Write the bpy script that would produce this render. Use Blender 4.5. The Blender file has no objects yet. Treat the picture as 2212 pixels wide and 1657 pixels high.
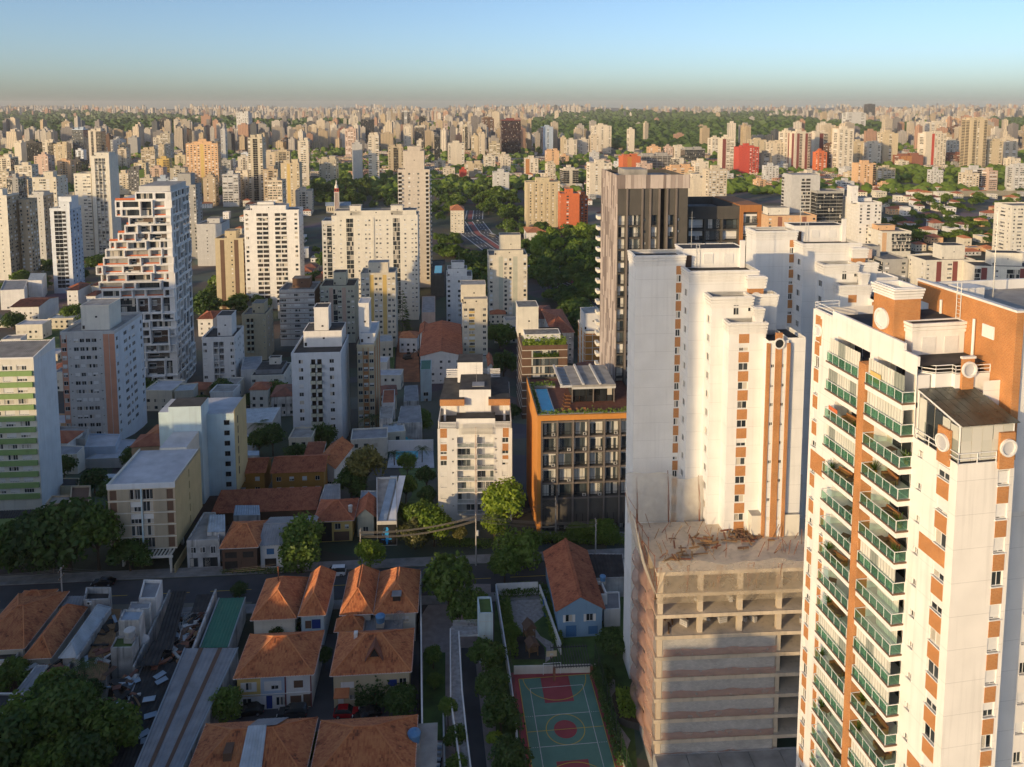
import bpy, math, random
from mathutils import Vector
random.seed(7)
R = math.radians
SC = bpy.context.scene
COL = SC.collection

# ---------------------------------------------------------------- camera, sky, sun, exposure
F, TH, CX, PY, HC = 1690.0, R(5.65), 1106.0, 395.0, 97.0      # focal length and pitch measured from the court and the tower verticals
cd = bpy.data.cameras.new('camera'); cam = bpy.data.objects.new('camera', cd); COL.objects.link(cam)
cd.sensor_fit = 'HORIZONTAL'; cd.sensor_width = 36.0; cd.lens = 36.0 * F / 2212.0
cd.shift_y = -(828.5 - PY) / 2212.0
cam.location = (0, 0, HC); cam.rotation_euler = (R(90) - TH, 0, 0)
cd.clip_start = 1.0; cd.clip_end = 60000
SC.camera = cam

SUN_EL, SUN_AZ = R(11.5), R(45.0)            # light travels away to the right at 45 degrees
W = bpy.data.worlds.new('World'); SC.world = W; W.use_nodes = True
nt = W.node_tree; bg = nt.nodes['Background']
sky = nt.nodes.new('ShaderNodeTexSky'); sky.sky_type = 'NISHITA'; sky.sun_disc = False
sky.sun_elevation = SUN_EL; sky.sun_rotation = R(225); sky.altitude = 760
sky.air_density = 0.75; sky.dust_density = 2.5; sky.ozone_density = 2.05
nt.links.new(sky.outputs[0], bg.inputs[0]); bg.inputs[1].default_value = 0.118
sl = bpy.data.lights.new('sun', 'SUN'); sl.energy = 2.45; sl.angle = R(0.6); sl.color = (1.0, 0.72, 0.38)
sun = bpy.data.objects.new('sun', sl); COL.objects.link(sun); sun.location = (-200, -200, 300)
_d = Vector((math.sin(SUN_AZ) * math.cos(SUN_EL), math.cos(SUN_AZ) * math.cos(SUN_EL), -math.sin(SUN_EL)))
sun.rotation_euler = _d.to_track_quat('-Z', 'Y').to_euler()
SC.view_settings.view_transform = 'Standard'; SC.view_settings.look = 'None'
SC.view_settings.exposure = 0.74; SC.view_settings.gamma = 1.0
SC.render.engine = 'CYCLES'
SC.cycles.use_denoising = True
SC.cycles.max_bounces = 5; SC.cycles.diffuse_bounces = 3; SC.cycles.glossy_bounces = 2
SC.cycles.transmission_bounces = 3; SC.cycles.transparent_max_bounces = 8; SC.cycles.volume_bounces = 0
SC.cycles.sample_clamp_indirect = 6.0

# ---------------------------------------------------------------- geometry of the place
TP = [(-4000, 0), (165, 0), (200, -5), (270, -20), (360, -29), (500, -35), (900, -36), (1500, -30), (4000, -18), (8000, -12), (1e6, -12)]
def TZ(Y):
 for (a, b), (c, d) in zip(TP, TP[1:]):
  if Y <= c:
   return b + (d - b) * (Y - a) / (c - a)
 return -4.0
def sst(a, b, x):
 t = min(1.0, max(0.0, (x - a) / (b - a))); return t * t * (3 - 2 * t)
def TH_(X, Y):
 z = TZ(Y)
 if Y > 330:                               # the wooded hill on the right and the far ridges
  z += 26 * math.exp(-((X - 470) / 190) ** 2 - ((Y - 860) / 230) ** 2)
  z += 10 * math.exp(-((X - 330) / 120) ** 2 - ((Y - 560) / 120) ** 2)
 if Y > 1500:
  z += 34 * math.exp(-((X + 1350) / 1100) ** 2 - ((Y - 3600) / 700) ** 2)
  z += 26 * math.exp(-((X - 900) / 800) ** 2 - ((Y - 3600) / 600) ** 2)
  z += sst(5200, 8200, Y) * (20 * math.sin(X * .0011 + 1.0) + 13 * math.sin(X * .0027 + Y * .0006) + 24)
  z += 46 * sst(9500, 14500, Y) * (0.75 + .35 * math.sin(X * .0006 + 2.2) + .2 * math.sin(X * .0017))
 return z
def ray(px, py):
 a = (px - CX) / F; b = -(py - PY) / F
 return (a, math.cos(TH) + b * math.sin(TH), -math.sin(TH) + b * math.cos(TH))
def at_z(px, py, z):                           # point of a level plane seen there in the survey picture
 r = ray(px, py); t = (z - HC) / r[2]; return Vector((r[0] * t, r[1] * t, z))
def at_y(px, py, Y):
 r = ray(px, py); t = Y / r[1]; return Vector((r[0] * t, Y, HC + r[2] * t))
def gnd(px, py):
 r = ray(px, py); z = 0.0; f = lambda t: HC + r[2] * t - TH_(r[0] * t, min(r[1] * t, 20000))
 for i in range(24):
  t = (z - HC) / r[2]; z = .5 * z + .5 * TH_(r[0] * t, min(r[1] * t, 20000))
 if abs(f(t)) > .05 or t < 0:               # steep ground: walk along the line of sight instead
  a = 60.0
  while a < 24000 and f(a) > 0: b_, a = a, a * 1.05
  lo, hi = a / 1.05, a
  for i in range(30):
   t = (lo + hi) / 2
   if f(t) > 0: lo = t
   else: hi = t
  z = HC + r[2] * t
 return Vector((r[0] * t, r[1] * t, z))
def prj(p):
 dz = p[2] - HC; c = p[1] * math.cos(TH) - dz * math.sin(TH); u = p[1] * math.sin(TH) + dz * math.cos(TH)
 return CX + F * p[0] / c, PY - F * u / c
def e12(yaw):
 c, s = math.cos(R(yaw)), math.sin(R(yaw)); return Vector((c, s, 0)), Vector((-s, c, 0))

# ---------------------------------------------------------------- materials
MATS = {}
def _new(name):
 m = bpy.data.materials.new(name); m.use_nodes = True
 MATS[name] = m
 return m, m.node_tree, m.node_tree.nodes['Principled BSDF']
def _var(nt, col, amt, scale, streak=0.0, coord='Object'):
 """base colour with broad patchiness, fine grain and, for walls, vertical rain streaks"""
 N, L = nt.nodes, nt.links
 tc = N.new('ShaderNodeTexCoord'); out = tc.outputs[coord]
 n1 = N.new('ShaderNodeTexNoise'); n1.inputs['Scale'].default_value = scale; n1.inputs['Detail'].default_value = 6
 L.new(out, n1.inputs['Vector'])
 cr = N.new('ShaderNodeMapRange'); cr.inputs['From Min'].default_value = .3; cr.inputs['From Max'].default_value = .7
 cr.inputs['To Min'].default_value = 1 - amt; cr.inputs['To Max'].default_value = 1 + amt * .6
 L.new(n1.outputs['Fac'], cr.inputs['Value'])
 val = cr.outputs[0]
 if streak:
  mp = N.new('ShaderNodeMapping'); mp.inputs['Scale'].default_value = (1.3, 1.3, .07); L.new(out, mp.inputs[0])
  n2 = N.new('ShaderNodeTexNoise'); n2.inputs['Scale'].default_value = 1.2; n2.inputs['Detail'].default_value = 5
  L.new(mp.outputs[0], n2.inputs['Vector'])
  c2 = N.new('ShaderNodeMapRange'); c2.inputs['From Min'].default_value = .52; c2.inputs['From Max'].default_value = .78
  c2.inputs['To Min'].default_value = 1; c2.inputs['To Max'].default_value = 1 - streak
  L.new(n2.outputs['Fac'], c2.inputs['Value'])
  mu = N.new('ShaderNodeMath'); mu.operation = 'MULTIPLY'; L.new(val, mu.inputs[0]); L.new(c2.outputs[0], mu.inputs[1]); val = mu.outputs[0]
 oi = N.new('ShaderNodeObjectInfo')
 c3 = N.new('ShaderNodeMapRange'); c3.inputs['To Min'].default_value = .95; c3.inputs['To Max'].default_value = 1.04; L.new(oi.outputs['Random'], c3.inputs['Value'])
 mu = N.new('ShaderNodeMath'); mu.operation = 'MULTIPLY'; L.new(val, mu.inputs[0]); L.new(c3.outputs[0], mu.inputs[1])
 mx = N.new('ShaderNodeMix'); mx.data_type = 'RGBA'; mx.blend_type = 'MULTIPLY'; mx.inputs[0].default_value = 1
 mx.inputs[6].default_value = (*col, 1)
 cb = N.new('ShaderNodeCombineColor')
 for i in range(3): L.new(mu.outputs[0], cb.inputs[i])
 L.new(cb.outputs[0], mx.inputs[7])
 return mx.outputs[2], out
def surf(name, col, rough=.8, amt=.12, scale=.6, streak=0.0, metal=0.0, bump=0.0, bscale=8.0, coord='Object', spec=None):
 m, nt, p = _new(name)
 c, out = _var(nt, col, amt, scale, streak, coord)
 nt.links.new(c, p.inputs['Base Color'])
 p.inputs['Roughness'].default_value = rough; p.inputs['Metallic'].default_value = metal
 if spec is not None: p.inputs['Specular IOR Level'].default_value = spec
 if bump:
  nb = nt.nodes.new('ShaderNodeTexNoise'); nb.inputs['Scale'].default_value = bscale; nb.inputs['Detail'].default_value = 4
  nt.links.new(out, nb.inputs['Vector'])
  b = nt.nodes.new('ShaderNodeBump'); b.inputs['Strength'].default_value = bump; b.inputs['Distance'].default_value = .1
  nt.links.new(nb.outputs['Fac'], b.inputs['Height']); nt.links.new(b.outputs[0], p.inputs['Normal'])
 return m
def wall(name, col, streak=.16, rough=.85, amt=.09):
 return surf(name, col, rough, amt, .35, streak)
def glass(name, lo, hi, rough=.06, thr=.74, cur=(.55, .5, .42)):
 """window glass seen from outside: dark room or pale curtain behind, chosen per window"""
 m, nt, p = _new(name); N, L = nt.nodes, nt.links
 oi = N.new('ShaderNodeObjectInfo'); ge = N.new('ShaderNodeNewGeometry')
 wn = N.new('ShaderNodeTexWhiteNoise'); wn.noise_dimensions = '4D'
 tc = N.new('ShaderNodeTexCoord'); mp = N.new('ShaderNodeVectorMath'); mp.operation = 'MULTIPLY'; mp.inputs[1].default_value = (.9, .9, .35)
 fl = N.new('ShaderNodeVectorMath'); fl.operation = 'FLOOR'
 L.new(tc.outputs['Object'], mp.inputs[0]); L.new(mp.outputs[0], fl.inputs[0]); L.new(fl.outputs[0], wn.inputs['Vector'])
 L.new(oi.outputs['Random'], wn.inputs['W'])
 cr = N.new('ShaderNodeValToRGB'); L.new(wn.outputs['Value'], cr.inputs[0])
 e = cr.color_ramp; e.elements[0].color = (*lo, 1); e.elements[0].position = 0
 e.elements[1].color = (*hi, 1); e.elements[1].position = thr
 k = e.elements.new(thr + .02); k.color = (*cur, 1)
 L.new(cr.outputs[0], p.inputs['Base Color'])
 p.inputs['Roughness'].default_value = rough; p.inputs['IOR'].default_value = 1.5; p.inputs['Specular IOR Level'].default_value = .6
 return m
def brick(name, c1, c2, mortar, sx=4.2, bw=.5, bh=.25, ms=.02, rough=.85):
 m, nt, p = _new(name); N, L = nt.nodes, nt.links
 tc = N.new('ShaderNodeTexCoord'); sp = N.new('ShaderNodeSeparateXYZ'); L.new(tc.outputs['Object'], sp.inputs[0])
 ad = N.new('ShaderNodeMath'); L.new(sp.outputs[0], ad.inputs[0]); L.new(sp.outputs[1], ad.inputs[1])
 cb = N.new('ShaderNodeCombineXYZ'); L.new(ad.outputs[0], cb.inputs[0]); L.new(sp.outputs[2], cb.inputs[1])
 b = N.new('ShaderNodeTexBrick'); L.new(cb.outputs[0], b.inputs['Vector'])
 b.inputs['Color1'].default_value = (*c1, 1); b.inputs['Color2'].default_value = (*c2, 1); b.inputs['Mortar'].default_value = (*mortar, 1)
 b.inputs['Scale'].default_value = sx; b.inputs['Brick Width'].default_value = bw; b.inputs['Row Height'].default_value = bh; b.inputs['Mortar Size'].default_value = ms
 n = N.new('ShaderNodeTexNoise'); n.inputs['Scale'].default_value = .5; L.new(tc.outputs['Object'], n.inputs['Vector'])
 mx = N.new('ShaderNodeMix'); mx.data_type = 'RGBA'; mx.blend_type = 'MULTIPLY'; mx.inputs[0].default_value = .5
 L.new(b.outputs['Color'], mx.inputs[6]); L.new(n.outputs['Fac'], mx.inputs[7])
 hs = N.new('ShaderNodeHueSaturation'); hs.inputs['Value'].default_value = 1.35; L.new(mx.outputs[2], hs.inputs['Color'])
 L.new(hs.outputs[0], p.inputs['Base Color']); p.inputs['Roughness'].default_value = rough
 bp = N.new('ShaderNodeBump'); bp.inputs['Strength'].default_value = .35; bp.inputs['Distance'].default_value = .03
 L.new(b.outputs['Fac'], bp.inputs['Height']); bp.invert = True; L.new(bp.outputs[0], p.inputs['Normal'])
 return m
def panelled(name, col, fh, pw=0.0, dark=.8, streak=.2, off=0.0):
 """rendered wall with a thin joint line darkened in the colour at every storey"""
 m, nt, p = _new(name); N, L = nt.nodes, nt.links
 c, out = _var(nt, col, .07, .3, streak)
 sp = N.new('ShaderNodeSeparateXYZ'); L.new(out, sp.inputs[0])
 a = N.new('ShaderNodeMath'); a.operation = 'ADD'; a.inputs[1].default_value = 300 * fh - off; L.new(sp.outputs[2], a.inputs[0])
 md = N.new('ShaderNodeMath'); md.operation = 'MODULO'; md.inputs[1].default_value = fh; L.new(a.outputs[0], md.inputs[0])
 lt = N.new('ShaderNodeMath'); lt.operation = 'LESS_THAN'; lt.inputs[1].default_value = .055; L.new(md.outputs[0], lt.inputs[0])
 mx = N.new('ShaderNodeMix'); mx.data_type = 'RGBA'; mx.blend_type = 'MULTIPLY'; mx.inputs[7].default_value = (dark, dark, dark, 1)
 L.new(lt.outputs[0], mx.inputs[0]); L.new(c, mx.inputs[6]); L.new(mx.outputs[2], p.inputs['Base Color'])
 p.inputs['Roughness'].default_value = .85
 return m
def foliage(name, c0, c1, trans=.35):
 m, nt, p = _new(name); N, L = nt.nodes, nt.links
 oi = N.new('ShaderNodeObjectInfo'); tc = N.new('ShaderNodeTexCoord')
 n = N.new('ShaderNodeTexNoise'); n.inputs['Scale'].default_value = 3.0; n.inputs['Detail'].default_value = 3; L.new(tc.outputs['Object'], n.inputs['Vector'])
 ge = N.new('ShaderNodeNewGeometry')
 a = N.new('ShaderNodeMath'); a.operation = 'ADD'; L.new(oi.outputs['Random'], a.inputs[0]); L.new(n.outputs['Fac'], a.inputs[1])
 a2 = N.new('ShaderNodeMath'); a2.operation = 'ADD'; L.new(a.outputs[0], a2.inputs[0]); L.new(ge.outputs['Random Per Island'], a2.inputs[1])
 mr = N.new('ShaderNodeMapRange'); mr.inputs['From Min'].default_value = .5; mr.inputs['From Max'].default_value = 2.3; L.new(a2.outputs[0], mr.inputs['Value'])
 cr = N.new('ShaderNodeValToRGB'); cr.color_ramp.elements[0].color = (*c0, 1); cr.color_ramp.elements[1].color = (*c1, 1); L.new(mr.outputs[0], cr.inputs[0])
 nt.nodes.remove(p)
 d = N.new('ShaderNodeBsdfDiffuse'); t = N.new('ShaderNodeBsdfTranslucent'); mx = N.new('ShaderNodeMixShader'); mx.inputs[0].default_value = trans
 L.new(cr.outputs[0], d.inputs[0]); L.new(cr.outputs[0], t.inputs[0]); L.new(d.outputs[0], mx.inputs[1]); L.new(t.outputs[0], mx.inputs[2])
 g = N.new('ShaderNodeBsdfGlossy'); g.inputs['Roughness'].default_value = .45; g.inputs[0].default_value = (.5, .5, .5, 1)
 m2 = N.new('ShaderNodeMixShader'); m2.inputs[0].default_value = .04; L.new(mx.outputs[0], m2.inputs[1]); L.new(g.outputs[0], m2.inputs[2])
 L.new(m2.outputs[0], N['Material Output'].inputs[0])
 return m
def roof_tile(name, c0, c1):
 m, nt, p = _new(name); N, L = nt.nodes, nt.links
 tc = N.new('ShaderNodeTexCoord'); oi = N.new('ShaderNodeObjectInfo'); ge = N.new('ShaderNodeNewGeometry')
 n = N.new('ShaderNodeTexNoise'); n.inputs['Scale'].default_value = .55; n.inputs['Detail'].default_value = 7; L.new(tc.outputs['Object'], n.inputs['Vector'])
 n2 = N.new('ShaderNodeTexNoise'); n2.inputs['Scale'].default_value = 6; L.new(tc.outputs['Object'], n2.inputs['Vector'])
 a = N.new('ShaderNodeMath'); a.operation = 'MULTIPLY_ADD'; a.inputs[1].default_value = .35; L.new(ge.outputs['Random Per Island'], a.inputs[0]); L.new(n.outputs['Fac'], a.inputs[2])
 b = N.new('ShaderNodeMath'); b.operation = 'MULTIPLY_ADD'; b.inputs[1].default_value = .3; L.new(n2.outputs['Fac'], b.inputs[0]); L.new(a.outputs[0], b.inputs[2])
 mr = N.new('ShaderNodeMapRange'); mr.inputs['From Min'].default_value = .52; mr.inputs['From Max'].default_value = 1.0; L.new(b.outputs[0], mr.inputs['Value'])
 cr = N.new('ShaderNodeValToRGB'); e = cr.color_ramp; e.elements[0].color = (c0[0] * .45, c0[1] * .5, c0[2] * .6, 1); e.elements[1].color = (*c1, 1)
 k = e.elements.new(.3); k.color = (*c0, 1); L.new(mr.outputs[0], cr.inputs[0]); L.new(cr.outputs[0], p.inputs['Base Color'])
 p.inputs['Roughness'].default_value = .8
 return m
def plainm(name, col, rough=.5, metal=0.0, emit=0.0):
 m, nt, p = _new(name); p.inputs['Base Color'].default_value = (*col, 1); p.inputs['Roughness'].default_value = rough; p.inputs['Metallic'].default_value = metal
 if emit:
  p.inputs['Emission Color'].default_value = (*col, 1); p.inputs['Emission Strength'].default_value = emit
 return m

wall('white', (.74, .72, .69)); wall('white_blue', (.66, .69, .72)); wall('cream', (.66, .60, .48)); wall('pale', (.70, .66, .57)); wall('beige', (.52, .46, .35))
wall('tan', (.48, .38, .26)); wall('grey', (.36, .35, .33)); wall('light_grey', (.54, .53, .51)); wall('dark_grey', (.14, .14, .14)); wall('charcoal', (.085, .078, .07), amt=.15)
wall('pink', (.60, .29, .185)); wall('rose', (.55, .40, .32)); wall('yellow', (.62, .44, .15)); wall('ochre', (.46, .23, .05)); wall('orange', (.58, .15, .055)); wall('red', (.50, .07, .045))
wall('brown', (.15, .085, .055)); wall('wood', (.36, .15, .05)); wall('lime', (.42, .55, .08)); wall('leafgreen', (.24, .36, .13), .12); wall('blue_house', (.22, .36, .52)); wall('blue_deep', (.05, .16, .34))
wall('teal', (.40, .55, .55)); wall('mint', (.30, .48, .36)); wall('aqua', (.50, .62, .66)); wall('steelblue', (.42, .50, .60)); wall('peach', (.66, .42, .24)); wall('sand', (.56, .47, .31)); wall('concrete', (.40, .38, .35), .3, amt=.2)
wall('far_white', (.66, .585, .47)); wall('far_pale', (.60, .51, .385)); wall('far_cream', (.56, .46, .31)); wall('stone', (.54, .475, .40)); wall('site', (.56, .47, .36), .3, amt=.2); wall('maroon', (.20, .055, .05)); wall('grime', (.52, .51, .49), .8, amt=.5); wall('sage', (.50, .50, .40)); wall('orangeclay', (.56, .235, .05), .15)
panelled('tower_white', (.78, .745, .70), 3.08, off=.4); panelled('tower_pale', (.76, .75, .73), 3.0, streak=.10)
brick('brick', (.46, .17, .04), (.38, .13, .03), (.52, .38, .22), sx=4.0, bw=.5, bh=.5, ms=.03)
brick('brick_dark', (.30, .10, .055), (.24, .08, .05), (.30, .2, .14))
brick('block', (.46, .44, .42), (.36, .35, .34), (.30, .29, .28), sx=2.2, bw=.9, bh=.45, ms=.03)
glass('glass', (.012, .016, .02), (.06, .07, .075)); glass('glass_dark', (.01, .012, .014), (.03, .035, .04), .05, .96)
glass('glass_loft', (.02, .03, .04), (.10, .12, .13), .05, .52, (.62, .60, .55)); glass('curtain', (.50, .50, .44), (.62, .60, .54), .25, .8, (.25, .27, .24))
def clear_glass(name, tint, k):
 m, nt, p = _new(name); N, L = nt.nodes, nt.links; t = N.new('ShaderNodeBsdfTransparent'); t.inputs[0].default_value = (*tint, 1); mx = N.new('ShaderNodeMixShader'); mx.inputs[0].default_value = k
 p.inputs['Base Color'].default_value = (tint[0] * .14, tint[1] * .24, tint[2] * .19, 1); p.inputs['Roughness'].default_value = .05; L.new(t.outputs[0], mx.inputs[1]); L.new(p.outputs[0], mx.inputs[2]); L.new(mx.outputs[0], N['Material Output'].inputs[0])
clear_glass('glass_clear', (.88, .90, .88), .2); clear_glass('glass_green', (.68, .86, .78), .22)
plainm('frame_white', (.72, .71, .69), .45); plainm('frame_dark', (.03, .03, .03), .4); plainm('rail_dark', (.045, .042, .04), .5); plainm('rail_pale', (.62, .62, .60), .4)
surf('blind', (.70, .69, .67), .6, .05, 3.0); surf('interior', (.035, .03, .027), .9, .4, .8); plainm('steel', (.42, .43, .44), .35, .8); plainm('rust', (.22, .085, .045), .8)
surf('tar', (.055, .052, .05), .95, .45, .5); surf('roof_concrete', (.34, .32, .29), .95, .3, .4, bump=.2); surf('roof_pale', (.50, .50, .52), .9, .2, .35); surf('gravel_roof', (.20, .19, .175), .95, .4, .6)
surf('sheet_pale', (.46, .51, .55), .5, .22, .5, .2, .25); surf('sheet_grey', (.27, .275, .285), .7, .25, .4); surf('sheet_green', (.030, .155, .095), .6, .12, .4); surf('sheet_black', (.035, .033, .032), .85, .5, .6); surf('sheet_bluegrey', (.33, .40, .47), .55, .2, .5, 0, .2)
surf('asphalt', (.075, .077, .083), .9, .25, .25, bump=.15, bscale=20, coord='Object'); surf('pavement', (.26, .25, .24), .9, .3, .5, bump=.2); surf('paving_pink', (.34, .28, .26), .9, .2, .8); surf('earth', (.33, .13, .06), .95, .35, .25, bump=.5, bscale=2)
surf('grass', (.075, .13, .03), .95, .4, .4, bump=.4, bscale=9); surf('dry_ground', (.17, .155, .125), .95, .5, .05, bump=.2); surf('line_white', (.62, .62, .60), .8, .15, 2); surf('line_yellow', (.60, .42, .05), .8, .12, 2)
surf('court_green', (.11, .235, .18), .75, .14, .35); surf('court_red', (.32, .055, .065), .75, .15, .35); surf('bike_red', (.33, .09, .07), .85, .2, .6); surf('stone_path', (.36, .33, .31), .9, .3, 1.5, bump=.4, bscale=5)
surf('pool_water', (.03, .36, .55), .04, .1, .6, bump=.25, bscale=3); surf('pool_aqua', (.05, .42, .48), .05, .1, .6, bump=.2, bscale=3); surf('pool_deep', (.03, .13, .42), .05, .1, .6, bump=.2, bscale=3)
surf('deck', (.17, .065, .04), .8, .25, 1.2); surf('bark', (.10, .07, .045), .95, .4, 2.0); surf('soil', (.06, .04, .025), .95, .4, 2); surf('timber', (.26, .15, .07), .9, .3, 1.2)
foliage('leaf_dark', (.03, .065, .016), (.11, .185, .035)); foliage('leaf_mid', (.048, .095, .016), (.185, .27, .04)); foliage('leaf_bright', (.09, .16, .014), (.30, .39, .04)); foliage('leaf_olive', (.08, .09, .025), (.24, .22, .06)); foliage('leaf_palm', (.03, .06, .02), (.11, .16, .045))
roof_tile('tile_orange', (.44, .135, .052), (.58, .23, .09)); roof_tile('tile_red', (.33, .095, .045), (.46, .16, .075)); roof_tile('tile_rose', (.34, .12, .065), (.44, .19, .11)); roof_tile('tile_brown', (.16, .065, .045), (.27, .10, .06))
plainm('paint_black', (.012, .012, .014), .18); plainm('paint_red', (.32, .012, .018), .2); plainm('paint_silver', (.42, .44, .46), .25, .5); plainm('paint_white', (.7, .71, .72), .25); plainm('paint_graphite', (.035, .042, .048), .22, .3)
plainm('rubber', (.015, .015, .015), .9); plainm('lamp_red', (.25, .01, .01), .3); plainm('lamp_clear', (.7, .7, .66), .15); plainm('lamp_warm', (1.0, .72, .32), .4, 0, 9.0); plainm('plastic_blue', (.02, .10, .30), .5); plainm('mural_blue', (.02, .30, .72), .7); plainm('mural_black', (.012, .012, .013), .8)
surf('roof_white', (.72, .73, .75), .8, .1, .4); surf('tank_blue', (.10, .25, .45), .5, .1, 2); surf('tank_grey', (.55, .54, .52), .6, .1, 2); surf('door_blue', (.02, .05, .24), .5, .1, 2); surf('door_red', (.25, .015, .02), .5, .1, 2)

# ---------------------------------------------------------------- mesh building
class MB:
 def __init__(s, *mats): s.v = []; s.f = []; s.m = []; s.mats = list(mats)
 def mi(s, mat):
  if mat not in s.mats: s.mats.append(mat)
  return s.mats.index(mat)
 def face(s, pts, mat):
  n = len(s.v); s.v.extend([tuple(p) for p in pts]); s.f.append(tuple(range(n, n + len(pts)))); s.m.append(s.mi(mat))
 def box(s, x0, x1, y0, y1, z0, z1, mat, top=None, bottom=True):
  n = len(s.v); k = s.mi(mat); kt = s.mi(top) if top else k
  s.v += [(x0, y0, z0), (x1, y0, z0), (x1, y1, z0), (x0, y1, z0), (x0, y0, z1), (x1, y0, z1), (x1, y1, z1), (x0, y1, z1)]
  fs = [(0, 1, 5, 4), (1, 2, 6, 5), (2, 3, 7, 6), (3, 0, 4, 7), (4, 5, 6, 7)] + ([(3, 2, 1, 0)] if bottom else [])
  for i, q in enumerate(fs): s.f.append(tuple(n + j for j in q)); s.m.append(kt if i == 4 else k)
 def hexa(s, b, t, mat, top=None):                 # any eight corners: four below, four above
  n = len(s.v); k = s.mi(mat); kt = s.mi(top) if top else k
  s.v += [tuple(p) for p in b] + [tuple(p) for p in t]
  for i, q in enumerate([(0, 1, 5, 4), (1, 2, 6, 5), (2, 3, 7, 6), (3, 0, 4, 7), (4, 5, 6, 7), (3, 2, 1, 0)]):
   s.f.append(tuple(n + j for j in q)); s.m.append(kt if i == 4 else k)
 def prism(s, poly, z0, z1, mat, top=None):        # upright prism over a plan polygon
  n = len(s.v); c = len(poly); k = s.mi(mat)
  s.v += [(p[0], p[1], z0) for p in poly] + [(p[0], p[1], z1) for p in poly]
  for i in range(c):
   j = (i + 1) % c; s.f.append((n + i, n + j, n + c + j, n + c + i)); s.m.append(k)
  s.f.append(tuple(n + c + i for i in range(c))); s.m.append(s.mi(top) if top else k)
  s.f.append(tuple(n + i for i in reversed(range(c)))); s.m.append(k)
 def tube(s, a, b, r, mat, r2=None, seg=6):
  a, b = Vector(a), Vector(b); d = (b - a)
  if d.length < 1e-6: return
  d.normalize(); u = d.orthogonal().normalized(); w = d.cross(u); r2 = r if r2 is None else r2
  n = len(s.v); k = s.mi(mat)
  for p, rr in ((a, r), (b, r2)):
   for i in range(seg):
    t = 2 * math.pi * i / seg; q = p + u * (rr * math.cos(t)) + w * (rr * math.sin(t)); s.v.append(tuple(q))
  for i in range(seg):
   j = (i + 1) % seg; s.f.append((n + i, n + j, n + seg + j, n + seg + i)); s.m.append(k)
  s.f.append(tuple(n + seg + i for i in range(seg))); s.m.append(k); s.f.append(tuple(n + i for i in reversed(range(seg)))); s.m.append(k)
 def lathe(s, prof, mat, seg=14, c=(0, 0)):
  n = len(s.v); k = s.mi(mat)
  for (r, z) in prof:
   for i in range(seg):
    t = 2 * math.pi * i / seg; s.v.append((c[0] + r * math.cos(t), c[1] + r * math.sin(t), z))
  for a in range(len(prof) - 1):
   for i in range(seg):
    j = (i + 1) % seg; s.f.append((n + a * seg + i, n + a * seg + j, n + (a + 1) * seg + j, n + (a + 1) * seg + i)); s.m.append(k)
  s.f.append(tuple(n + (len(prof) - 1) * seg + i for i in range(seg))); s.m.append(k)
 def mesh(s, name, smooth=False):
  me = bpy.data.meshes.new(name); me.from_pydata(s.v, [], s.f)
  for q in s.mats: me.materials.append(MATS[q])
  me.polygons.foreach_set('material_index', s.m)
  if smooth: me.polygons.foreach_set('use_smooth', [True] * len(s.f))
  me.update(); return me
 def build(s, name, parent=None, loc=(0, 0, 0), rz=0.0, kind=None, smooth=False):
  if not s.f: return None
  return put(name, s.mesh(name, smooth), parent, loc, rz, kind)
def put(name, me, parent=None, loc=(0, 0, 0), rz=0.0, kind=None, sc=None, rot=None):
 o = bpy.data.objects.new(name, me); COL.objects.link(o); o.parent = parent; o.location = loc
 o.rotation_euler = rot if rot else (0, 0, rz)
 if sc is not None: o.scale = sc
 if kind: o['kind'] = kind
 return o
def tag(o, label, cat, group=None):
 o['label'] = label; o['category'] = cat
 if group: o['group'] = group
 return o
def thing(name, label, cat, loc=(0, 0, 0), rz=0.0, group=None):
 o = bpy.data.objects.new(name, None); COL.objects.link(o); o.location = loc; o.rotation_euler = (0, 0, rz); o.empty_display_size = 1
 return tag(o, label, cat, group)
def struct(o): o['kind'] = 'structure'; return o
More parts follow.
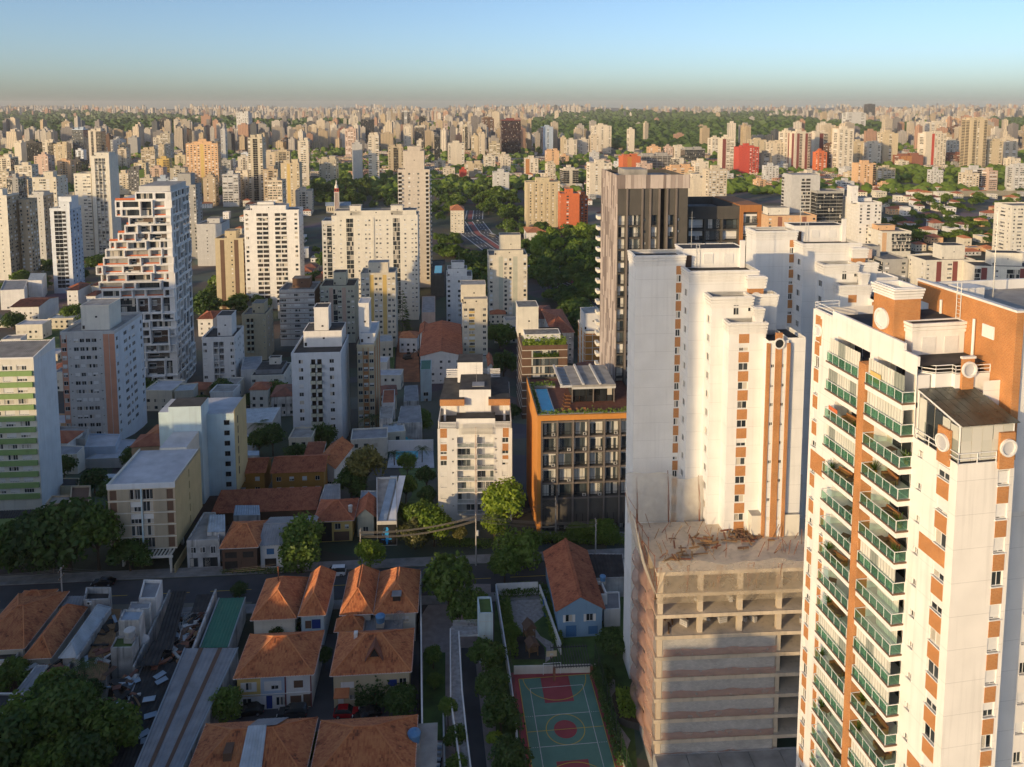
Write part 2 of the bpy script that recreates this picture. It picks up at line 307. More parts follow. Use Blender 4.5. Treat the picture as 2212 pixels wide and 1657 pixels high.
class Face:
 """one upright face of a building: u runs to the right as seen from outside, d is outward"""
 def __init__(s, o, u, w): s.o = Vector(o); s.u = Vector(u); s.n = Vector((s.u.y, -s.u.x, 0)); s.w = w; s.rz = math.atan2(s.u.y, s.u.x)
 def p(s, u, z, d=0.0): q = s.o + s.u * u + s.n * d; return (q.x, q.y, s.o.z + z)
 def box(s, mb, u0, u1, z0, z1, d0, d1, mat, top=None):
  mb.hexa([s.p(u0, z0, d1), s.p(u1, z0, d1), s.p(u1, z0, d0), s.p(u0, z0, d0)], [s.p(u0, z1, d1), s.p(u1, z1, d1), s.p(u1, z1, d0), s.p(u0, z1, d0)], mat, top)
 def quad(s, mb, u0, u1, z0, z1, d, mat):
  mb.face([s.p(u0, z0, d), s.p(u1, z0, d), s.p(u1, z1, d), s.p(u0, z1, d)], mat)
 def holes(s, mb, h, rects, mat, z0=0.0, reveal=None):
  """wall sheet with openings; every opening gets reveals and a back. rect = (u0,u1,z0,z1,depth,backmat)"""
  us = sorted({0.0, s.w} | {r[0] for r in rects} | {r[1] for r in rects}); zs = sorted({z0, h} | {r[2] for r in rects} | {r[3] for r in rects})
  us = [u for u in us if 0 <= u <= s.w]; zs = [z for z in zs if z0 <= z <= h]
  byz = {}
  for iz in range(len(zs) - 1):
   zc = (zs[iz] + zs[iz + 1]) / 2; act = [r for r in rects if r[2] < zc < r[3]]; run = None
   for iu in range(len(us) - 1):
    uc = (us[iu] + us[iu + 1]) / 2
    if any(r[0] < uc < r[1] for r in act):
     if run is not None: s.quad(mb, run, us[iu], zs[iz], zs[iz + 1], 0, mat); run = None
    elif run is None: run = us[iu]
   if run is not None: s.quad(mb, run, us[-1], zs[iz], zs[iz + 1], 0, mat)
  for r in rects:
   a, b, c, d, dep, bm = r[:6]; rm = reveal or mat
   mb.face([s.p(a, c, 0), s.p(b, c, 0), s.p(b, c, -dep), s.p(a, c, -dep)], rm); mb.face([s.p(a, d, -dep), s.p(b, d, -dep), s.p(b, d, 0), s.p(a, d, 0)], rm)
   mb.face([s.p(a, c, -dep), s.p(a, d, -dep), s.p(a, d, 0), s.p(a, c, 0)], rm); mb.face([s.p(b, c, 0), s.p(b, d, 0), s.p(b, d, -dep), s.p(b, c, -dep)], rm)
   if bm: s.quad(mb, a, b, c, d, -dep, bm)
CACHE = {}; FOOT = []
def win_mesh(w, h, var=0, fr='frame_white', gl='glass', div=2, part='all'):
 """window: frame, mullions, panes and perhaps a roller blind; local x along the wall, -y outward, origin at the lower middle"""
 k = ('win', round(w, 2), round(h, 2), var, fr, gl, div, part)
 if k in CACHE: return CACHE[k]
 mb = MB(); t = .06; a = -w / 2
 if part != 'pane':
     mb.box(a, w / 2, -.03, .05, 0, t, fr); mb.box(a, w / 2, -.03, .05, h - t, h, fr); mb.box(a, a + t, -.03, .05, t, h - t, fr); mb.box(w / 2 - t, w / 2, -.03, .05, t, h - t, fr)
     for i in range(1, div): x = a + w * i / div; mb.box(x - .03, x + .03, -.02, .05, t, h - t, fr)
 for i in range(div if part != 'frame' else 0):
  x0 = a + w * i / div + .03; x1 = a + w * (i + 1) / div - .03; y = .02 if i % 2 else .0
  mb.face([(x0, y, t), (x1, y, t), (x1, y, h - t), (x0, y, h - t)], gl)
 if var and part != 'pane': z = {1: .45, 2: .12, 3: .75}[var] * h; mb.box(a + t, w / 2 - t, -.035, -.005, z, h - t, 'blind')
 CACHE[k] = mb.mesh('window'); return CACHE[k]
def put_win(parent, fc, u, z, w, h, d=-.12, var=None, fr='frame_white', gl='glass', div=2, name='window', split=True):
 if var is None: var = random.choice((0, 0, 0, 1, 2, 3))
 if not split: return put(name, win_mesh(w, h, var, fr, gl, div), parent, fc.p(u, z, d), fc.rz)
 o = put(name, win_mesh(w, h, var, fr, gl, div, 'frame'), parent, fc.p(u, z, d), fc.rz); put('pane', win_mesh(w, h, 0, fr, gl, div, 'pane'), o); return o
def rail_mesh(w, h=1.0, kind='bars', mat='rail_dark', gl='glass_green'):
 k = ('rail', round(w, 2), h, kind, mat, gl)
 if k in CACHE: return CACHE[k]
 mb = MB(mat); a = -w / 2
 mb.box(a, w / 2, -.03, .03, h - .06, h, mat)
 n = max(2, int(w / (1.1 if kind == 'glass' else .28)))
 for i in range(n + 1):
  x = a + .02 + (w - .04) * i / n; q = .02 if kind == 'glass' else .012; mb.box(x - q, x + q, -.02, .02, 0, h - .06, mat)
 if kind == 'glass': mb.face([(a, 0, .06), (w / 2, 0, .06), (w / 2, 0, h - .1), (a, 0, h - .1)], gl)
 CACHE[k] = mb.mesh('railing'); return CACHE[k]
# ---------------------------------------------------------------- ground, roads
def ground_mat():
 m, nt, p = _new('city_ground'); N, L = nt.nodes, nt.links
 tc = N.new('ShaderNodeTexCoord')
 n = N.new('ShaderNodeTexNoise'); n.inputs['Scale'].default_value = .006; n.inputs['Detail'].default_value = 8; L.new(tc.outputs['Object'], n.inputs['Vector'])
 cr = N.new('ShaderNodeValToRGB'); e = cr.color_ramp
 e.elements[0].position = .40; e.elements[0].color = (.030, .045, .018, 1); e.elements[1].position = .62; e.elements[1].color = (.13, .12, .10, 1)
 k = e.elements.new(.50); k.color = (.06, .062, .042, 1)
 L.new(n.outputs['Fac'], cr.inputs[0])
 v = N.new('ShaderNodeTexVoronoi'); v.inputs['Scale'].default_value = .045; L.new(tc.outputs['Object'], v.inputs['Vector'])
 mx = N.new('ShaderNodeMix'); mx.data_type = 'RGBA'; mx.blend_type = 'OVERLAY'; mx.inputs[0].default_value = .35
 L.new(cr.outputs[0], mx.inputs[6]); L.new(v.outputs['Color'], mx.inputs[7]); 
 hs = N.new('ShaderNodeHueSaturation'); hs.inputs['Saturation'].default_value = .75; L.new(mx.outputs[2], hs.inputs['Color']); L.new(hs.outputs[0], p.inputs['Base Color'])
 p.inputs['Roughness'].default_value = .95
 return m
ground_mat()
def ground():
 ys = [-700, -300, -60, 60, 120, 165, 182, 200, 222, 245, 270, 300, 330, 360, 400, 450, 500, 560, 620, 700, 780, 860, 940, 1050, 1200, 1350, 1500, 1750, 2000, 2400, 2800, 3200, 3600, 4000, 4500, 5200, 6000, 7000, 8000, 9000, 10500, 12000, 13500, 15000, 17500]
 mb = MB('city_ground'); n = 61; rows = []
 for y in ys:
  wd = 700 + max(0, y) * .95; row = []
  for i in range(n):
   x = -wd + 2 * wd * i / (n - 1); row.append(len(mb.v)); mb.v.append((x, y, TH_(x, y) if y > 0 else 0.0))
  rows.append(row)
 for a, b in zip(rows, rows[1:]):
  for i in range(n - 1): mb.f.append((a[i], a[i + 1], b[i + 1], b[i])); mb.m.append(0)
 struct(mb.build('ground'))
ground()
def drape(name, pts, mat, dz=.05, kind=True, parent=None):
 """a flat patch over a plan polygon (world points), laid just above the ground"""
 mb = MB(mat); mb.face([(p[0], p[1], (p[2] if len(p) > 2 else 0) + dz) for p in pts], mat); o = mb.build(name, parent)
 if kind and not parent: struct(o)
 return o
def road(name, pts, w, mat, dz, step=8.0, off=0.0, dash=None, mb=None):
 own = mb is None; mb = mb or MB(mat); P = [Vector((p[0], p[1], 0)) for p in pts]; Q = []
 for a, b in zip(P, P[1:]):
  k = max(1, int((b - a).length / step))
  for i in range(k): Q.append(a.lerp(b, i / k))
 Q.append(P[-1]); prev = None
 for i, q in enumerate(Q):
  t = (Q[min(i + 1, len(Q) - 1)] - Q[max(i - 1, 0)]).normalized(); s = Vector((t.y, -t.x, 0)); c = q + s * off
  l, r = c - s * w / 2, c + s * w / 2
  cur = ((l.x, l.y, TH_(l.x, l.y) + dz), (r.x, r.y, TH_(r.x, r.y) + dz))
  if prev and not (dash and i % dash == 0): mb.face([prev[0], prev[1], cur[1], cur[0]], mat)
  prev = cur
 if own: return struct(mb.build(name))
G1, G2 = e12(4.5)
S0 = gnd(420, 1246)                                    # a point on the far kerb of the cross street
def st(a, b, z=0.0): p = S0 + G1 * a + G2 * b; return Vector((p.x, p.y, z))   # street frame: a along the street, b away from the viewer
road('street', [st(-140, -5), st(230, -5)], 9.4, 'asphalt', .02)
mbp = MB('pavement')
for b0, b1 in ((0, 3.2), (-13.0, -10.2)):
 c = [st(-140, b0), st(230, b0), st(230, b1), st(-140, b1)]; mbp.hexa([(p.x, p.y, 0) for p in c], [(p.x, p.y, .14) for p in c], 'pavement')
struct(mbp.build('pavement'))
mbl = MB('line_yellow'); road('lane_marking', [st(-140, -5.3), st(230, -5.3)], .14, 'line_yellow', .026, step=4, dash=3, mb=mbl); struct(mbl.build('lane_marking'))
# the avenue behind the cream tower, its cycle lane and the park drive
AV = [gnd(1420, 700), gnd(1262, 622), gnd(1153, 574), gnd(1075, 536), gnd(1030, 505), gnd(1012, 478), gnd(1016, 455)]
road('avenue', AV, 34, 'asphalt', .10, step=25)
mbm = MB('line_white')
for o_, d_ in ((-16, 0), (-11.5, 2), (-8.0, 2), (-4.2, 0), (4.2, 0), (8.5, 2), (12, 2), (16, 0)): road('x', AV, .9 if d_ == 0 else .55, 'line_white', .20, step=9, off=o_, dash=d_ or None, mb=mbm)
struct(mbm.build('avenue_marking'))
road('cycle_lane', AV, 5.0, 'bike_red', .17, step=25, off=1.0)
road('park_drive', [gnd(985, 540), gnd(1000, 500), gnd(985, 465), gnd(950, 440)], 10, 'asphalt', .09, step=20)
road('side_street', [gnd(1128, 490), gnd(1140, 440), gnd(1150, 405)], 10, 'asphalt', .12, step=20)
road('side_street', [st(150, 6), st(118, 60), st(112, 130)], 8, 'asphalt', .08, step=12)
road('side_street', [gnd(440, 850), gnd(700, 830), gnd(900, 800)], 9, 'asphalt', .08, step=12)
road('side_street', [gnd(405, 850), gnd(425, 900), gnd(470, 960)], 8, 'asphalt', .07, step=12)
road('side_street', [gnd(820, 960), gnd(826, 880), gnd(838, 760)], 8, 'asphalt', .09, step=12)
road('side_street', [gnd(0, 660), gnd(130, 650), gnd(190, 640)], 9, 'asphalt', .09, step=12)

# ---------------------------------------------------------------- apartment buildings
AUTO = []
def rooftop(root, W_, D_, zr, boxes, wallm, roofm):
 for b in boxes:
  mb = MB(wallm); x0, x1, y0, y1, hh = W_ * b[0], W_ * b[1], D_ * b[2], D_ * b[3], b[4]; m = b[5] if len(b) > 5 else wallm
  mb.box(x0, x1, y0, y1, zr, zr + hh, m, roofm, False); mb.box(x0 - .12, x1 + .12, y0 - .12, y0 + .12, zr + hh - .25, zr + hh + .12, m); mb.box(x0 - .12, x1 + .12, y1 - .12, y1 + .12, zr + hh - .25, zr + hh + .12, m)
  mb.box(x0 - .12, x0 + .12, y0 + .12, y1 - .12, zr + hh - .25, zr + hh + .12, m); mb.box(x1 - .12, x1 + .12, y0 + .12, y1 - .12, zr + hh - .25, zr + hh + .12, m)
  if hh > 2.6: mb.box(x0 + .3, x0 + 1.1, y0 - .03, y0, zr + .4, zr + 1.6, 'interior'); mb.box((x0 + x1) / 2, (x0 + x1) / 2 + .7, y0 - .03, y0, zr + hh * .5, zr + hh * .5 + .6, 'interior')
  mb.build('rooftop_block', root)
def aerial(root, x, y, z, h):
 mb = MB('steel'); mb.tube((x, y, z), (x, y, z + h), .06, 'steel', .03, 5)
 for k in range(3): zz = z + h * (.6 + .12 * k); mb.tube((x - .5, y, zz), (x + .5, y, zz), .025, 'steel', seg=4)
 mb.build('aerial', root)
def bld(label, x0, x1, yt, yb, D_, wallm, front, side=None, fh=2.9, yaw=4.5, acc='brick', top=(), t0=1.0, par=.9, near=None, Y=None, name='apartment_building', cat='apartment building', roof='gravel_roof', win=(1.5, 1.35), fr='frame_white', gl='glass', band=None, ant=0, gf=3.5, sidem=None, group=None, z0=None, balm=None, other=None):
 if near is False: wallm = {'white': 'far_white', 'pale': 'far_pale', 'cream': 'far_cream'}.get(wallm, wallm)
 if Y is None: Y = gnd((x0 + x1) / 2, yb).y
 A = at_y(x0, yt, Y); e1, e2 = e12(yaw); w = 10.0
 for i in range(12):
  q = A + e1 * w; px = prj(q)[0]; w *= (x1 - x0) / max(1e-3, px - x0) if px > x0 + 1e-3 else 2
 W_ = w; cen = A + e1 * w / 2 + e2 * D_ / 2
 zb = (min(TH_(A.x, A.y), TH_(cen.x, cen.y)) - 1.0) if z0 is None else z0
 h = A.z - zb; near = (Y < 430) if near is None else near
 root = thing(name, label.lstrip('*'), cat, (A.x, A.y, zb), R(yaw), group)
 if label.startswith('*'): AUTO.append((root, label[1:], (x0 + x1) / 2, Y))
 cl = Vector((-A.x, -A.y, 0)); camx = cl.dot(e1); vis = 'left' if camx < 0 else ('right' if camx > W_ else None)
 FOOT.append((cen.x, cen.y, max(W_, D_) * .56)); sidem = sidem or wallm; hw = h - par
 FF = {'front': Face((0, 0, 0), (1, 0, 0), W_), 'left': Face((0, D_, 0), (0, -1, 0), D_), 'right': Face((W_, 0, 0), (0, 1, 0), D_), 'back': Face((W_, D_, 0), (-1, 0, 0), W_)}
 body = MB(wallm); wm = MB(gl); bal = MB(balm or wallm); deco = MB(acc)
 side = side if side is not None else front[:max(2, int(len(front) * D_ / W_ + .5))]
 for fn, fc in FF.items():
  spec = front if fn == 'front' else (side if fn == vis else (other or ''))
  m = wallm if fn == 'front' else sidem; rects = []
  nb = len(spec); bw = fc.w / nb if nb else 0
  k = 0
  while nb:
   zf = hw - t0 - (k + 1) * fh
   if zf < gf: break
   for i, ch in enumerate(spec):
    a, c = i * bw, (i + .5) * bw
    if ch in '.r|': continue
    if ch in 'wWsRS':
     ww, hh = {'w': win if near else (max(win[0], bw * .46), 1.45), 'R': win, 's': (.6, .6) if near else (.9, .9), 'W': (bw * .84, win[1]), 'S': (bw * .9, win[1])}[ch]; ww = min(ww, bw * .92); sill = 1.5 if ch == 's' else 1.0; z = zf + sill; u = c
     if near: rects.append((u - ww / 2, u + ww / 2, z, z + hh, .16, None)); put_win(root, fc, u, z, ww, hh, var=random.choice((0, 0, 0, 0, 1, 2)), fr=fr, gl=gl, div=2 if ww < 2.2 else 4, split=False)
     else: fc.box(wm, u - ww / 2, u + ww / 2, z, z + hh, -.05, .03, gl if random.random() < .72 else 'blind')
     if ch == 'S': fc.box(deco, c - bw * .45, c + bw * .45, zf + .02, zf + .92, -.05, .05, acc)
    elif ch == 'B':
     u0, u1, z, z1 = a + bw * .05, a + bw * .95, zf + .08, zf + fh - .3
     if near:
      rects.append((u0, u1, z, z1, 1.3, 'interior')); put('railing', rail_mesh(u1 - u0 - .04, 1.0, 'bars', 'rail_pale' if wallm != 'charcoal' else 'rail_dark'), root, fc.p(c, z, -.1), fc.rz)
      put('glazing', win_mesh(u1 - u0 - .06, z1 - z - .05, random.choice((0, 0, 2, 1)), fr, gl, 3), root, fc.p(c, z + .02, -1.15), fc.rz)
     else:
      fc.box(wm, u0, u1, z, z1, -.05, .025, 'interior' if random.random() < .6 else gl); fc.box(bal, u0, u1, zf - .1, zf + .85, 0, .35, balm or wallm)
    elif ch == 'b':
     u0, u1, z, z1 = a + bw * .08, a + bw * .92, zf + .05, zf + fh - .4
     if near:
      rects.append((u0 + .1, u1 - .1, z, z1, .9, 'interior'))
      k2 = ('bal', round(bw, 2), balm or wallm)
      if k2 not in CACHE:
       q = MB(balm or wallm); b_ = (u1 - u0) / 2; q.box(-b_, b_, -1.2, -.005, -.15, .02, balm or wallm); q.box(-b_, b_, -1.2, -1.08, .02, .98, balm or wallm); q.box(-b_, -b_ + .1, -1.08, -.005, .02, .98, balm or wallm); q.box(b_ - .1, b_, -1.08, -.005, .02, .98, balm or wallm); CACHE[k2] = q.mesh('balcony')
      put('balcony', CACHE[k2], root, fc.p(c, zf + .02, 0), fc.rz)
     else:
      fc.box(wm, u0, u1, z, z1, -.05, .03, 'interior'); fc.box(bal, u0, u1, zf - .1, zf + .9, 0, 1.1, balm or wallm)
    elif ch == 'g':
     if near: rects.append((a + .04, a + bw - .04, zf + .25, zf + fh - .05, .1, None)); put_win(root, fc, c, zf + .25, bw - .1, fh - .3, -.06, 0, 'frame_dark', gl, 2, split=False)
     else: fc.box(wm, a + .05, a + bw - .05, zf + .3, zf + fh - .1, -.05, .03, gl)
   k += 1
  for i, ch in enumerate(spec):
   a = i * bw
   if ch in 'rR' and not (near and ch == 'R'): fc.box(deco, a + bw * .04, a + bw * .96, .1, hw - .2, -.05, .02, acc)
   elif ch == 'R':
    for s_ in (0, 1): fc.box(deco, a + (bw / 2 + win[0] / 2 if s_ else 0), a + (bw if s_ else bw / 2 - win[0] / 2), .1, hw - .2, -.05, .03, acc)
    for kk in range(k):
     zf = hw - t0 - (kk + 1) * fh; fc.box(deco, a + bw * .1, a + bw * .9, zf - fh + 1.0 + win[1] + .1, zf + .9, -.05, .03, acc)
   elif ch == '|': fc.box(deco, a + bw * .2, a + bw * .8, .1, hw - .3, -.05, .3, wallm)
   elif ch == 'o': fc.box(wm, a + bw * .3, a + bw * .7, 2, hw - 1, -.05, .03, 'interior')
  if band and (fn in ('front', vis)):
   for kk in range(k + 1): zf = hw - t0 - kk * fh; fc.box(deco, -.04, fc.w + .04, zf - .12, zf + .14, -.05, .06, band)
  if near and rects: fc.holes(body, hw, rects, m)
  else: fc.quad(body, 0, fc.w, 0, hw, 0, m)
  fc.box(body, -.08 if fn in ('front', 'back') else .22, fc.w + .08 if fn in ('front', 'back') else fc.w - .22, hw - .15, h, -.22, .08, wallm)
 body.face([(.1, .1, hw), (W_ - .1, .1, hw), (W_ - .1, D_ - .1, hw), (.1, D_ - .1, hw)], roof)
 body.build('wall', root); wm.build('windows', root, kind='stuff'); bal.build('balconies', root, kind='stuff'); deco.build('facade_trim', root)
 rooftop(root, W_, D_, hw, top, wallm, roof)
 if ant: aerial(root, W_ * .5, D_ * .5, hw + (max([b[4] for b in top]) if top else 0), ant)
 return root, W_, D_, h
LIFT = ((.3, .65, .3, .7, 5.0),)
# ---- blocks of the middle ground, each as the photograph shows it
bld('white apartment tower at the left edge with tan window side, partly cut off', -34, 14, 422, 606, 17, 'pale', '..s..s..', 'ww.ww.w', sidem='tan', top=LIFT)
bld('narrow ochre slab behind the leftmost white tower', 40, 62, 431, 598, 12, 'tan', 'w.w', 'www', sidem='tan')
bld('blank grey tower with ochre window strips on its side', 61, 93, 421, 573, 17, 'light_grey', '.s..s.', 'ww.ww.w', sidem='tan', top=((.1, .9, .2, .8, 3),))
bld('slim blue white tower with a black glass balcony strip', 107, 150, 450, 634, 17, 'white_blue', '.ggB.', 's.w.w.s', sidem='steelblue', gl='glass_dark', top=((.35, 1.0, .2, .8, 8.5), (.4, .95, .1, .4, 5)))
bld('tall white tower with curved balconies of glass behind the slim blue one', 195, 235, 337, 556, 22, 'pale', '.BBB.', '.s..s', yaw=8, top=((.1, .9, .2, .9, 3.5),), near=True)
bld('lower white wing beside the tower with curved balconies', 159, 195, 375, 555, 20, 'pale', 'w.WW', 'w', yaw=8, near=True)
bld('cream block with wide balcony bands at the left', 69, 121, 383, 500, 26, 'cream', 'w.SSS.w', 'w.w.w', yaw=9, acc='pale', top=((.35, .75, .3, .7, 6),))
bld('grey slab with vertical window columns behind the stacked box tower', 381, 422, 399, 560, 16, 'grey', 'w.w.w.w', 'w.w', fr='frame_white', top=((0, .7, .2, .9, 10),))
bld('blank grey hospital wing behind the stacked box tower', 424, 478, 484, 575, 24, 'light_grey', '..s...', '', top=((.3, .8, .4, .8, 4),))
bld('beige and brown block right of the stacked box tower', 464, 525, 515, 668, 18, 'sand', '.r.sr.', 'w.w.w', acc='brown', top=((.3, .7, .2, .7, 5),), sidem='brown')
bld('large white tower with two columns of deep balconies', 526, 645, 454, 668, 15, 'white', 'w.BB.BB.w', '.s.s', top=((.1, .75, .2, .9, 3.4), (.2, .5, .5, .8, 5)), fh=3.0)
bld('small white block with a column of open balconies', 436, 506, 729, 846, 17, 'white', 'w.BB.w', 'w.ww.w', yaw=6, top=((.4, .85, .25, .75, 9),), roof='tar')
bld('beige block with pale green balcony column beside the white one', 522, 574, 679, 779, 16, 'sand', '.bb..s', '.w.w', balm='sage', top=((.35, .85, .3, .8, 5),), sidem='tan')
bld('low yellow three storey block with a dark hipped roof', 542, 613, 811, 856, 16, 'pale', 'w.w.ww', 'w.w', roof='tar', top=((.1, .9, .15, .85, 1.6, 'sheet_grey'), (.4, .75, .6, .8, 4.5)), par=.3)
bld('white block with brown floor bands', 603, 679, 626, 748, 19, 'light_grey', 'WsWsW', '..w', band='brown', fh=2.8, sidem='brown', top=((.3, .8, .4, .8, 5, 'brown'),))
bld('grey block with rust pilasters beside the brown banded one', 691, 766, 618, 742, 18, 'sage', 'wwrgWrww', 'w.w', acc='rose', top=((.35, .72, .3, .7, 7),), roof='tar')
bld('cream slab with yellow pilasters and a half shaded front', 779, 854, 590, 752, 14, 'cream', 'wwrwwrww', '', acc='yellow', top=((.2, .78, .3, .8, 5.5),), roof='roof_concrete')
bld('very wide cream slab block with rows of small windows', 716, 902, 466, 694, 17, 'pale', 'w.w.gg.w.ww|ww.w.gg.w.ww', '', fh=2.8, win=(1.2, 1.1), top=((.2, .33, .3, .7, 6), (.68, .82, .3, .7, 6), (.02, .98, .3, .95, 3.0)), near=True)
bld('narrow grey wing left of the wide cream slab', 695, 716, 477, 660, 16, 'light_grey', 'wg', '', near=False)
bld('tall beige grey tower with stacked balconies on both corners', 859, 928, 366, 622, 17, 'stone', 'b.wsw.b', 'b.w', fh=3.05, top=((.17, .83, .15, .85, 14), (.3, .7, .3, .7, 17)), near=True, balm='light_grey')
bld('white block crowned with telephone aerials', 964, 1020, 597, 706, 17, 'white', 'w.w.w', 'b.w', top=((.05, .8, .2, .8, 4.5), (.2, .7, .3, .7, 8)), ant=6)
bld('narrow cream block with a tiled lift house in full sun', 999, 1053, 656, 806, 16, 'cream', 'wS.w', '', acc='yellow', fh=2.75, top=((-.05, .95, .35, .95, 8.5), (.05, 1.0, .05, .35, 2.8)), roof='roof_concrete')
bld('cream tower with green stripes and a stepped top carrying masts', 1056, 1139, 551, 694, 19, 'cream', 'w.rwwr.w', 'w.w.w', acc='sage', fh=2.75, top=((.3, .85, .3, .75, 12), (.15, .9, .1, .3, 3.2)), ant=9)
bld('narrow block with brick panels between grey window columns', 771, 808, 745, 942, 22, 'sand', 'wRw', 'r.r.r', fh=2.85, acc='brick', sidem='sand', top=((0, .62, .3, .65, 14, 'white'), (.1, 1.0, .2, .9, 3.5, 'white')), roof='roof_pale')
bld('white tower with a column of curved sage balconies', 629, 736, 763, 962, 20, 'white_blue', '.w.bb.w.', 's..', fh=2.8, balm='sage', top=((.15, .95, .45, .98, 5.5, 'white'), (.37, .67, .5, .8, 13.5, 'white')), roof='tar', ant=0)
bld('salmon and grey tower with rounded bay balconies', 130, 247, 717, 955, 24, 'light_grey', 'RsWwwWsrr', 'w.WwW.w', fh=2.95, acc='pink', sidem='white_blue', top=((.27, .8, .2, .6, 8.5, 'pale'),), roof='roof_concrete', ant=7)
# ---- right hand middle ground
rt, W_, D_, h_ = bld('brown panelled block with a jungle of roof garden plants', 1128, 1226, 747, 905, 24, 'brown', '.ggg.', '.g.g.g.', fh=3.1, band='pale', gl='glass_loft', top=((-.02, .45, .6, 1.0, 12, 'pale'), (.1, .9, .3, .6, 3.0, 'white')), gf=4); PLB = (rt, W_, h_)
bld('block of orange brick panels in a cream concrete frame', 1264, 1296, 716, 812, 20, 'pale', 'rr', 'r.r.r', acc='orangeclay', band='pale', top=((.05, 1.2, .25, .8, 8, 'white'),), fh=3.0, roof='roof_concrete')
bld('cream block of one low flat roofed wing behind the white towers', 1659, 1764, 466, 560, 26, 'peach', 'w.r.w..r.w', '', acc='rust' if False else 'brick_dark', top=((.1, .55, .4, .8, 6, 'pale'),))
bld('raw concrete tower without windows on its upper storeys', 1711, 1772, 381, 545, 20, 'light_grey', '..BB..', 'B...', top=((.02, .98, .05, .95, 2),), roof='roof_concrete')
bld('dark gridded tower joined to the raw concrete one', 1766, 1822, 413, 546, 20, 'grey', 'gggg', 'gg', gl='glass_dark')
bld('bright white block with a blank left wall and a lift tower', 1857, 1905, 437, 548, 30, 'white', 'w.W.ww', '....', top=((-.3, .0, .1, .35, 14, 'white'), (.0, .9, .4, .8, 3)), fh=2.75, band='pale')
bld('small block of peach panels and blue glass balconies', 1906, 1969, 500, 556, 22, 'pale', 'r.gggg', 'w.w', acc='peach', top=((.1, .7, .5, .9, 4, 'peach'),))
bld('grey concrete block with a planted terrace on its roof', 1908, 1962, 560, 640, 26, 'grey', 'w.w', 'gggg', top=((-.1, .3, .5, .9, 7), (-.6, -.2, .3, .9, 6, 'rose')))
bld('long cream curved block with brown window panels', 2000, 2105, 562, 650, 20, 'pale', 'w.r.Wr.gg', 'w.w', acc='maroon', top=((.45, .92, .3, .8, 9),), roof='tar', near=True)
bld('right wing of the long cream curved block', 2106, 2260, 574, 660, 18, 'pale', 'gr.w.ggr.w.', '', acc='maroon', yaw=-7, top=((.32, .75, .4, .9, 8),), roof='tar', near=True)
bld('cream block cut off by the right edge of the picture', 2187, 2250, 444, 560, 20, 'pale', 'wWw.w', 'wWw', near=True)
for q, lb in (((1880, 1975, 632, 700), 'low white hall with a ribbed roof behind the brick tower'), ((1875, 1940, 600, 660), 'small white annexe with a flat roof beside the grey block')):
 bld(lb, *q, 18, 'white', '......', '', roof='sheet_pale', name='hall', cat='hall', fh=4)
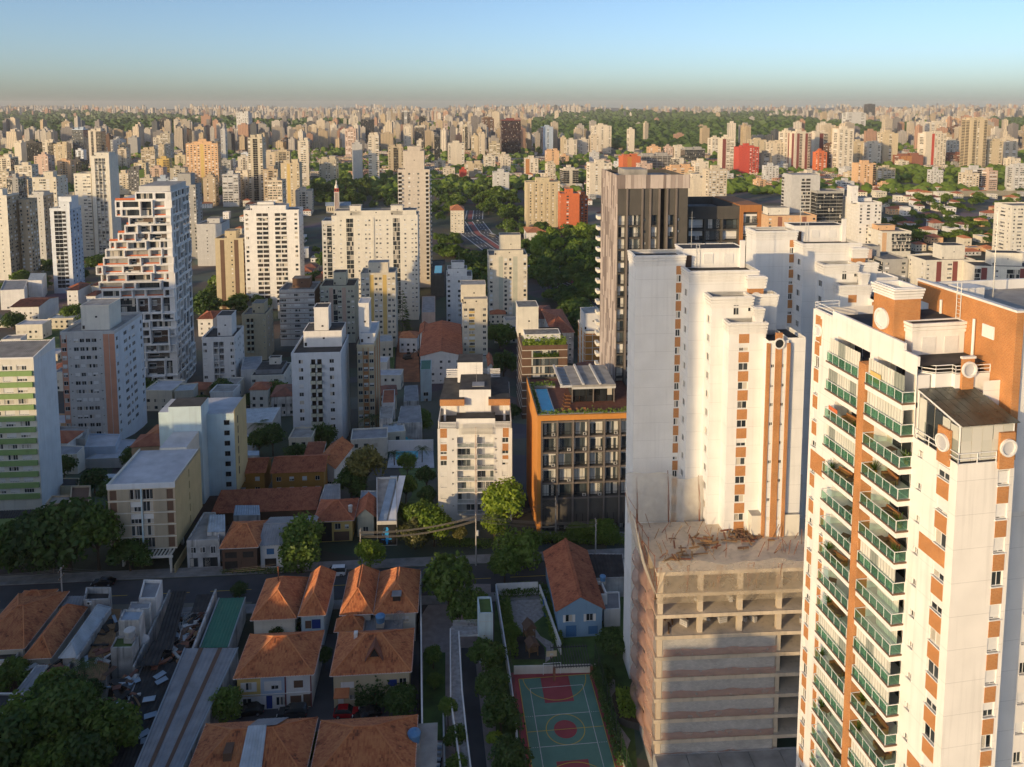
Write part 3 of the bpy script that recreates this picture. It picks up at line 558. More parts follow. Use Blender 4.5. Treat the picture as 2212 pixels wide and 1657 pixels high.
# ---- far towers: (x0, x1, top, base, depth, wall, front, side, accent)
FAR = [
 (155,179,279,362,24,'steelblue','gggg','gg','*striped blue grey office tower'), (190,217,282,365,26,'white','.g.gg','gg','*white and dark glass tower'), (224,236,294,352,22,'brown','....','..','*blank brown slab'),
 (30,45,308,366,18,'white','.','.','*blank white slab'), (46,83,308,360,24,'charcoal','gggg','gg','*dark glass block'), (91,113,306,366,22,'white','W.gg','g','*white tower with a dark side'), (115,143,311,366,24,'cream','w.ww.w','ww','*cream tower'),
 (73,103,337,386,22,'rose','w.ww','ww','*rose coloured block'), (31,68,357,410,22,'white','wWWw','ww','*white balcony block'), (-6,22,340,410,22,'white','wBw','gg','*white balcony block'), (146,176,348,384,28,'charcoal','gggg','gg','*dark glass block'), (18,60,388,440,22,'pale','wwbbww','ww','*pale low block'),
 (304,334,323,384,22,'cream','WWW','ww','*cream tower'), (338,365,343,388,20,'yellow','w.bb','w','*yellow block'), (401,470,310,418,22,'peach','wwwwrwwww','ww','*wide peach slab with a yellow stripe'), (407,434,337,412,16,'brown','.BB.','ww','*brown block with an orange roof house'),
 (342,363,257,306,40,'charcoal','ggg','gg','*black glass tower'), (384,407,279,322,40,'brown','.gg.','gg','*brown office tower'), (510,536,244,326,40,'light_grey','wwwwww','ww','*pale office tower with a chequered front'), (330,349,297,350,26,'white','wWw','w','*white slim tower'), (346,367,288,350,26,'beige','wWWw','ww','*beige tower'),
 (535,566,297,438,20,'beige','W.gg.W','.w','*tall beige tower with a dark recess'), (276,296,297,340,26,'grey','....','..','*blank grey slab'), (238,264,302,356,24,'light_grey','w.ww','ww','*grey tower'), (276,300,366,430,20,'dark_grey','wwww','..','*dark block with a lime green side'), (334,364,386,430,22,'steelblue','w..w','..','*blue white low block'),
 (445,490,367,412,24,'white','w.ww.w','ww','*white balcony block'), (438,464,383,446,18,'tan','.w.w','w','*tan block'), (476,486,279,352,24,'light_grey','w.','w','*grey tower'), (502,535,375,436,22,'white','w.bb.w','w','*white balcony block'), (480,520,395,440,20,'pale','w.ww','w','*pale low block'),
 (643,666,304,412,22,'white','.WW.','gg','*white slim tower'), (606,646,352,450,20,'cream','.wrw.w','..w','*cream tower with a yellow stripe'), (593,626,327,380,24,'cream','wBBw','w','*cream tower'), (568,600,366,442,20,'tan','wbw','....','*tan block with a dark flank'), (560,600,332,380,22,'pale','w.ww','w','*pale low block'),
 (760,782,311,398,26,'light_grey','.','w','*blank pale grey slab'), (795,818,292,398,24,'white','W|W','w','*white slim tower with stripes'), (839,871,317,378,24,'cream','w.gg.w','w','*cream tower with a green crown'), (689,726,344,398,22,'beige','w|ww|w','w','*beige block with shaded foot'), (745,769,278,346,28,'rose','wWWw','ww','*brown tower wrapped in scaffold netting'),
 (733,746,277,320,24,'maroon','..','.','*red brown slab'), (763,773,252,314,26,'white','w','w','*white slim tower'), (779,808,257,316,34,'dark_grey','gggg','gg','*dark glass block'), (867,885,241,304,34,'light_grey','gWg','g','*pale glass tower'), (895,915,274,318,30,'white','ggg','g','*white glass tower'), (873,888,274,324,26,'white','w.w','w','*white slim tower'),
 (905,919,252,292,34,'charcoal','gg','g','*black glass tower'), (943,967,267,308,34,'rose','www','w','*rust coloured tower'), (920,943,286,322,28,'pale','w|w','w','*pale low block'), (900,915,304,352,22,'white','w.g','g','*white slim tower'), (975,988,279,322,26,'white','w.','w','*white slim tower'), (998,1010,272,332,26,'beige','wg','g','*beige tower'),
 (1018,1033,294,344,24,'cream','w|','w','*cream tower'), (1034,1048,289,344,24,'pale','w|','w','*pale low block'), (1045,1067,256,316,34,'brown','ww','ww','*brown office tower'), (1083,1125,259,338,44,'maroon','gggggg','gg','*huge black office slab with a red sheen'), (1057,1080,309,344,26,'sand','WWW','w','*sandy office block'), (938,950,294,362,18,'dark_grey','gg','g','*dark slim tower'),
 (968,1003,309,362,24,'white','w.|.w','..','*white tower'), (1004,1042,353,388,24,'cream','w.WW','w','*cream tower'), (994,1008,367,392,16,'red','r.r','.','*red and white low block'), (1047,1070,337,370,22,'white','wWw','w','*white balcony block'), (1085,1103,339,380,20,'white','www','w','*white balcony block'), (1065,1100,372,418,22,'light_grey','|w|w|','ww','*grey pleated block'),
 (1173,1195,274,334,28,'steelblue','.w.','gg','*blue white tower'), (1282,1321,272,332,28,'white','w|w|w','ww','*white tower with brown stripes'), (1276,1294,294,338,24,'pale','w.w','w','*pale low block'), (1253,1273,301,338,24,'white','w.w','w','*white slim tower'), (1360,1371,279,334,26,'white','.','w','*blank white slab'), (1213,1223,297,340,22,'cream','.w','.','*cream tower'), (1223,1246,302,340,22,'white','w.w','w','*white balcony block'),
 (1181,1208,326,366,22,'peach','.w.','ww','*tan block'), (1135,1163,342,384,22,'white','rww','w','*white block with a brick edge'), (1183,1200,354,396,20,'pale','www','w','*pale low block'), (1217,1250,366,404,22,'white','gg.gg','g','*white block with black windows'), (1275,1322,352,428,22,'white','.w.ww','w','*white tower'), (1137,1210,393,492,16,'sand','|w|w|w|w|w|w','.','*wide ribbed slab with a red tiled house at its foot'),
 (1211,1252,418,506,20,'orange','.w..','..w','*bright orange tower'), (1254,1270,424,500,18,'orange','ww','w','*orange wing'), (1561,1586,299,374,24,'white','rWW','.','*white tower with maroon bands'), (1597,1640,318,384,24,'red','r.rwWw','.','*red and white tower'), (1623,1656,302,340,24,'cream','w.w.w','w','*cream tower'), (1538,1561,299,340,26,'white','wWw','w','*white balcony block'),
 (1480,1523,322,354,30,'grey','ggggg','gg','*grey office block with dark bands'), (1346,1384,338,378,26,'orange','.r..','..','*orange brick hall'), (1386,1453,336,372,34,'concrete','BBBBBB','BB','*wide concrete car park'), (1403,1428,318,346,24,'peach','w.w','w','*peach block'), (1438,1454,318,346,22,'rose','www','w','*rose coloured block'), (1457,1478,317,346,24,'white','w.w','w','*white balcony block'),
 (1531,1571,366,462,18,'pale','wWwWw','.w','*pale yellow block with a window grid'), (1502,1531,349,396,22,'white','W.w','w','*white balcony block'), (1449,1500,361,396,22,'peach','www','w','*orange low block'), (1486,1531,384,450,26,'white','.|.|.','g','*white hall with blue ribs'), (1645,1667,331,380,18,'tan','w','w','*tan block'),
 (1695,1716,285,372,24,'white','w.w','w','*white slim tower'), (1716,1752,287,374,24,'white','|rB|rB','r.r','*white tower with maroon stripes'), (1761,1789,287,366,24,'white','|rB','r.','*white tower with maroon stripes'), (1813,1845,278,376,24,'white','www','w','*white tower'), (1808,1844,313,374,22,'white','w.W','ww','*white balcony block'), (1845,1875,308,362,22,'cream','|W|W','w','*cream tower'), (1876,1904,309,364,22,'white','w.w','w','*white balcony block'),
 (1908,1941,288,362,22,'cream','.w.','ww','*cream tower'), (1789,1809,313,372,20,'brown','ww','ww','*brown block'), (1768,1787,329,376,20,'orange','ww','.w','*orange low block'), (1946,1995,336,366,26,'brick_dark','rr..','w','*brick and concrete fan shaped hall'), (2001,2045,288,364,24,'white','..rwwww','w','*white tower with a red stripe'), (2046,2073,303,356,22,'white','wwww','ww','*white balcony block'),
 (2096,2134,258,368,24,'cream','|bw|b','bb','*tall cream tower with stepped balconies'), (2135,2168,305,366,22,'cream','w.w','ww','*cream tower'), (2010,2046,264,310,28,'white','w|w','ww','*white tower'), (1981,2004,263,300,28,'white','ww','w','*white balcony block'), (2054,2086,258,290,28,'peach','wwww','w','*peach block'), (2057,2089,275,318,26,'brown','WWW','w','*brown block'),
 (1854,1893,353,408,18,'peach','w.ww.g','.','*peach block on a walled plinth'), (2092,2131,364,412,18,'light_grey','gWgW','.w','*grey glassy block'), (2137,2156,369,414,18,'rose','W','w','*rose coloured block'), (2192,2226,360,416,20,'light_grey','wWw','w','*grey glassy block'), (2052,2094,333,360,24,'brick_dark','WWW','w','*low brick building with white bands'), (1664,1694,308,372,22,'pale','w.Ww','w','*pale low block'),
 (1866,1885,292,316,26,'white','w.w','w','*white balcony block'), (1830,1871,244,282,40,'light_grey','w.w','w','*distant white slab pair'), (1876,1891,225,256,60,'charcoal','gg','g','*dark blue glass tower'), (2170,2200,300,350,24,'pale','ww','w','*pale low block'),
]
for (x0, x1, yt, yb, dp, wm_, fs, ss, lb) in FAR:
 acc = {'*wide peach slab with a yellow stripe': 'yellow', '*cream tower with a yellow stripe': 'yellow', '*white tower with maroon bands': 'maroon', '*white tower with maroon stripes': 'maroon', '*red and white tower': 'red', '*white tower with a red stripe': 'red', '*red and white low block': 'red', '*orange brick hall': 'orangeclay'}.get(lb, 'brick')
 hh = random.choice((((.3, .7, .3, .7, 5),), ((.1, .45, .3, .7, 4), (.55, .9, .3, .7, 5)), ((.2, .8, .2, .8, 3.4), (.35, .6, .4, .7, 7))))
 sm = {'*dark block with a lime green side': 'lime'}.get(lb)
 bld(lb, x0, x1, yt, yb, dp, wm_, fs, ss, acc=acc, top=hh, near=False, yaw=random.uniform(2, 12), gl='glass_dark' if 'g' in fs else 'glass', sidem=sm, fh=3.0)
# ---------------------------------------------------------------- brick and white tower filling the right edge
def ring(parent, fc, u, z, r, d=.05, mat='white', name='round_window', back='blind', thick=.2):
 """round opening with a raised white rim"""
 mb = MB(mat); n = 28
 for i in range(n):
  a, b = 2 * math.pi * i / n, 2 * math.pi * (i + 1) / n
  P = lambda t, rr, dd: fc.p(u + rr * math.cos(t), z + rr * math.sin(t), dd)
  ri = r * .78
  mb.face([P(a, ri, d + thick), P(a, r, d + thick), P(b, r, d + thick), P(b, ri, d + thick)], mat); mb.face([P(a, r, d), P(b, r, d), P(b, r, d + thick), P(a, r, d + thick)], mat); mb.face([P(a, ri, d + thick), P(b, ri, d + thick), P(b, ri, d + .02), P(a, ri, d + .02)], mat)
 if back: mb.face([fc.p(u + r * .8 * math.cos(2 * math.pi * i / n), z + r * .8 * math.sin(2 * math.pi * i / n), d + .02) for i in range(n)], back)
 return mb.build(name, parent)
def cornice(mb, x0, x1, y0, y1, z0, z1, mat, n=4):
 """stack of thin projecting courses round a block's head"""
 for i in range(n):
  za = z0 + (z1 - z0) * i / n; zb = z0 + (z1 - z0) * (i + .72) / n; k = .10 + .05 * i
  mb.box(x0 - k, x1 + k, y0 - k, y0 + .0, za, zb, mat); mb.box(x0 - k, x0, y0 + .0, y1 + k, za, zb, mat); mb.box(x1, x1 + k, y0 + .0, y1 + k, za, zb, mat); mb.box(x0, x1, y1, y1 + k, za, zb, mat)
def pipe_rail(parent, pts, z, h=.75, mat='frame_white'):
 mb = MB(mat)
 for a, b in zip(pts, pts[1:]):
  for q in (h, h * .55, h * .1): mb.tube((a[0], a[1], z + q), (b[0], b[1], z + q), .05, mat, seg=5)
  L = math.dist(a, b); n = max(1, int(L / 1.8))
  for i in range(n + 1): t = i / n; x, y = a[0] + (b[0] - a[0]) * t, a[1] + (b[1] - a[1]) * t; mb.tube((x, y, z), (x, y, z + h), .045, mat, seg=5)
 return mb.build('railing', parent)
def tower_right():
 rt = thing('apartment_tower', 'white and brick apartment tower with green glass balconies filling the right edge', 'apartment tower', (37.9, 63.8, 0), R(9.5))
 fh = 3.08; L = 23.1; Wd = 15.0
 left = Face((0, L, 0), (0, -1, 0), L); S = lambda s: L - s          # S turns distance from the front corner into u
 front = Face((0, 0, 0), (1, 0, 0), 5.5)
 zB = 69.8; levels = [zB - fh * k for k in range(23)]                   # balcony floors
 w = MB('tower_white'); rects = []; fr_rects = []; wins = []
 bal_l = [('a', S(11.4), S(5.7)), ('b', S(18.2), S(12.5))]
 for k, z in enumerate(levels):
  if z < 2: break
  for nme, u0, u1 in bal_l: rects.append((u0 + .05, u1 - .05, z + .04, z + 2.62, 1.5, None))
  if z + 1.1 < 65.8:
   rects.append((S(2.35), S(.9), z + .95, z + 2.25, .18, None)); wins.append((left, S(1.62), z + .95, 1.45, 1.3))
   rects.append((S(4.9), S(4.3), z + 1.5, z + 2.15, .18, None)); wins.append((left, S(4.6), z + 1.5, .6, .65))
   fr_rects.append((3.95, 5.05, z + .8, z + 2.15, .18, None)); wins.append((front, 4.5, z + .8, 1.1, 1.35))
  rects.append((S(22.5), S(21.6), z + .95, z + 2.25, .18, None)); wins.append((left, S(22.05), z + .95, .9, 1.3))
  if k > 6: rects.append((S(20.1), S(19.5), z + .9, z + 1.6, .18, None)); wins.append((left, S(19.8), z + .9, .6, .7))
 H1, H2 = 66.6, 74.2
 # left wall: the part under the front terrace is lower than the balcony part
 lw = Face((0, L, 0), (0, -1, 0), L - 5.6)
 hi = [r for r in rects if r[1] <= L - 5.6 + .01]
 lw.holes(w, H2, hi, 'tower_white', reveal='white')
 fw = Face((0, 5.6, 0), (0, -1, 0), 5.6); lo = [(r[0] - (L - 5.6), r[1] - (L - 5.6)) + r[2:] for r in rects if r[0] >= L - 5.6 - .01]
 fw.holes(w, H1, lo, 'tower_white', reveal='white'); front.holes(w, H1, fr_rects, 'tower_white', reveal='white')
 w.box(0.02, 5.5, 5.58, 5.6, H1, H1 + .01, 'white')
 w.face([(5.5, 0, 0), (5.5, 4, 0), (5.5, 4, H1), (5.5, 0, H1)], 'tower_white')
 w.face([(0.02, 0.02, H1 - .9), (5.48, 0.02, H1 - .9), (5.48, 5.6, H1 - .9), (0.02, 5.6, H1 - .9)], 'roof_concrete')
 w.face([(0, L, 0), (0, L, H2), (Wd, L, H2), (Wd, L, 0)], 'tower_white'); w.face([(Wd, 4, 0), (Wd, L, 0), (Wd, L, H2), (Wd, 4, H2)], 'tower_white')
 # wall set back on the right with its own windows
 rf = Face((5.5, 4.0, 0), (1, 0, 0), Wd - 5.5); rr = []
 for k, z in enumerate(levels):
  for u in (.75, 2.8, 6.2):
   if z + 3 < 72 and z > 2: rr.append((u - .45, u + .45, z + .9, z + 2.1, .18, None)); wins.append((rf, u, z + .9, .9, 1.2))
 rf.holes(w, 72.2, rr, 'tower_white', reveal='white')
 w.build('wall', rt)
 for i, (fc, u, z, ww, hh) in enumerate(wins):
  q = put_win(rt, fc, u, z, ww, hh, -.14, random.choice((0, 2, 2, 1, 1, 0)) if ww > .7 else 0)
  mb = CACHE.get(('sill', ww))
  if mb is None:
   m_ = MB('white'); m_.box(-ww / 2 - .08, ww / 2 + .08, -.26, .0, -.08, .0, 'white'); mb = CACHE[('sill', ww)] = m_.mesh('window_sill')
  put('sill', mb, q)
 # brick panels between the windows
 def bpanel(fc, u0, u1, z0, z1):
  k = ('bp', round(u1 - u0, 2), round(z1 - z0, 2))
  if k not in CACHE: m_ = MB('brick'); m_.box(0, u1 - u0, -.05, .02, 0, z1 - z0, 'brick'); CACHE[k] = m_.mesh('brick_panel')
  put('brick_panel', CACHE[k], rt, fc.p(u0, z0, 0), fc.rz)
 for k, z in enumerate(levels):
  if z < 2: break
  if z + 2.25 < 66:
   bpanel(front, 3.95, 5.05, z + 2.25, z + fh + .7)
   if k % 7 != 5: bpanel(left, S(2.35), S(.9), z + 2.35, z + fh + .85)
   else: bpanel(left, S(4.2), S(.9), z + 2.35, z + fh + .85)
  if k != 5: bpanel(left, S(22.5), S(21.6), z + 2.4, z + fh + .75)
  else: bpanel(left, S(22.5), S(19.6), z + 1.3, z + fh + .5)
  if k > 6: bpanel(left, S(20.15), S(19.45), z + 1.7, z + fh + .8)
 m_ = MB('brick'); left.box(m_, S(12.5), S(11.4), .5, 71.6, -.3, 1.22, 'brick'); m_.build('brick_pilaster', rt)
 # balconies: slab, green glass parapet, curtains or furniture behind
 bw = 5.6
 sl_ = MB('tower_white'); sl_.box(-bw / 2, bw / 2, -1.25, -.0, -.62, -.02, 'white'); sl_.box(-bw / 2 - .06, bw / 2 + .06, -1.31, -1.25, -.10, .06, 'brown'); sl_.box(bw / 2, bw / 2 + .06, -1.25, 0, -.1, .06, 'brown'); SLAB = sl_.mesh('balcony_slab')
 g = MB('glass_green'); g.box(-.52, .52, -.012, .012, .12, 1.02, 'glass_green'); PANE = g.mesh('glass_panel')
 r_ = MB('frame_white')
 r_.box(-bw / 2, bw / 2, -1.27, -1.2, 1.04, 1.1, 'frame_white'); r_.box(bw / 2 - .06, bw / 2, -1.2, 0, 1.04, 1.1, 'frame_white'); r_.box(-bw / 2, -bw / 2 + .06, -1.2, 0, 1.04, 1.1, 'frame_white')
 for i in range(6): x = -bw / 2 + .03 + (bw - .06) * i / 5; r_.box(x - .025, x + .025, -1.26, -1.21, .04, 1.04, 'frame_white')
 r_.box(bw / 2 - .05, bw / 2, -.05, 0, .04, 1.04, 'frame_white'); RAIL = r_.mesh('railing_frame')
 c = MB('curtain'); n = 26
 for i in range(n):
  x0 = -bw / 2 + .1 + (bw - .2) * i / n; x1 = -bw / 2 + .1 + (bw - .2) * (i + 1) / n; d0, d1 = (.05, 0) if i % 2 else (0, .05)
  c.face([(x0, d0, 0), (x1, d1, 0), (x1, d1, 2.5), (x0, d0, 2.5)], 'curtain')
 CURT = c.mesh('curtain')
 dm = MB('frame_dark'); dm.box(-bw / 2, bw / 2, .02, .1, 0, 2.5, 'beige')
 for i, x in enumerate((-1.9, -.5, .9)): dm.box(x, x + 1.3, -.02, .02, .02, 2.2, 'glass_dark'); dm.box(x - .05, x, -.04, .0, .02, 2.2, 'frame_white')
 DOOR = dm.mesh('sliding_door')
 sofa = MB('timber'); sofa.box(-.9, .9, -.4, .4, .02, .4, 'timber'); sofa.box(-.9, .9, .22, .4, .4, .85, 'wood'); sofa.box(-.9, -.72, -.4, .22, .4, .6, 'wood'); sofa.box(.72, .9, -.4, .22, .4, .6, 'wood'); SOFA = sofa.mesh('balcony_sofa')
 tb = MB('frame_dark'); tb.box(-.4, .4, -.4, .4, .68, .73, 'timber')
 for x in (-.34, .34):
  for y in (-.34, .34): tb.box(x - .03, x + .03, y - .03, y + .03, .02, .68, 'frame_dark')
 TAB = tb.mesh('balcony_table')
 pot = MB('soil'); pot.lathe([(.18, .02), (.26, .4), (.24, .4)], 'ochre', 10)
 for i in range(40):
  t = random.uniform(0, 6.28); l = random.uniform(.4, .8); z = random.uniform(.3, .9); a = Vector((0, 0, .4)); b = Vector((l * math.cos(t), l * math.sin(t), .4 + z)); s_ = Vector((-math.sin(t), math.cos(t), 0)) * .06
  pot.face([a - s_, a + s_, b + s_ * .3, b - s_ * .3], 'leaf_mid')
 POT = pot.mesh('potted_plant')
 for k, z in enumerate(levels):
  if z < 4: break
  for nme, u0, u1 in bal_l:
   uc = (u0 + u1) / 2; b = put('balcony', SLAB, rt, left.p(uc, z, 0), left.rz)
   rl = put('railing', RAIL, b)
   for i in range(5): put('glass_panel', PANE, b, (-bw / 2 + .03 + (bw - .06) * (i + .5) / 5, -1.235, 0))
   put('glass_panel', PANE, b, (bw / 2 - .03, -.62, 0), R(90))
   put('sliding_door', DOOR, b, (0, 1.42, .05))
   t = random.random()
   if k == 0 or t < .45: put('curtain', CURT, b, (0, -1.0 if t < .25 or k < 2 else .35, .06), sc=(1 if t < .25 or k < 2 else .6, 1, 1))
   if t > .35 and k > 1:
    if t > .6: put('sofa', SOFA, b, (random.uniform(-1.2, 1.2), random.uniform(-.5, .4), .04), random.uniform(-.3, .3))
    put('table', TAB, b, (random.uniform(-1.8, 1.8), random.uniform(-.7, 0), .04), random.uniform(0, 1))
    put('potted_plant', POT, b, (random.choice((-2.3, 2.2)), random.uniform(-.8, 0), .04), random.uniform(0, 6))
   if t > .8: q = MB('rose'); m_ = random.choice(('maroon', 'blue_deep', 'yellow', 'white', 'orange')); q.box(-2.2, -.6, -1.16, -1.12, .5, 1.5, m_); q.build('laundry', b)
   if k % 5 == 0: put('air_conditioner', ac_mesh(), b, (2.1, -.75, .05))
 # roof storeys
 u = MB('white'); 
 u.box(0.02, .25, 5.62, L - .3, 73.3, H2 + .01, 'white'); u.face([(.2, 5.7, 73.3), (7.2, 5.7, 73.3), (7.2, L - .2, 73.3), (.2, L - .2, 73.3)], 'tar')
 u.box(.0, .3, 7.6, 19.2, H2 - .02, H2 + .7, 'white')
 t2 = [(1.0, 7.4), (1.0, 6.4), (1.9, 5.62), (3.6, 5.62), (3.6, 5.2), (7.15, 5.2), (7.15, 8.55), (1.0, 8.55)]
 u.prism(t2, 66.0, 72.5, 'white', 'tar'); u.box(3.2, 7.15, 8.6, 13.5, 72.4, 76.3, 'white', 'tar'); u.box(1.6, 3.2, 8.6, 9.65, 72.4, 76.3, 'white', 'tar'); cornice(u, 1.6, 7.15, 8.6, 9.65, 75.4, 76.5, 'white', 3)
 u.build('penthouse', rt)
 for x in (2.6, 5.0):
  q = MB('blind'); q.box(x, x + 1.45, 8.52, 8.58, 73.4, 75.0, 'blind'); q.build('roller_shutter', rt)
 t2f = Face((0, 5.62, 0), (1, 0, 0), 7)
 for x, zz in ((1.0, 69.9), (6.4, 69.9)): put_win(rt, Face((0, 5.18, 0), (1, 0, 0), 7), x + .3, zz, .6, .65, .06, 0)
 put_win(rt, Face((0, 5.18, 0), (1, 0, 0), 7), 4.7, 69.4, 1.1, 1.2, .06, 1)
 pipe_rail(rt, [(1.0, 9.0), (1.05, 6.4), (1.95, 5.68), (3.65, 5.68), (3.65, 5.26), (7.2, 5.26)], 72.5)
 cl = MB('brick'); cl.box(4.1, 5.3, 4.95, 5.2, 70.6, 74.0, 'brick'); cl.box(4.0, 5.4, 4.9, 5.22, 74.0, 74.2, 'white'); cl.build('brick_column', rt)
 ring(rt, Face((0, 4.95, 0), (1, 0, 0), 7), 4.7, 73.0, .75, .02, back='roof_pale')
 # brick chimney tower with a round window
 ch = MB('brick'); ch.box(.35, 3.15, 9.7, 12.9, 72.3, 78.5, 'brick'); cornice(ch, .35, 3.15, 9.7, 12.9, 78.5, 79.6, 'white', 4); ch.box(.36, 3.14, 9.71, 9.95, 78.5, 79.6, 'white'); ch.box(.36, .6, 9.95, 12.89, 78.5, 79.6, 'white'); ch.box(2.9, 3.14, 9.95, 12.89, 78.5, 79.6, 'white'); ch.box(.6, 2.9, 12.65, 12.89, 78.5, 79.6, 'white'); ch.build('brick_chimney', rt)
 ring(rt, Face((.35, 12.9, 0), (0, -1, 0), 3), 1.5, 76.2, 1.05, .02)
 # tall brick core
 co = MB('brick'); co.box(7.2, 7.5, 2.6, 15.6, 64, 78.8, 'brick'); co.box(7.5, 7.95, 2.6, 2.9, 64, 78.8, 'brick'); co.box(7.1, 7.7, 2.5, 15.7, 78.8, 79.0, 'white'); co.box(7.7, 8.05, 2.5, 3.1, 78.8, 79.0, 'white'); co.build('brick_wall', rt)
 cw = MB('white'); cw.box(7.5, 20, 3.0, 15.5, 60, 77.6, 'white', 'roof_concrete'); cw.box(7.96, 20, 2.9, 3.2, 76, 78.2, 'white'); cw.box(7.7, 20, 15.2, 15.5, 77.6, 78.6, 'white'); cw.box(9.5, 12, 12, 14, 77.6, 78.7, 'white'); cw.build('core_block', rt)
 for y in (5.0, 13.8): q = MB('frame_white'); q.box(7.1, 7.2, y, y + 1.4, 75.6, 76.8, 'frame_white'); q.box(7.08, 7.12, y + .1, y + 1.3, 75.7, 76.7, 'blind'); q.build('window', rt)
 lad = MB('rail_pale')
 for y in (9.2, 9.75): lad.tube((7.05, y, 73), (7.05, y, 80), .04, 'rail_pale', seg=5)
 for i in range(18): lad.tube((7.05, 9.2, 73.2 + i * .37), (7.05, 9.75, 73.2 + i * .37), .025, 'rail_pale', seg=4)
 lad.build('ladder', rt)
 for x, y, z in ((7.0, 11.8, 73.3), (6.9, 7.2, 72.6)): q = MB('frame_white'); q.tube((x, y, z), (x, y, z + 4.4), .13, 'frame_white', seg=8); q.build('vent_pipe', rt)
 aerial(rt, 13, 12, 77.6, 9)
 # glass conservatory on the front terrace
 gz = MB('frame_white'); gz.tube((0.15, .15, H1), (0.15, .15, 69.9), .08, 'frame_white'); gz.tube((5.3, .15, H1), (5.3, .15, 69.9), .08, 'frame_white'); gz.tube((.15, 5.4, H1), (.15, 5.4, 71.1), .08, 'frame_white'); gz.tube((.15, .15, 69.9), (5.3, .15, 69.9), .09, 'frame_white'); gz.tube((.15, .15, 69.9), (.15, 5.4, 71.1), .09, 'frame_white'); gz.build('conservatory_frame', rt)
 for i in range(7):
  x0, x1 = .1 + i * .8, .1 + (i + 1) * .8 - .05
  for j in range(3):
   y0, y1 = -.15 + j * 1.9, -.15 + (j + 1) * 1.9 - .05; z = lambda y: 69.98 + (y + .15) * .215
   q = MB('glass_dark'); q.hexa([(x0, y0, z(y0)), (x1, y0, z(y0)), (x1, y1, z(y1)), (x0, y1, z(y1))], [(x0, y0, z(y0) + .05), (x1, y0, z(y0) + .05), (x1, y1, z(y1) + .05), (x0, y1, z(y1) + .05)], 'glass_roof'); q.build('roof_pane', rt)
 for i in range(5):
  q = MB('curtain'); q.box(.3 + i * 1.0, 1.25 + i * 1.0, .1, .14, H1 + .2, 69.8, 'curtain'); q.build('glass_panel', rt)
  q = MB('curtain'); q.box(.12, .16, .3 + i * 1.0, 1.2 + i * 1.0, H1 + .2, 69.8 + .2 * i, 'glass' if i in (2, 3) else 'curtain'); q.build('glass_panel', rt)
 pipe_rail(rt, [(-.05, 5.4), (-.05, -.05), (3.6, -.05)], H1 - .05, 1.0)
 for fc, u, s0 in ((left, S(1.62), 1), (front, 4.5, 2)):
  q = MB('brick'); fc.box(q, u - .72, u + .72, H1 - .6, 69.2, -.04, .22, 'brick'); q.build('brick_column', rt); ring(rt, fc, u, 67.9, .78, .22, back='roof_pale')
 # low glazed terrace and round window at the far end of the balcony side
 q = MB('brick'); left.box(q, S(22.3), S(21.3), 70.4, 73.4, -.05, .06, 'brick'); q.build('brick_column', rt); ring(rt, left, S(21.8), 72.0, .7, .06, back='roof_pale')
 pipe_rail(rt, [(.1, 19.4), (.1, 22.9), (3, 22.9)], H2, .8)
 return rt
def ac_mesh():
 if 'ac' not in CACHE:
  m_ = MB('frame_white'); m_.box(-.4, .4, -.16, .16, .0, .6, 'light_grey'); m_.lathe([(.2, 0), (.2, .01)], 'frame_dark', 12)
  m_.v = m_.v[:]; CACHE['ac'] = None
  q = MB('light_grey'); q.box(-.42, .42, -.17, .17, 0, .62, 'light_grey'); n = 12
  q.face([(.22 * math.cos(6.2832 * i / n) - .08, -.18, .32 + .22 * math.sin(6.2832 * i / n)) for i in range(n)], 'frame_dark'); CACHE['ac'] = q.mesh('air_conditioner')
 return CACHE['ac']
surf('glass_roof', (.05, .055, .045), .25, .4, .8)
tower_right()

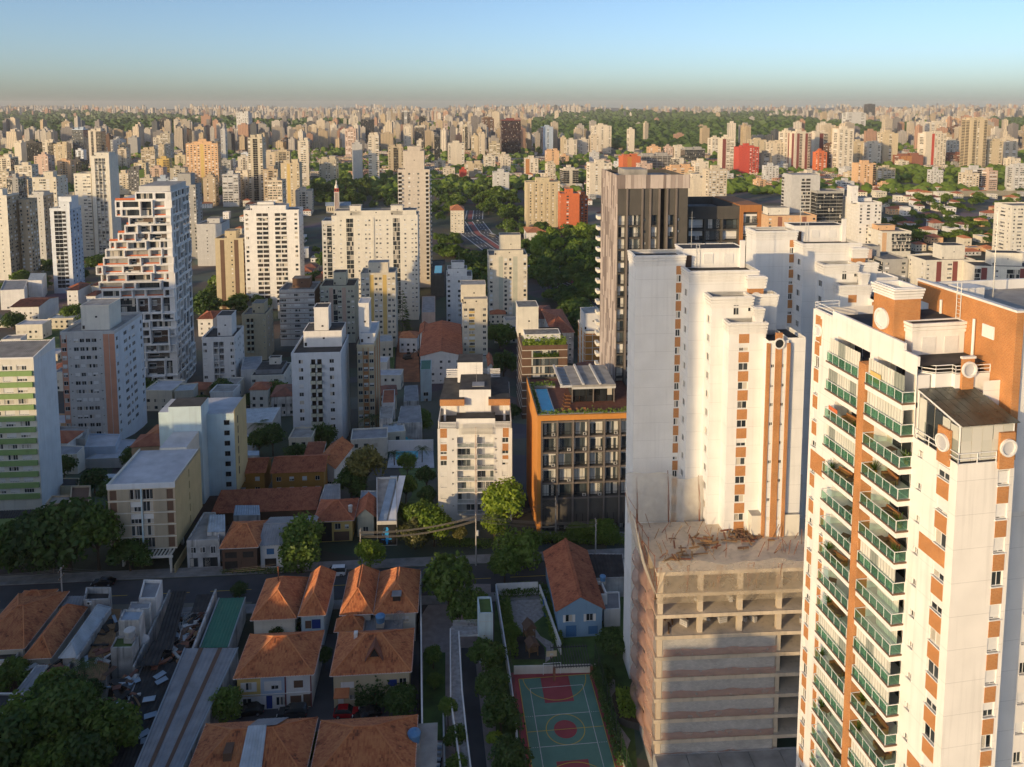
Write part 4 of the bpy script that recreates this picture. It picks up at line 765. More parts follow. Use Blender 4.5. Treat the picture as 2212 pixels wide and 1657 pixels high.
# ---------------------------------------------------------------- the pair of white stepped towers
def stepped_tower(label, loc, yaw):
 rt = thing('apartment_tower', label, 'apartment tower', loc, R(yaw)); fh = 3.0
 # blocks: x0, x1, front y, back y, top, spec of window columns on front / left
 B = [(0.0, 8.0, 0.0, 5.0, 73.0), (7.6, 18.6, -4.0, 6.0, 71.2), (10.2, 16.6, -7.2, -4.0, 67.8), (12.2, 17.9, -9.6, -7.2, 64.4), (17.6, 20.7, -11.4, -6.0, 62.0), (20.9, 23.6, -10.8, -4.0, 62.2), (16.6, 21.0, -6.0, -4.0, 67.8)]
 w = MB('tower_pale'); wins = []; panels = []
 def wallface(fc, h, cols):
  rects = []
  for (u, ww, hh, sill, br) in cols:
   k = 0
   while True:
    z = h - 2.4 - (k + 1) * fh
    if z < 3: break
    rects.append((u - ww / 2, u + ww / 2, z + sill, z + sill + hh, .18, None)); wins.append((fc, u, z + sill, ww, hh))
    if br: panels.append((fc, u - ww / 2 - .05, u + ww / 2 + .05, z + sill + hh + .12, z + fh + sill - .12))
    k += 1
  fc.holes(w, h, rects, 'tower_pale', reveal='white')
 for i, (x0, x1, y0, y1, h) in enumerate(B):
  Ff = Face((x0, y0, 0), (1, 0, 0), x1 - x0); Lf = Face((x0, y1, 0), (0, -1, 0), y1 - y0); Rf = Face((x1, y0, 0), (0, 1, 0), y1 - y0)
  fcols = {0: [(7.1, .8, 1.15, .9, True)], 1: [], 2: [], 3: [(2.3, 1.5, 1.15, .9, True)], 4: [(.75, .55, .55, 1.2, False), (2.35, .55, .55, 1.2, False)], 5: [], 6: []}[i]
  lcols = {1: [(8.2, 1.4, 1.2, .9, False)], 2: [(1.7, 1.4, 1.2, .9, False)], 3: [], }.get(i, [])
  wallface(Ff, h, fcols); wallface(Lf, h, lcols); wallface(Rf, h, [])
  w.face([(x1, y1, 0), (x0, y1, 0), (x0, y1, h), (x1, y1, h)], 'tower_pale')
  w.face([(x0 + .02, y0 + .02, h - .7), (x1 - .02, y0 + .02, h - .7), (x1 - .02, y1 - .02, h - .7), (x0 + .02, y1 - .02, h - .7)], 'tar')
  if i not in (4, 5): cornice(w, x0, x1, y0, y1, h - 1.8, h + .05, 'white', 4)
  w.box(x0 + .0, x0 + .25, y0 + .0, y1, h - .7, h, 'white') if i in (1, 2, 3) else None
 w.build('wall', rt)
 for fc, u, z, ww, hh in wins: put_win(rt, fc, u, z, ww, hh, -.14, random.choice((0, 0, 1)) if abs(fc.u.y) < .5 else 0)
 for fc, u0, u1, z0, z1 in panels:
  k = ('bp2', round(u1 - u0, 2), round(z1 - z0, 2))
  if k not in CACHE: m_ = MB('brick'); m_.box(0, u1 - u0, -.03, .02, 0, z1 - z0, 'brick'); CACHE[k] = m_.mesh('brick_panel')
  put('brick_panel', CACHE[k], rt, fc.p(u0, z0, 0), fc.rz)
 bay = Face((17.6, -11.4, 0), (1, 0, 0), 3.1)
 for u0, u1, top in ((-.25, .28, 61.6), (1.05, 2.05, 63.2), (2.82, 3.35, 61.6)): q = MB('brick'); bay.box(q, u0, u1, .5, top, -.2, .16, 'brick'); q.build('brick_pilaster', rt)
 ring(rt, bay, 1.55, 61.6, .85, .16, back='glass_dark')
 q = MB('brick'); q.box(16.9, 19.3, -4.8, -4.1, 62, 68.4, 'brick'); q.build('brick_column', rt); ring(rt, Face((16.9, -4.8, 0), (1, 0, 0), 2.4), 1.2, 66.8, 1.0, .02)
 q = MB('white'); q.box(16.7, 19.5, -5.0, -3.9, 68.4, 70.4, 'white'); cornice(q, 16.7, 19.5, -5.0, -3.9, 68.5, 70.4, 'white', 4); q.build('chimney_cap', rt)
 q = MB('white'); q.box(8.2, 18.3, 1.5, 5.9, 70.4, 73.6, 'white', 'tar'); q.box(17.6, 18.4, 1.0, 1.5, 70.4, 75.0, 'white'); cornice(q, 8.2, 18.3, 1.5, 5.9, 73.2, 73.8, 'white', 2); q.build('lift_house', rt)
 for x in (11.6, 15.0): q = MB('blind'); q.box(x, x + 1.6, 1.4, 1.47, 71.2, 72.8, 'blind'); q.build('roller_shutter', rt)
 q = MB('brown'); q.box(8.6, 9.6, 1.42, 1.48, 70.6, 72.6, 'brown'); q.build('roof_door', rt)
 lad = MB('rail_pale')
 for x in (10.3, 10.85): lad.tube((x, 1.3, 70.6), (x, 1.3, 74.4), .035, 'rail_pale', seg=5)
 for i in range(10): lad.tube((10.3, 1.3, 70.8 + i * .38), (10.85, 1.3, 70.8 + i * .38), .02, 'rail_pale', seg=4)
 lad.build('ladder', rt)
 q = MB('frame_white'); q.box(16.2, 17.4, -9.5, -8.3, 64.0, 66.6, 'white'); cornice(q, 16.2, 17.4, -9.5, -8.3, 65.0, 66.6, 'white', 4); q.build('chimney_cap', rt)
 for x, z in ((14.0, 64.9), (16.3, 65.4)): put_win(rt, Face((0, -7.22, 0), (1, 0, 0), 30), x, z, .9, 1.7 if x < 15 else .7, .04, 0)
 aerial(rt, 10.0, 3.0, 73.6, 6)
 return rt
P3 = at_y(1374, 551, 124.0)
stepped_tower('near white stepped tower with brick strips behind the building site', (P3.x, 124.0, 0), 4.5)
stepped_tower('farther white stepped tower with brick strips, its left half in shadow', (P3.x + 27, 148.5, 0), 4.5)
# ---------------------------------------------------------------- building under construction wrapped in safety nets
def netmat(name, col, a):
 m, nt, p = _new(name); N, L = nt.nodes, nt.links; nt.nodes.remove(p)
 d = N.new('ShaderNodeBsdfDiffuse'); d.inputs[0].default_value = (*col, 1); tl = N.new('ShaderNodeBsdfTranslucent'); tl.inputs[0].default_value = (*col, 1)
 m0 = N.new('ShaderNodeMixShader'); L.new(d.outputs[0], m0.inputs[1]); L.new(tl.outputs[0], m0.inputs[2]); m0.inputs[0].default_value = .4
 t = N.new('ShaderNodeBsdfTransparent'); mx = N.new('ShaderNodeMixShader')
 tc = N.new('ShaderNodeTexCoord'); n = N.new('ShaderNodeTexNoise'); n.inputs['Scale'].default_value = .7; L.new(tc.outputs['Object'], n.inputs['Vector'])
 mr = N.new('ShaderNodeMapRange'); mr.inputs['To Min'].default_value = a - .14; mr.inputs['To Max'].default_value = a + .14; L.new(n.outputs['Fac'], mr.inputs['Value'])
 L.new(mr.outputs[0], mx.inputs[0]); L.new(t.outputs[0], mx.inputs[1]); L.new(m0.outputs[0], mx.inputs[2]); L.new(mx.outputs[0], N['Material Output'].inputs[0])
 return m
netmat('net_pink', (.60, .36, .28), .48); netmat('net_pale', (.72, .62, .48), .36); netmat('net_white', (.74, .67, .56), .46)
def netting(name, parent, A, B, C, D_, mat, bulge=.4, nu=14, nv=6, nrm=(0, -1, 0), rag=0.0, bot=None):
 """sagging net between four corners A-B (bottom) and D-C (top)"""
 mb = MB(mat); n = Vector(nrm); A, B, C, D_ = map(Vector, (A, B, C, D_)); idx = []
 for j in range(nv + 1):
  row = []
  for i in range(nu + 1):
   u, v = i / nu, j / nv; p = A.lerp(B, u).lerp(D_.lerp(C, u), v)
   p = p + n * (bulge * math.sin(math.pi * v) * (.6 + .4 * math.sin(u * 17)) + .06 * math.sin(u * 41 + v * 5)); p.z += rag * (math.sin(u * 13) + .5 * math.sin(u * 31 + 1)) * (v if bot is None else 1)
   row.append(len(mb.v)); mb.v.append(tuple(p))
  idx.append(row)
 for a, b in zip(idx, idx[1:]):
  for i in range(nu): mb.f.append((a[i], a[i + 1], b[i + 1], b[i])); mb.m.append(0)
 return mb.build(name, parent, smooth=True)
def site():
 o = at_y(1414, 1594, 105.0); rt = thing('construction_frame', 'unfinished concrete apartment building wrapped in pink and white safety nets', 'building site', (o.x, 105.0, 0), R(3.5))
 Wd, Dp = 27.0, 13.0; z0 = 5.4; fh = 3.22; nf = 9
 for k in range(nf + 0):
  z = z0 + fh * k; q = MB('site'); q.box(-.2, Wd, -.2, Dp, z - .28, z, 'site'); q.box(-.25, Wd, -.26, -.2, z - .5, z + .05, 'site'); q.build('floor_slab', rt)
 z = z0 + fh * nf - fh
 cols = [(.5, 0), (6.4, .3), (12.2, .3), (18.0, .3), (23.5, .3), (.5, 6), (6.4, 6), (12.2, 6), (18, 6), (.5, 12), (6.4, 12), (12.2, 12), (18, 12), (23.5, 12)]
 cm = MB('site'); cm.box(-.35, .35, 0, .7, 0, fh - .28, 'site'); CM = cm.mesh('column')
 for k in range(-1, nf - 1):
  for (x, y) in cols: put('column', CM, rt, (x, y, z0 + fh * k))
 for i in range(60):
  x, y = random.uniform(.5, Wd - 1), random.uniform(2, 12); zz = z0 + fh * 8; q = MB('rust'); q.tube((x, y, zz), (x + random.uniform(-1.2, 1.2), y + random.uniform(-.8, .8), zz + random.uniform(.6, 2.4)), .05, 'timber' if i % 2 else 'rust', seg=4); q.build('starter_bar', rt)
 front = Face((0, 0, 0), (1, 0, 0), Wd)
 for k in range(-1, 5):
  zz = z0 + fh * k
  q = MB('block'); q.box(.9, 17.5, .05, .25, zz, zz + 2.55, 'block'); q.build('block_wall', rt)
  q = MB('block'); q.box(0.05, .25, .8, 5.8, zz, zz + 2.4, 'block'); q.build('block_wall', rt)
  q = MB('block'); q.box(18.5, 27, 4.0, 4.2, zz, zz + 2.6, 'block'); q.box(20, 21.3, 3.96, 4.0, zz + .1, zz + 2.1, 'interior'); q.box(22.8, 23.8, 3.96, 4.0, zz + .1, zz + 2.1, 'interior'); q.build('block_wall', rt)
  q = MB('interior'); q.box(1, 26, 6.5, 6.6, zz, zz + 2.9, 'concrete'); q.build('inner_wall', rt)
  netting('safety_net', rt, (.9, -.12, zz + .0), (17.6, -.12, zz + .0), (17.6, -.16, zz + 1.1), (.9, -.16, zz + 1.1), 'net_pink', .10, 40, 3, rag=.10)
 rnd = random.Random(3)
 for k in (7,):                                                        # shoring props under the top slab
  for i in range(70):
   x, y = rnd.uniform(.5, Wd - 1), rnd.uniform(.2, 9); zz = z0 + fh * k; q = MB('timber'); q.tube((x, y, zz), (x + rnd.uniform(-.35, .35), y + rnd.uniform(-.3, .3), zz + fh - .3), .06, 'timber', seg=4); q.build('shoring_prop', rt)
 for i in range(26):
  x, y = rnd.uniform(1, Wd - 2), rnd.uniform(.0, 3); zz = z0 + fh * 7; q = MB('timber'); q.tube((x, y, zz + rnd.uniform(.1, 2)), (x + rnd.uniform(-2.5, 2.5), y + rnd.uniform(-.3, 1), zz + rnd.uniform(.2, 2.7)), .05, 'timber', seg=4); q.build('shoring_brace', rt)
 bp = MB('block'); 
 for i in range(3):
  for j in range(3): bp.box(i * .42, i * .42 + .4, 0, .5, j * .22, j * .22 + .2, 'block')
 BP = bp.mesh('block_stack')
 for k in (5, 6):
  for i in range(16 if k == 5 else 5): put('block_stack', BP, rt, (rnd.uniform(3, 25), rnd.uniform(1.2, 6), z0 + fh * k + .005), rnd.uniform(0, 3), sc=(1, 1, rnd.uniform(.6, 1.7)))
 for k in (5, 6, 8):                                                   # planks and rubbish on the open floors
  for i in range(80 if k == 8 else 22):
   cx = rnd.choice((3.5, 9, 14.5, 15.5, 20)); x, y = max(.8, min(Wd - 2, rnd.gauss(cx, 1.3))), max(.8, min(11, rnd.gauss(3 + cx * .33, 1.2))); a = rnd.choice((.1, .25, 1.4)) + rnd.gauss(0, .25); l = rnd.uniform(.6, 2.8); zz = z0 + fh * k + .02 + (rnd.uniform(0, .5) if k == 8 else 0); q = MB(rnd.choice(('timber', 'timber', 'rust', 'brown'))); q.box(-l / 2, l / 2, -.12, .12, 0, rnd.uniform(.04, .25), q.mats[0]); q.build('plank', rt, (x, y, zz), a)
 # roof: lift house, lattice brackets and the tall net fence
 zr = z0 + fh * 8
 q = MB('pale'); q.box(16.5, 24, 8, 12.5, zr, zr + 3.4, 'pale', 'roof_concrete'); q.box(18.2, 19.0, 9, 9.8, zr + 3.4, zr + 3.43, 'interior'); q.build('lift_house', rt)
 def bracket(x, y, dx, dy, h):
  q = MB('rust'); a = Vector((x, y, zr - 3)); b = Vector((x + dx, y + dy, zr + h)); q.tube(a, b, .06, 'rust', seg=4); q.tube(Vector((x, y, zr + h * .4)), b, .05, 'rust', seg=4); q.tube((x, y, zr - 2), (x, y, zr + h * .45), .06, 'rust', seg=4); q.build('net_bracket', rt)
 tops = []
 for i, x in enumerate((-.2, 4.2, 8.6, 13.0, 17.4, 21.8, 26.2)): bracket(x, -.2, rnd.uniform(-.3, .3), -1.6, 1.7 + .3 * (i % 2)); tops.append((x, -1.8, zr + 1.8 + .3 * (i % 2)))
 for i, y in enumerate((1, 5, 9, 13)): bracket(-.2, y, -1.9, 0, 4.2 + 1.0 * (i % 2))
 for i, x in enumerate((0, 5, 10, 15, 20, 25)): bracket(x, 13, 0, 1.2, 7.0 + (i % 2))
 # the front of the top storey and the pale band below it
 netting('safety_net', rt, (-.3, -.35, zr - 4.6), (Wd, -.35, zr - 4.4), (Wd, -1.9, zr + 2.0), (-.4, -1.9, zr + 2.6), 'net_pale', .45, 40, 8, rag=.28)
 netting('safety_net', rt, (-.35, 13, zr - 3.4), (-.35, -.2, zr - 3.4), (-2.4, -.4, zr + 3.4), (-2.2, 13, zr + 6.6), 'net_white', .4, 26, 8, (-1, 0, 0), .35)
 netting('safety_net', rt, (-1.5, 13.6, zr - .2), (27, 13.6, zr - .2), (27, 14.2, zr + 6.4), (-1.8, 14.0, zr + 7.6), 'net_white', .4, 40, 8, (0, -1, 0), .5)
 for k in range(-1, 7):                                                # pink bulging nets down the left flank, one for each storey
  zz = z0 + fh * k; netting('safety_net', rt, (-.3, 12.5, zz), (-.3, -.2, zz), (-.35, -.2, zz + fh - .25), (-.35, 12.5, zz + fh - .25), 'net_pink', .9, 22, 6, (-1, 0, 0), .08)
 q = MB('roof_pale')
 for i in range(6): q.box(i * 4.6, i * 4.6 + 4.5, -4.6, -.4, 3.0, 3.2, 'roof_concrete')
 q.build('protective_platform', rt); q = MB('block'); q.box(-.2, 27, -.3, 0, 0, 3.2, 'block'); q.box(-.3, -.05, 0, 13, 0, 2.4, 'block'); q.build('ground_wall', rt)
 return rt
site()

# ---------------------------------------------------------------- dark tower with ribbed crown
def dark_tower():
 Y = 195.0; A = at_y(1335, 381, Y); rt = thing('apartment_tower', 'tall dark brown tower with a ribbed pinkish crown', 'apartment tower', (A.x, Y, -5), R(4.5)); h = A.z + 5; Wd, Dp, fh = 18.0, 21.0, 3.02
 Ff = Face((0, 0, 0), (1, 0, 0), Wd); Lf = Face((0, Dp, 0), (0, -1, 0), Dp); w = MB('charcoal'); rects = []; items = []
 hb = h - 3.0                                                        # underside of the ribbed crown
 colsF = [(.25, 2.05, 'loft'), (2.75, 6.0, 'loft'), (6.6, 7.5, 's'), (8.7, 10.3, 'bal'), (11.0, 12.3, 'slot'), (13.0, 14.6, 'bal'), (15.4, 16.3, 's')]
 k = 0
 while True:
  z = hb - 6.6 - (k + 1) * fh
  if z < 3: break
  for u0, u1, t in colsF:
   if t == 'slot': continue
   if t == 's': rects.append((u0 + .1, u0 + .75, z + 1.2, z + 1.9, .2, None)); items.append((u0 + .42, z + 1.2, .65, .7, 's')); continue
   rects.append((u0, u1, z + .1, z + 2.75, .9, None)); items.append(((u0 + u1) / 2, z + .1, u1 - u0, 2.65, t))
  k += 1
 rects.append((11.0, 12.2, 3, hb - .1, 1.2, 'interior')); rects.append((6.65, 7.0, 6, 7, .2, None))
 Ff.holes(w, hb, rects, 'charcoal'); Lf.quad(w, 0, Dp, 0, h, 0, 'rose'); w.face([(Wd, 0, 0), (Wd, Dp, 0), (Wd, Dp, h), (Wd, 0, h)], 'charcoal'); w.face([(Wd, Dp, 0), (0, Dp, 0), (0, Dp, h), (Wd, Dp, h)], 'charcoal'); w.face([(.1, .1, h - 1.0), (Wd - .1, .1, h - 1), (Wd - .1, Dp - .1, h - 1), (.1, Dp - .1, h - 1)], 'roof_concrete'); w.face([(0, 0, hb), (Wd, 0, hb), (Wd, 0, h), (0, 0, h)], 'charcoal')
 w.build('wall', rt)
 for u, z, ww, hh, t in items:
  put('window', win_mesh(ww, hh, 0 if t == 's' else random.choice((0, 0, 0, 1)), 'frame_dark', 'glass_loft', 1 if t == 's' else (3 if ww > 2.5 else 2)), rt, Ff.p(u, z, -.15 if t == 's' else -.85), 0)
  if t != 's': put('railing', rail_mesh(ww, 1.0), rt, Ff.p(u, z, -.08), 0)
 for u in (2.4, 6.3, 8.3, 10.65, 12.65, 15.0): q = MB('brown'); Ff.box(q, u - .22, u + .22, 3, hb, -.02, .35, 'concrete_brown'); q.build('pilaster', rt)
 rnd = random.Random(5); tones = ('rib_a', 'rib_b', 'rib_c'); x = -.3
 while x < Wd + .2:                                                    # vertical ribs of the crown
  wd = rnd.uniform(.45, 1.25); q = MB(); Ff.box(q, x, min(x + wd - .04, Wd + .35), hb - .1, h + .35, .02, .22 + rnd.uniform(0, .12), rnd.choice(tones)); q.build('crown_rib', rt); x += wd
 ribs = {t: MB(t) for t in tones}; n = 0
 u = 0
 while u < Dp:                                                         # offset panels on the left flank
  wd = rnd.uniform(.8, 1.5); z = -rnd.uniform(0, 4)
  while z < h:
   l = rnd.uniform(3, 8); t = rnd.choice(tones); n += 1
   q = ribs[t]; Lf.box(q, u, min(u + wd - .03, Dp), max(z, 0), min(z + l - .03, h + .3), .01, .08 + rnd.uniform(0, .1), t); z += l
  u += wd
 for t in tones: ribs[t].build('flank_panels', rt, kind='stuff')
 q = MB('light_grey'); q.box(3, 9, 6, 14, h - 1, h + 1.2, 'roof_concrete'); q.build('rooftop_block', rt)
 # white balcony column on the far edge of the flank
 for k in range(24):
  q = MB('white'); q.box(-.9, .0, Dp + .1, Dp + 3.4, h - 14 - k * 3.02, h - 13.1 - k * 3.02, 'pale'); q.build('balcony', rt)
 return rt
wall('rib_a', (.46, .39, .35), .1); wall('rib_b', (.32, .265, .24), .1); wall('rib_c', (.20, .16, .145), .1); wall('concrete_brown', (.16, .135, .12), .1)
dark_tower()
rt, W_, D_, h_ = bld('dark balcony block with an orange timber frame and planted roof', 1487, 1598, 446, 0, 22, 'charcoal', 'BBB', '', fh=3.1, Y=206.0, fr='frame_dark', gl='glass_loft', par=2.2, near=True)
q = MB('wood'); q.box(W_, W_ + .9, -.6, 20, 0, h_ + .3, 'wood'); q.box(W_ + 5.0, W_ + 5.8, -.6, 20, 0, h_ + .3, 'wood'); q.box(W_ + .9, W_ + 5.0, -.6, 20, h_ - 1.6, h_ + .3, 'wood'); q.build('timber_frame', rt)
q = MB('charcoal'); q.box(W_ + .9, W_ + 5.0, .3, 20, 0, h_ - 1.6, 'charcoal'); q.build('side_bay', rt)
for k in range(14):
 z = h_ - 1.7 - 3.1 * (k + 1); put('window', win_mesh(3.9, 2.4, random.choice((0, 1, 3)), 'frame_dark', 'glass_loft', 3), rt, (W_ + 2.95, .2, z + .2)); put('railing', rail_mesh(4.0, 1.0), rt, (W_ + 2.95, -.35, z + .1)); q = MB('dark_grey'); q.box(W_ + .92, W_ + 4.98, -.45, .28, z - .15, z + .08, 'dark_grey'); q.build('balcony_slab', rt)

# ---------------------------------------------------------------- loft building with rooftop pool
def pool_building():
 Y = 172.0; A = at_y(1161, 897, Y); rt = thing('loft_building', 'loft building in an orange frame with a swimming pool on its roof', 'apartment building', (A.x, Y, -3.5), R(4.5)); h = A.z + 3.5; Wd, Dp = 24.5, 25.0; fh = 3.66
 Ff = Face((0, 0, 0), (1, 0, 0), Wd); w = MB('charcoal'); rects = []; pos = []; bay = 3.62
 for i in range(6):
  for k in range(5): u = 1.0 + bay * i; z = h - 1.6 - fh * (k + 1); rects.append((u + .2, u + bay - .25, z + .12, z + fh - .25, 1.0, None)); pos.append((u + bay / 2 - .02, z + .12, bay - .45, fh - .37))
  u = 1.0 + bay * i; rects.append((u + .2, u + bay - .3, .4, 3.7, .8, None)); pos.append((u + bay / 2 - .05, .4, bay - .5, 3.3))
 Ff.holes(w, h - .6, rects, 'charcoal'); w.face([(0, Dp, 0), (0, 0, 0), (0, 0, h), (0, Dp, h)], 'orangeclay'); w.face([(Wd, 0, 0), (Wd, Dp, 0), (Wd, Dp, h), (Wd, 0, h)], 'charcoal'); w.face([(Wd, Dp, 0), (0, Dp, 0), (0, Dp, h), (Wd, Dp, h)], 'charcoal'); w.build('wall', rt)
 q = MB('orangeclay'); q.box(-.05, .75, -.55, 0, 0, h, 'orangeclay'); q.box(.75, Wd, -.55, 0, h - 1.15, h, 'orangeclay'); q.box(-.05, .0, 0, Dp, 0, h, 'orangeclay'); q.build('clay_frame', rt)
 for (u, z, ww, hh) in pos:
  put('window', win_mesh(ww, hh, random.choice((0, 0, 0, 3)), 'frame_dark', 'glass_loft', 3), rt, Ff.p(u, z, -.9), 0)
  if z > 3: put('railing', rail_mesh(ww, 1.0), rt, Ff.p(u, z, -.06), 0)
  if z > 3 and random.random() < .5: put('air_conditioner', ac_mesh(), rt, Ff.p(u + ww * .3, z + .02, -.3), 0)
 for i in range(7): u = 1.0 + bay * i; q = MB('concrete_brown'); Ff.box(q, u - .2, u + .16, 0, h - 1.15, .0, .42, 'concrete_brown'); q.build('pilaster', rt)
 for i in range(6):
  for k in range(6): u = 1.0 + bay * i; z = h - 1.6 - fh * k - (0 if k < 5 else 0); q = MB('concrete_brown'); Ff.box(q, u + .16, u + bay - .2, z - .25, z + .1, .0, .3, 'concrete_brown'); q.build('floor_beam', rt)
  for j in (.9, 2.3): q = MB('interior'); Ff.box(q, 1 + bay * i + j, 1 + bay * i + j + .12, 4.6, 6.4, -.02, .02, 'interior'); q.build('slot_window', rt)
 zr = h - .5; q = MB('deck'); q.face([(.1, .1, zr), (Wd - .1, .1, zr), (Wd - .1, Dp - .1, zr), (.1, Dp - .1, zr)], 'deck'); q.build('roof_deck', rt)
 q = MB('white'); q.box(1.2, 4.4, 2.0, 17.2, zr, zr + .25, 'light_grey'); q.build('pool_edge', rt); q = MB('pool_water'); q.box(1.45, 4.15, 2.3, 16.9, zr + .25, zr + .28, 'pool_water'); q.build('pool', rt)
 for a, b, c, d in ((.1, 1.0, .2, 18), (1, 22, .2, 1.2), (.1, 6.5, 18.2, 20)): q = MB('concrete'); q.box(a, b, c, d, zr, zr + .5, 'concrete'); q.build('planter', rt); bush_box(rt, a, b, c, d, zr + .5, .9)
 for i in range(10): q = MB('glass'); q.box(-.02, .04, .2 + i * 2.4, 2.5 + i * 2.4, h, h + 1.1, 'glass_roof'); q.build('glass_panel', rt)
 # pavilion with a slatted canopy
 q = MB('light_grey'); q.box(9.0, 19.5, 7, 21, zr + 4.2, zr + 4.7, 'roof_concrete'); q.box(9.0, 19.5, 7, 7.4, zr + 3.7, zr + 4.2, 'light_grey')
 for x in (6.2, 11.5, 15.5): q.box(x, x + .5, 7, 21, zr + 4.7, zr + 5.1, 'light_grey')
 q.box(6.2, 9.0, 6.9, 7.3, zr + 4.2, zr + 4.7, 'light_grey'); q.build('pavilion_roof', rt)
 for i in range(13): q = MB('steel'); q.box(6.3, 9.0, 7.4 + i * 1.05, 7.7 + i * 1.05, zr + 4.3, zr + 4.6, 'steel'); q.build('canopy_slat', rt)
 for i in range(6): q = MB('glass_dark'); q.box(9.4 + i * 1.65, 10.95 + i * 1.65, 8.4, 8.46, zr + .1, zr + 3.7, 'glass_dark'); q.build('glass_panel', rt)
 for x in (9.1, 14.2, 19.2): q = MB('rail_dark'); q.box(x, x + .25, 7.9, 8.15, zr, zr + 4.2, 'concrete_brown'); q.build('post', rt)
 q = MB('interior'); q.box(9.6, 19, 12, 20, zr, zr + 3.9, 'interior'); q.build('pavilion_core', rt)
 lg = MB('timber'); lg.box(-.3, .3, -.9, .4, .25, .33, 'wood'); lg.hexa([(-.3, .4, .28), (.3, .4, .28), (.3, .45, .25), (-.3, .45, .25)], [(-.3, .95, .75), (.3, .95, .75), (.3, 1.0, .72), (-.3, 1.0, .72)], 'wood')
 for x in (-.27, .27):
  for y in (-.85, .35): lg.box(x - .03, x + .03, y - .03, y + .03, 0, .25, 'timber')
 LG = lg.mesh('sun_lounger'); R4 = rt
 e1, e2 = e12(4.5); base = Vector((A.x, Y, -3.5 + zr))
 for i in range(5): o = put('sun_lounger', LG, None, base + e1 * (7.0 + .45 * i) + e2 * (3.2 + 2.2 * i), R(70)); tag(o, 'brown timber sun lounger on the pool deck beside the rooftop pool', 'lounger', 'loungers on the pool deck')
 for i in range(4): o = put('sun_lounger', LG, None, base + e1 * (6.4 + 1.7 * i) + e2 * 2.2, R(15), sc=(1, 1, 1)); tag(o, 'brown timber sun lounger in the row along the planted front edge', 'lounger', 'loungers along the roof edge')
 return rt
def bush_box(parent, x0, x1, y0, y1, z, hh, mat='leaf_mid', dens=9, name='planting', size=.3, rnd=random):
 mb = MB(mat); n = int(min(900, max(20, (x1 - x0) * (y1 - y0) * hh * dens * 2)))
 for i in range(n):
  c = Vector((rnd.uniform(x0, x1), rnd.uniform(y0, y1), z + abs(rnd.gauss(0, .45)) * hh)); a = Vector((rnd.gauss(0, 1), rnd.gauss(0, 1), rnd.gauss(0, .6))).normalized() * size * rnd.uniform(.6, 1.3); b = a.orthogonal().normalized() * size * .5
  mb.face([c - a, c - b, c + a, c + b], mat)
 return mb.build(name, parent)
pool_building(); bush_box(PLB[0], .4, PLB[1] - .3, .4, 4.8, PLB[2] - .9, 2.8, 'leaf_bright', 14, 'roof_planting', .55); bush_box(PLB[0], PLB[1] * .25, PLB[1] * .8, -.4, .5, PLB[2] - 4.4, 1.6, 'leaf_mid', 40, 'balcony_planting', .4)
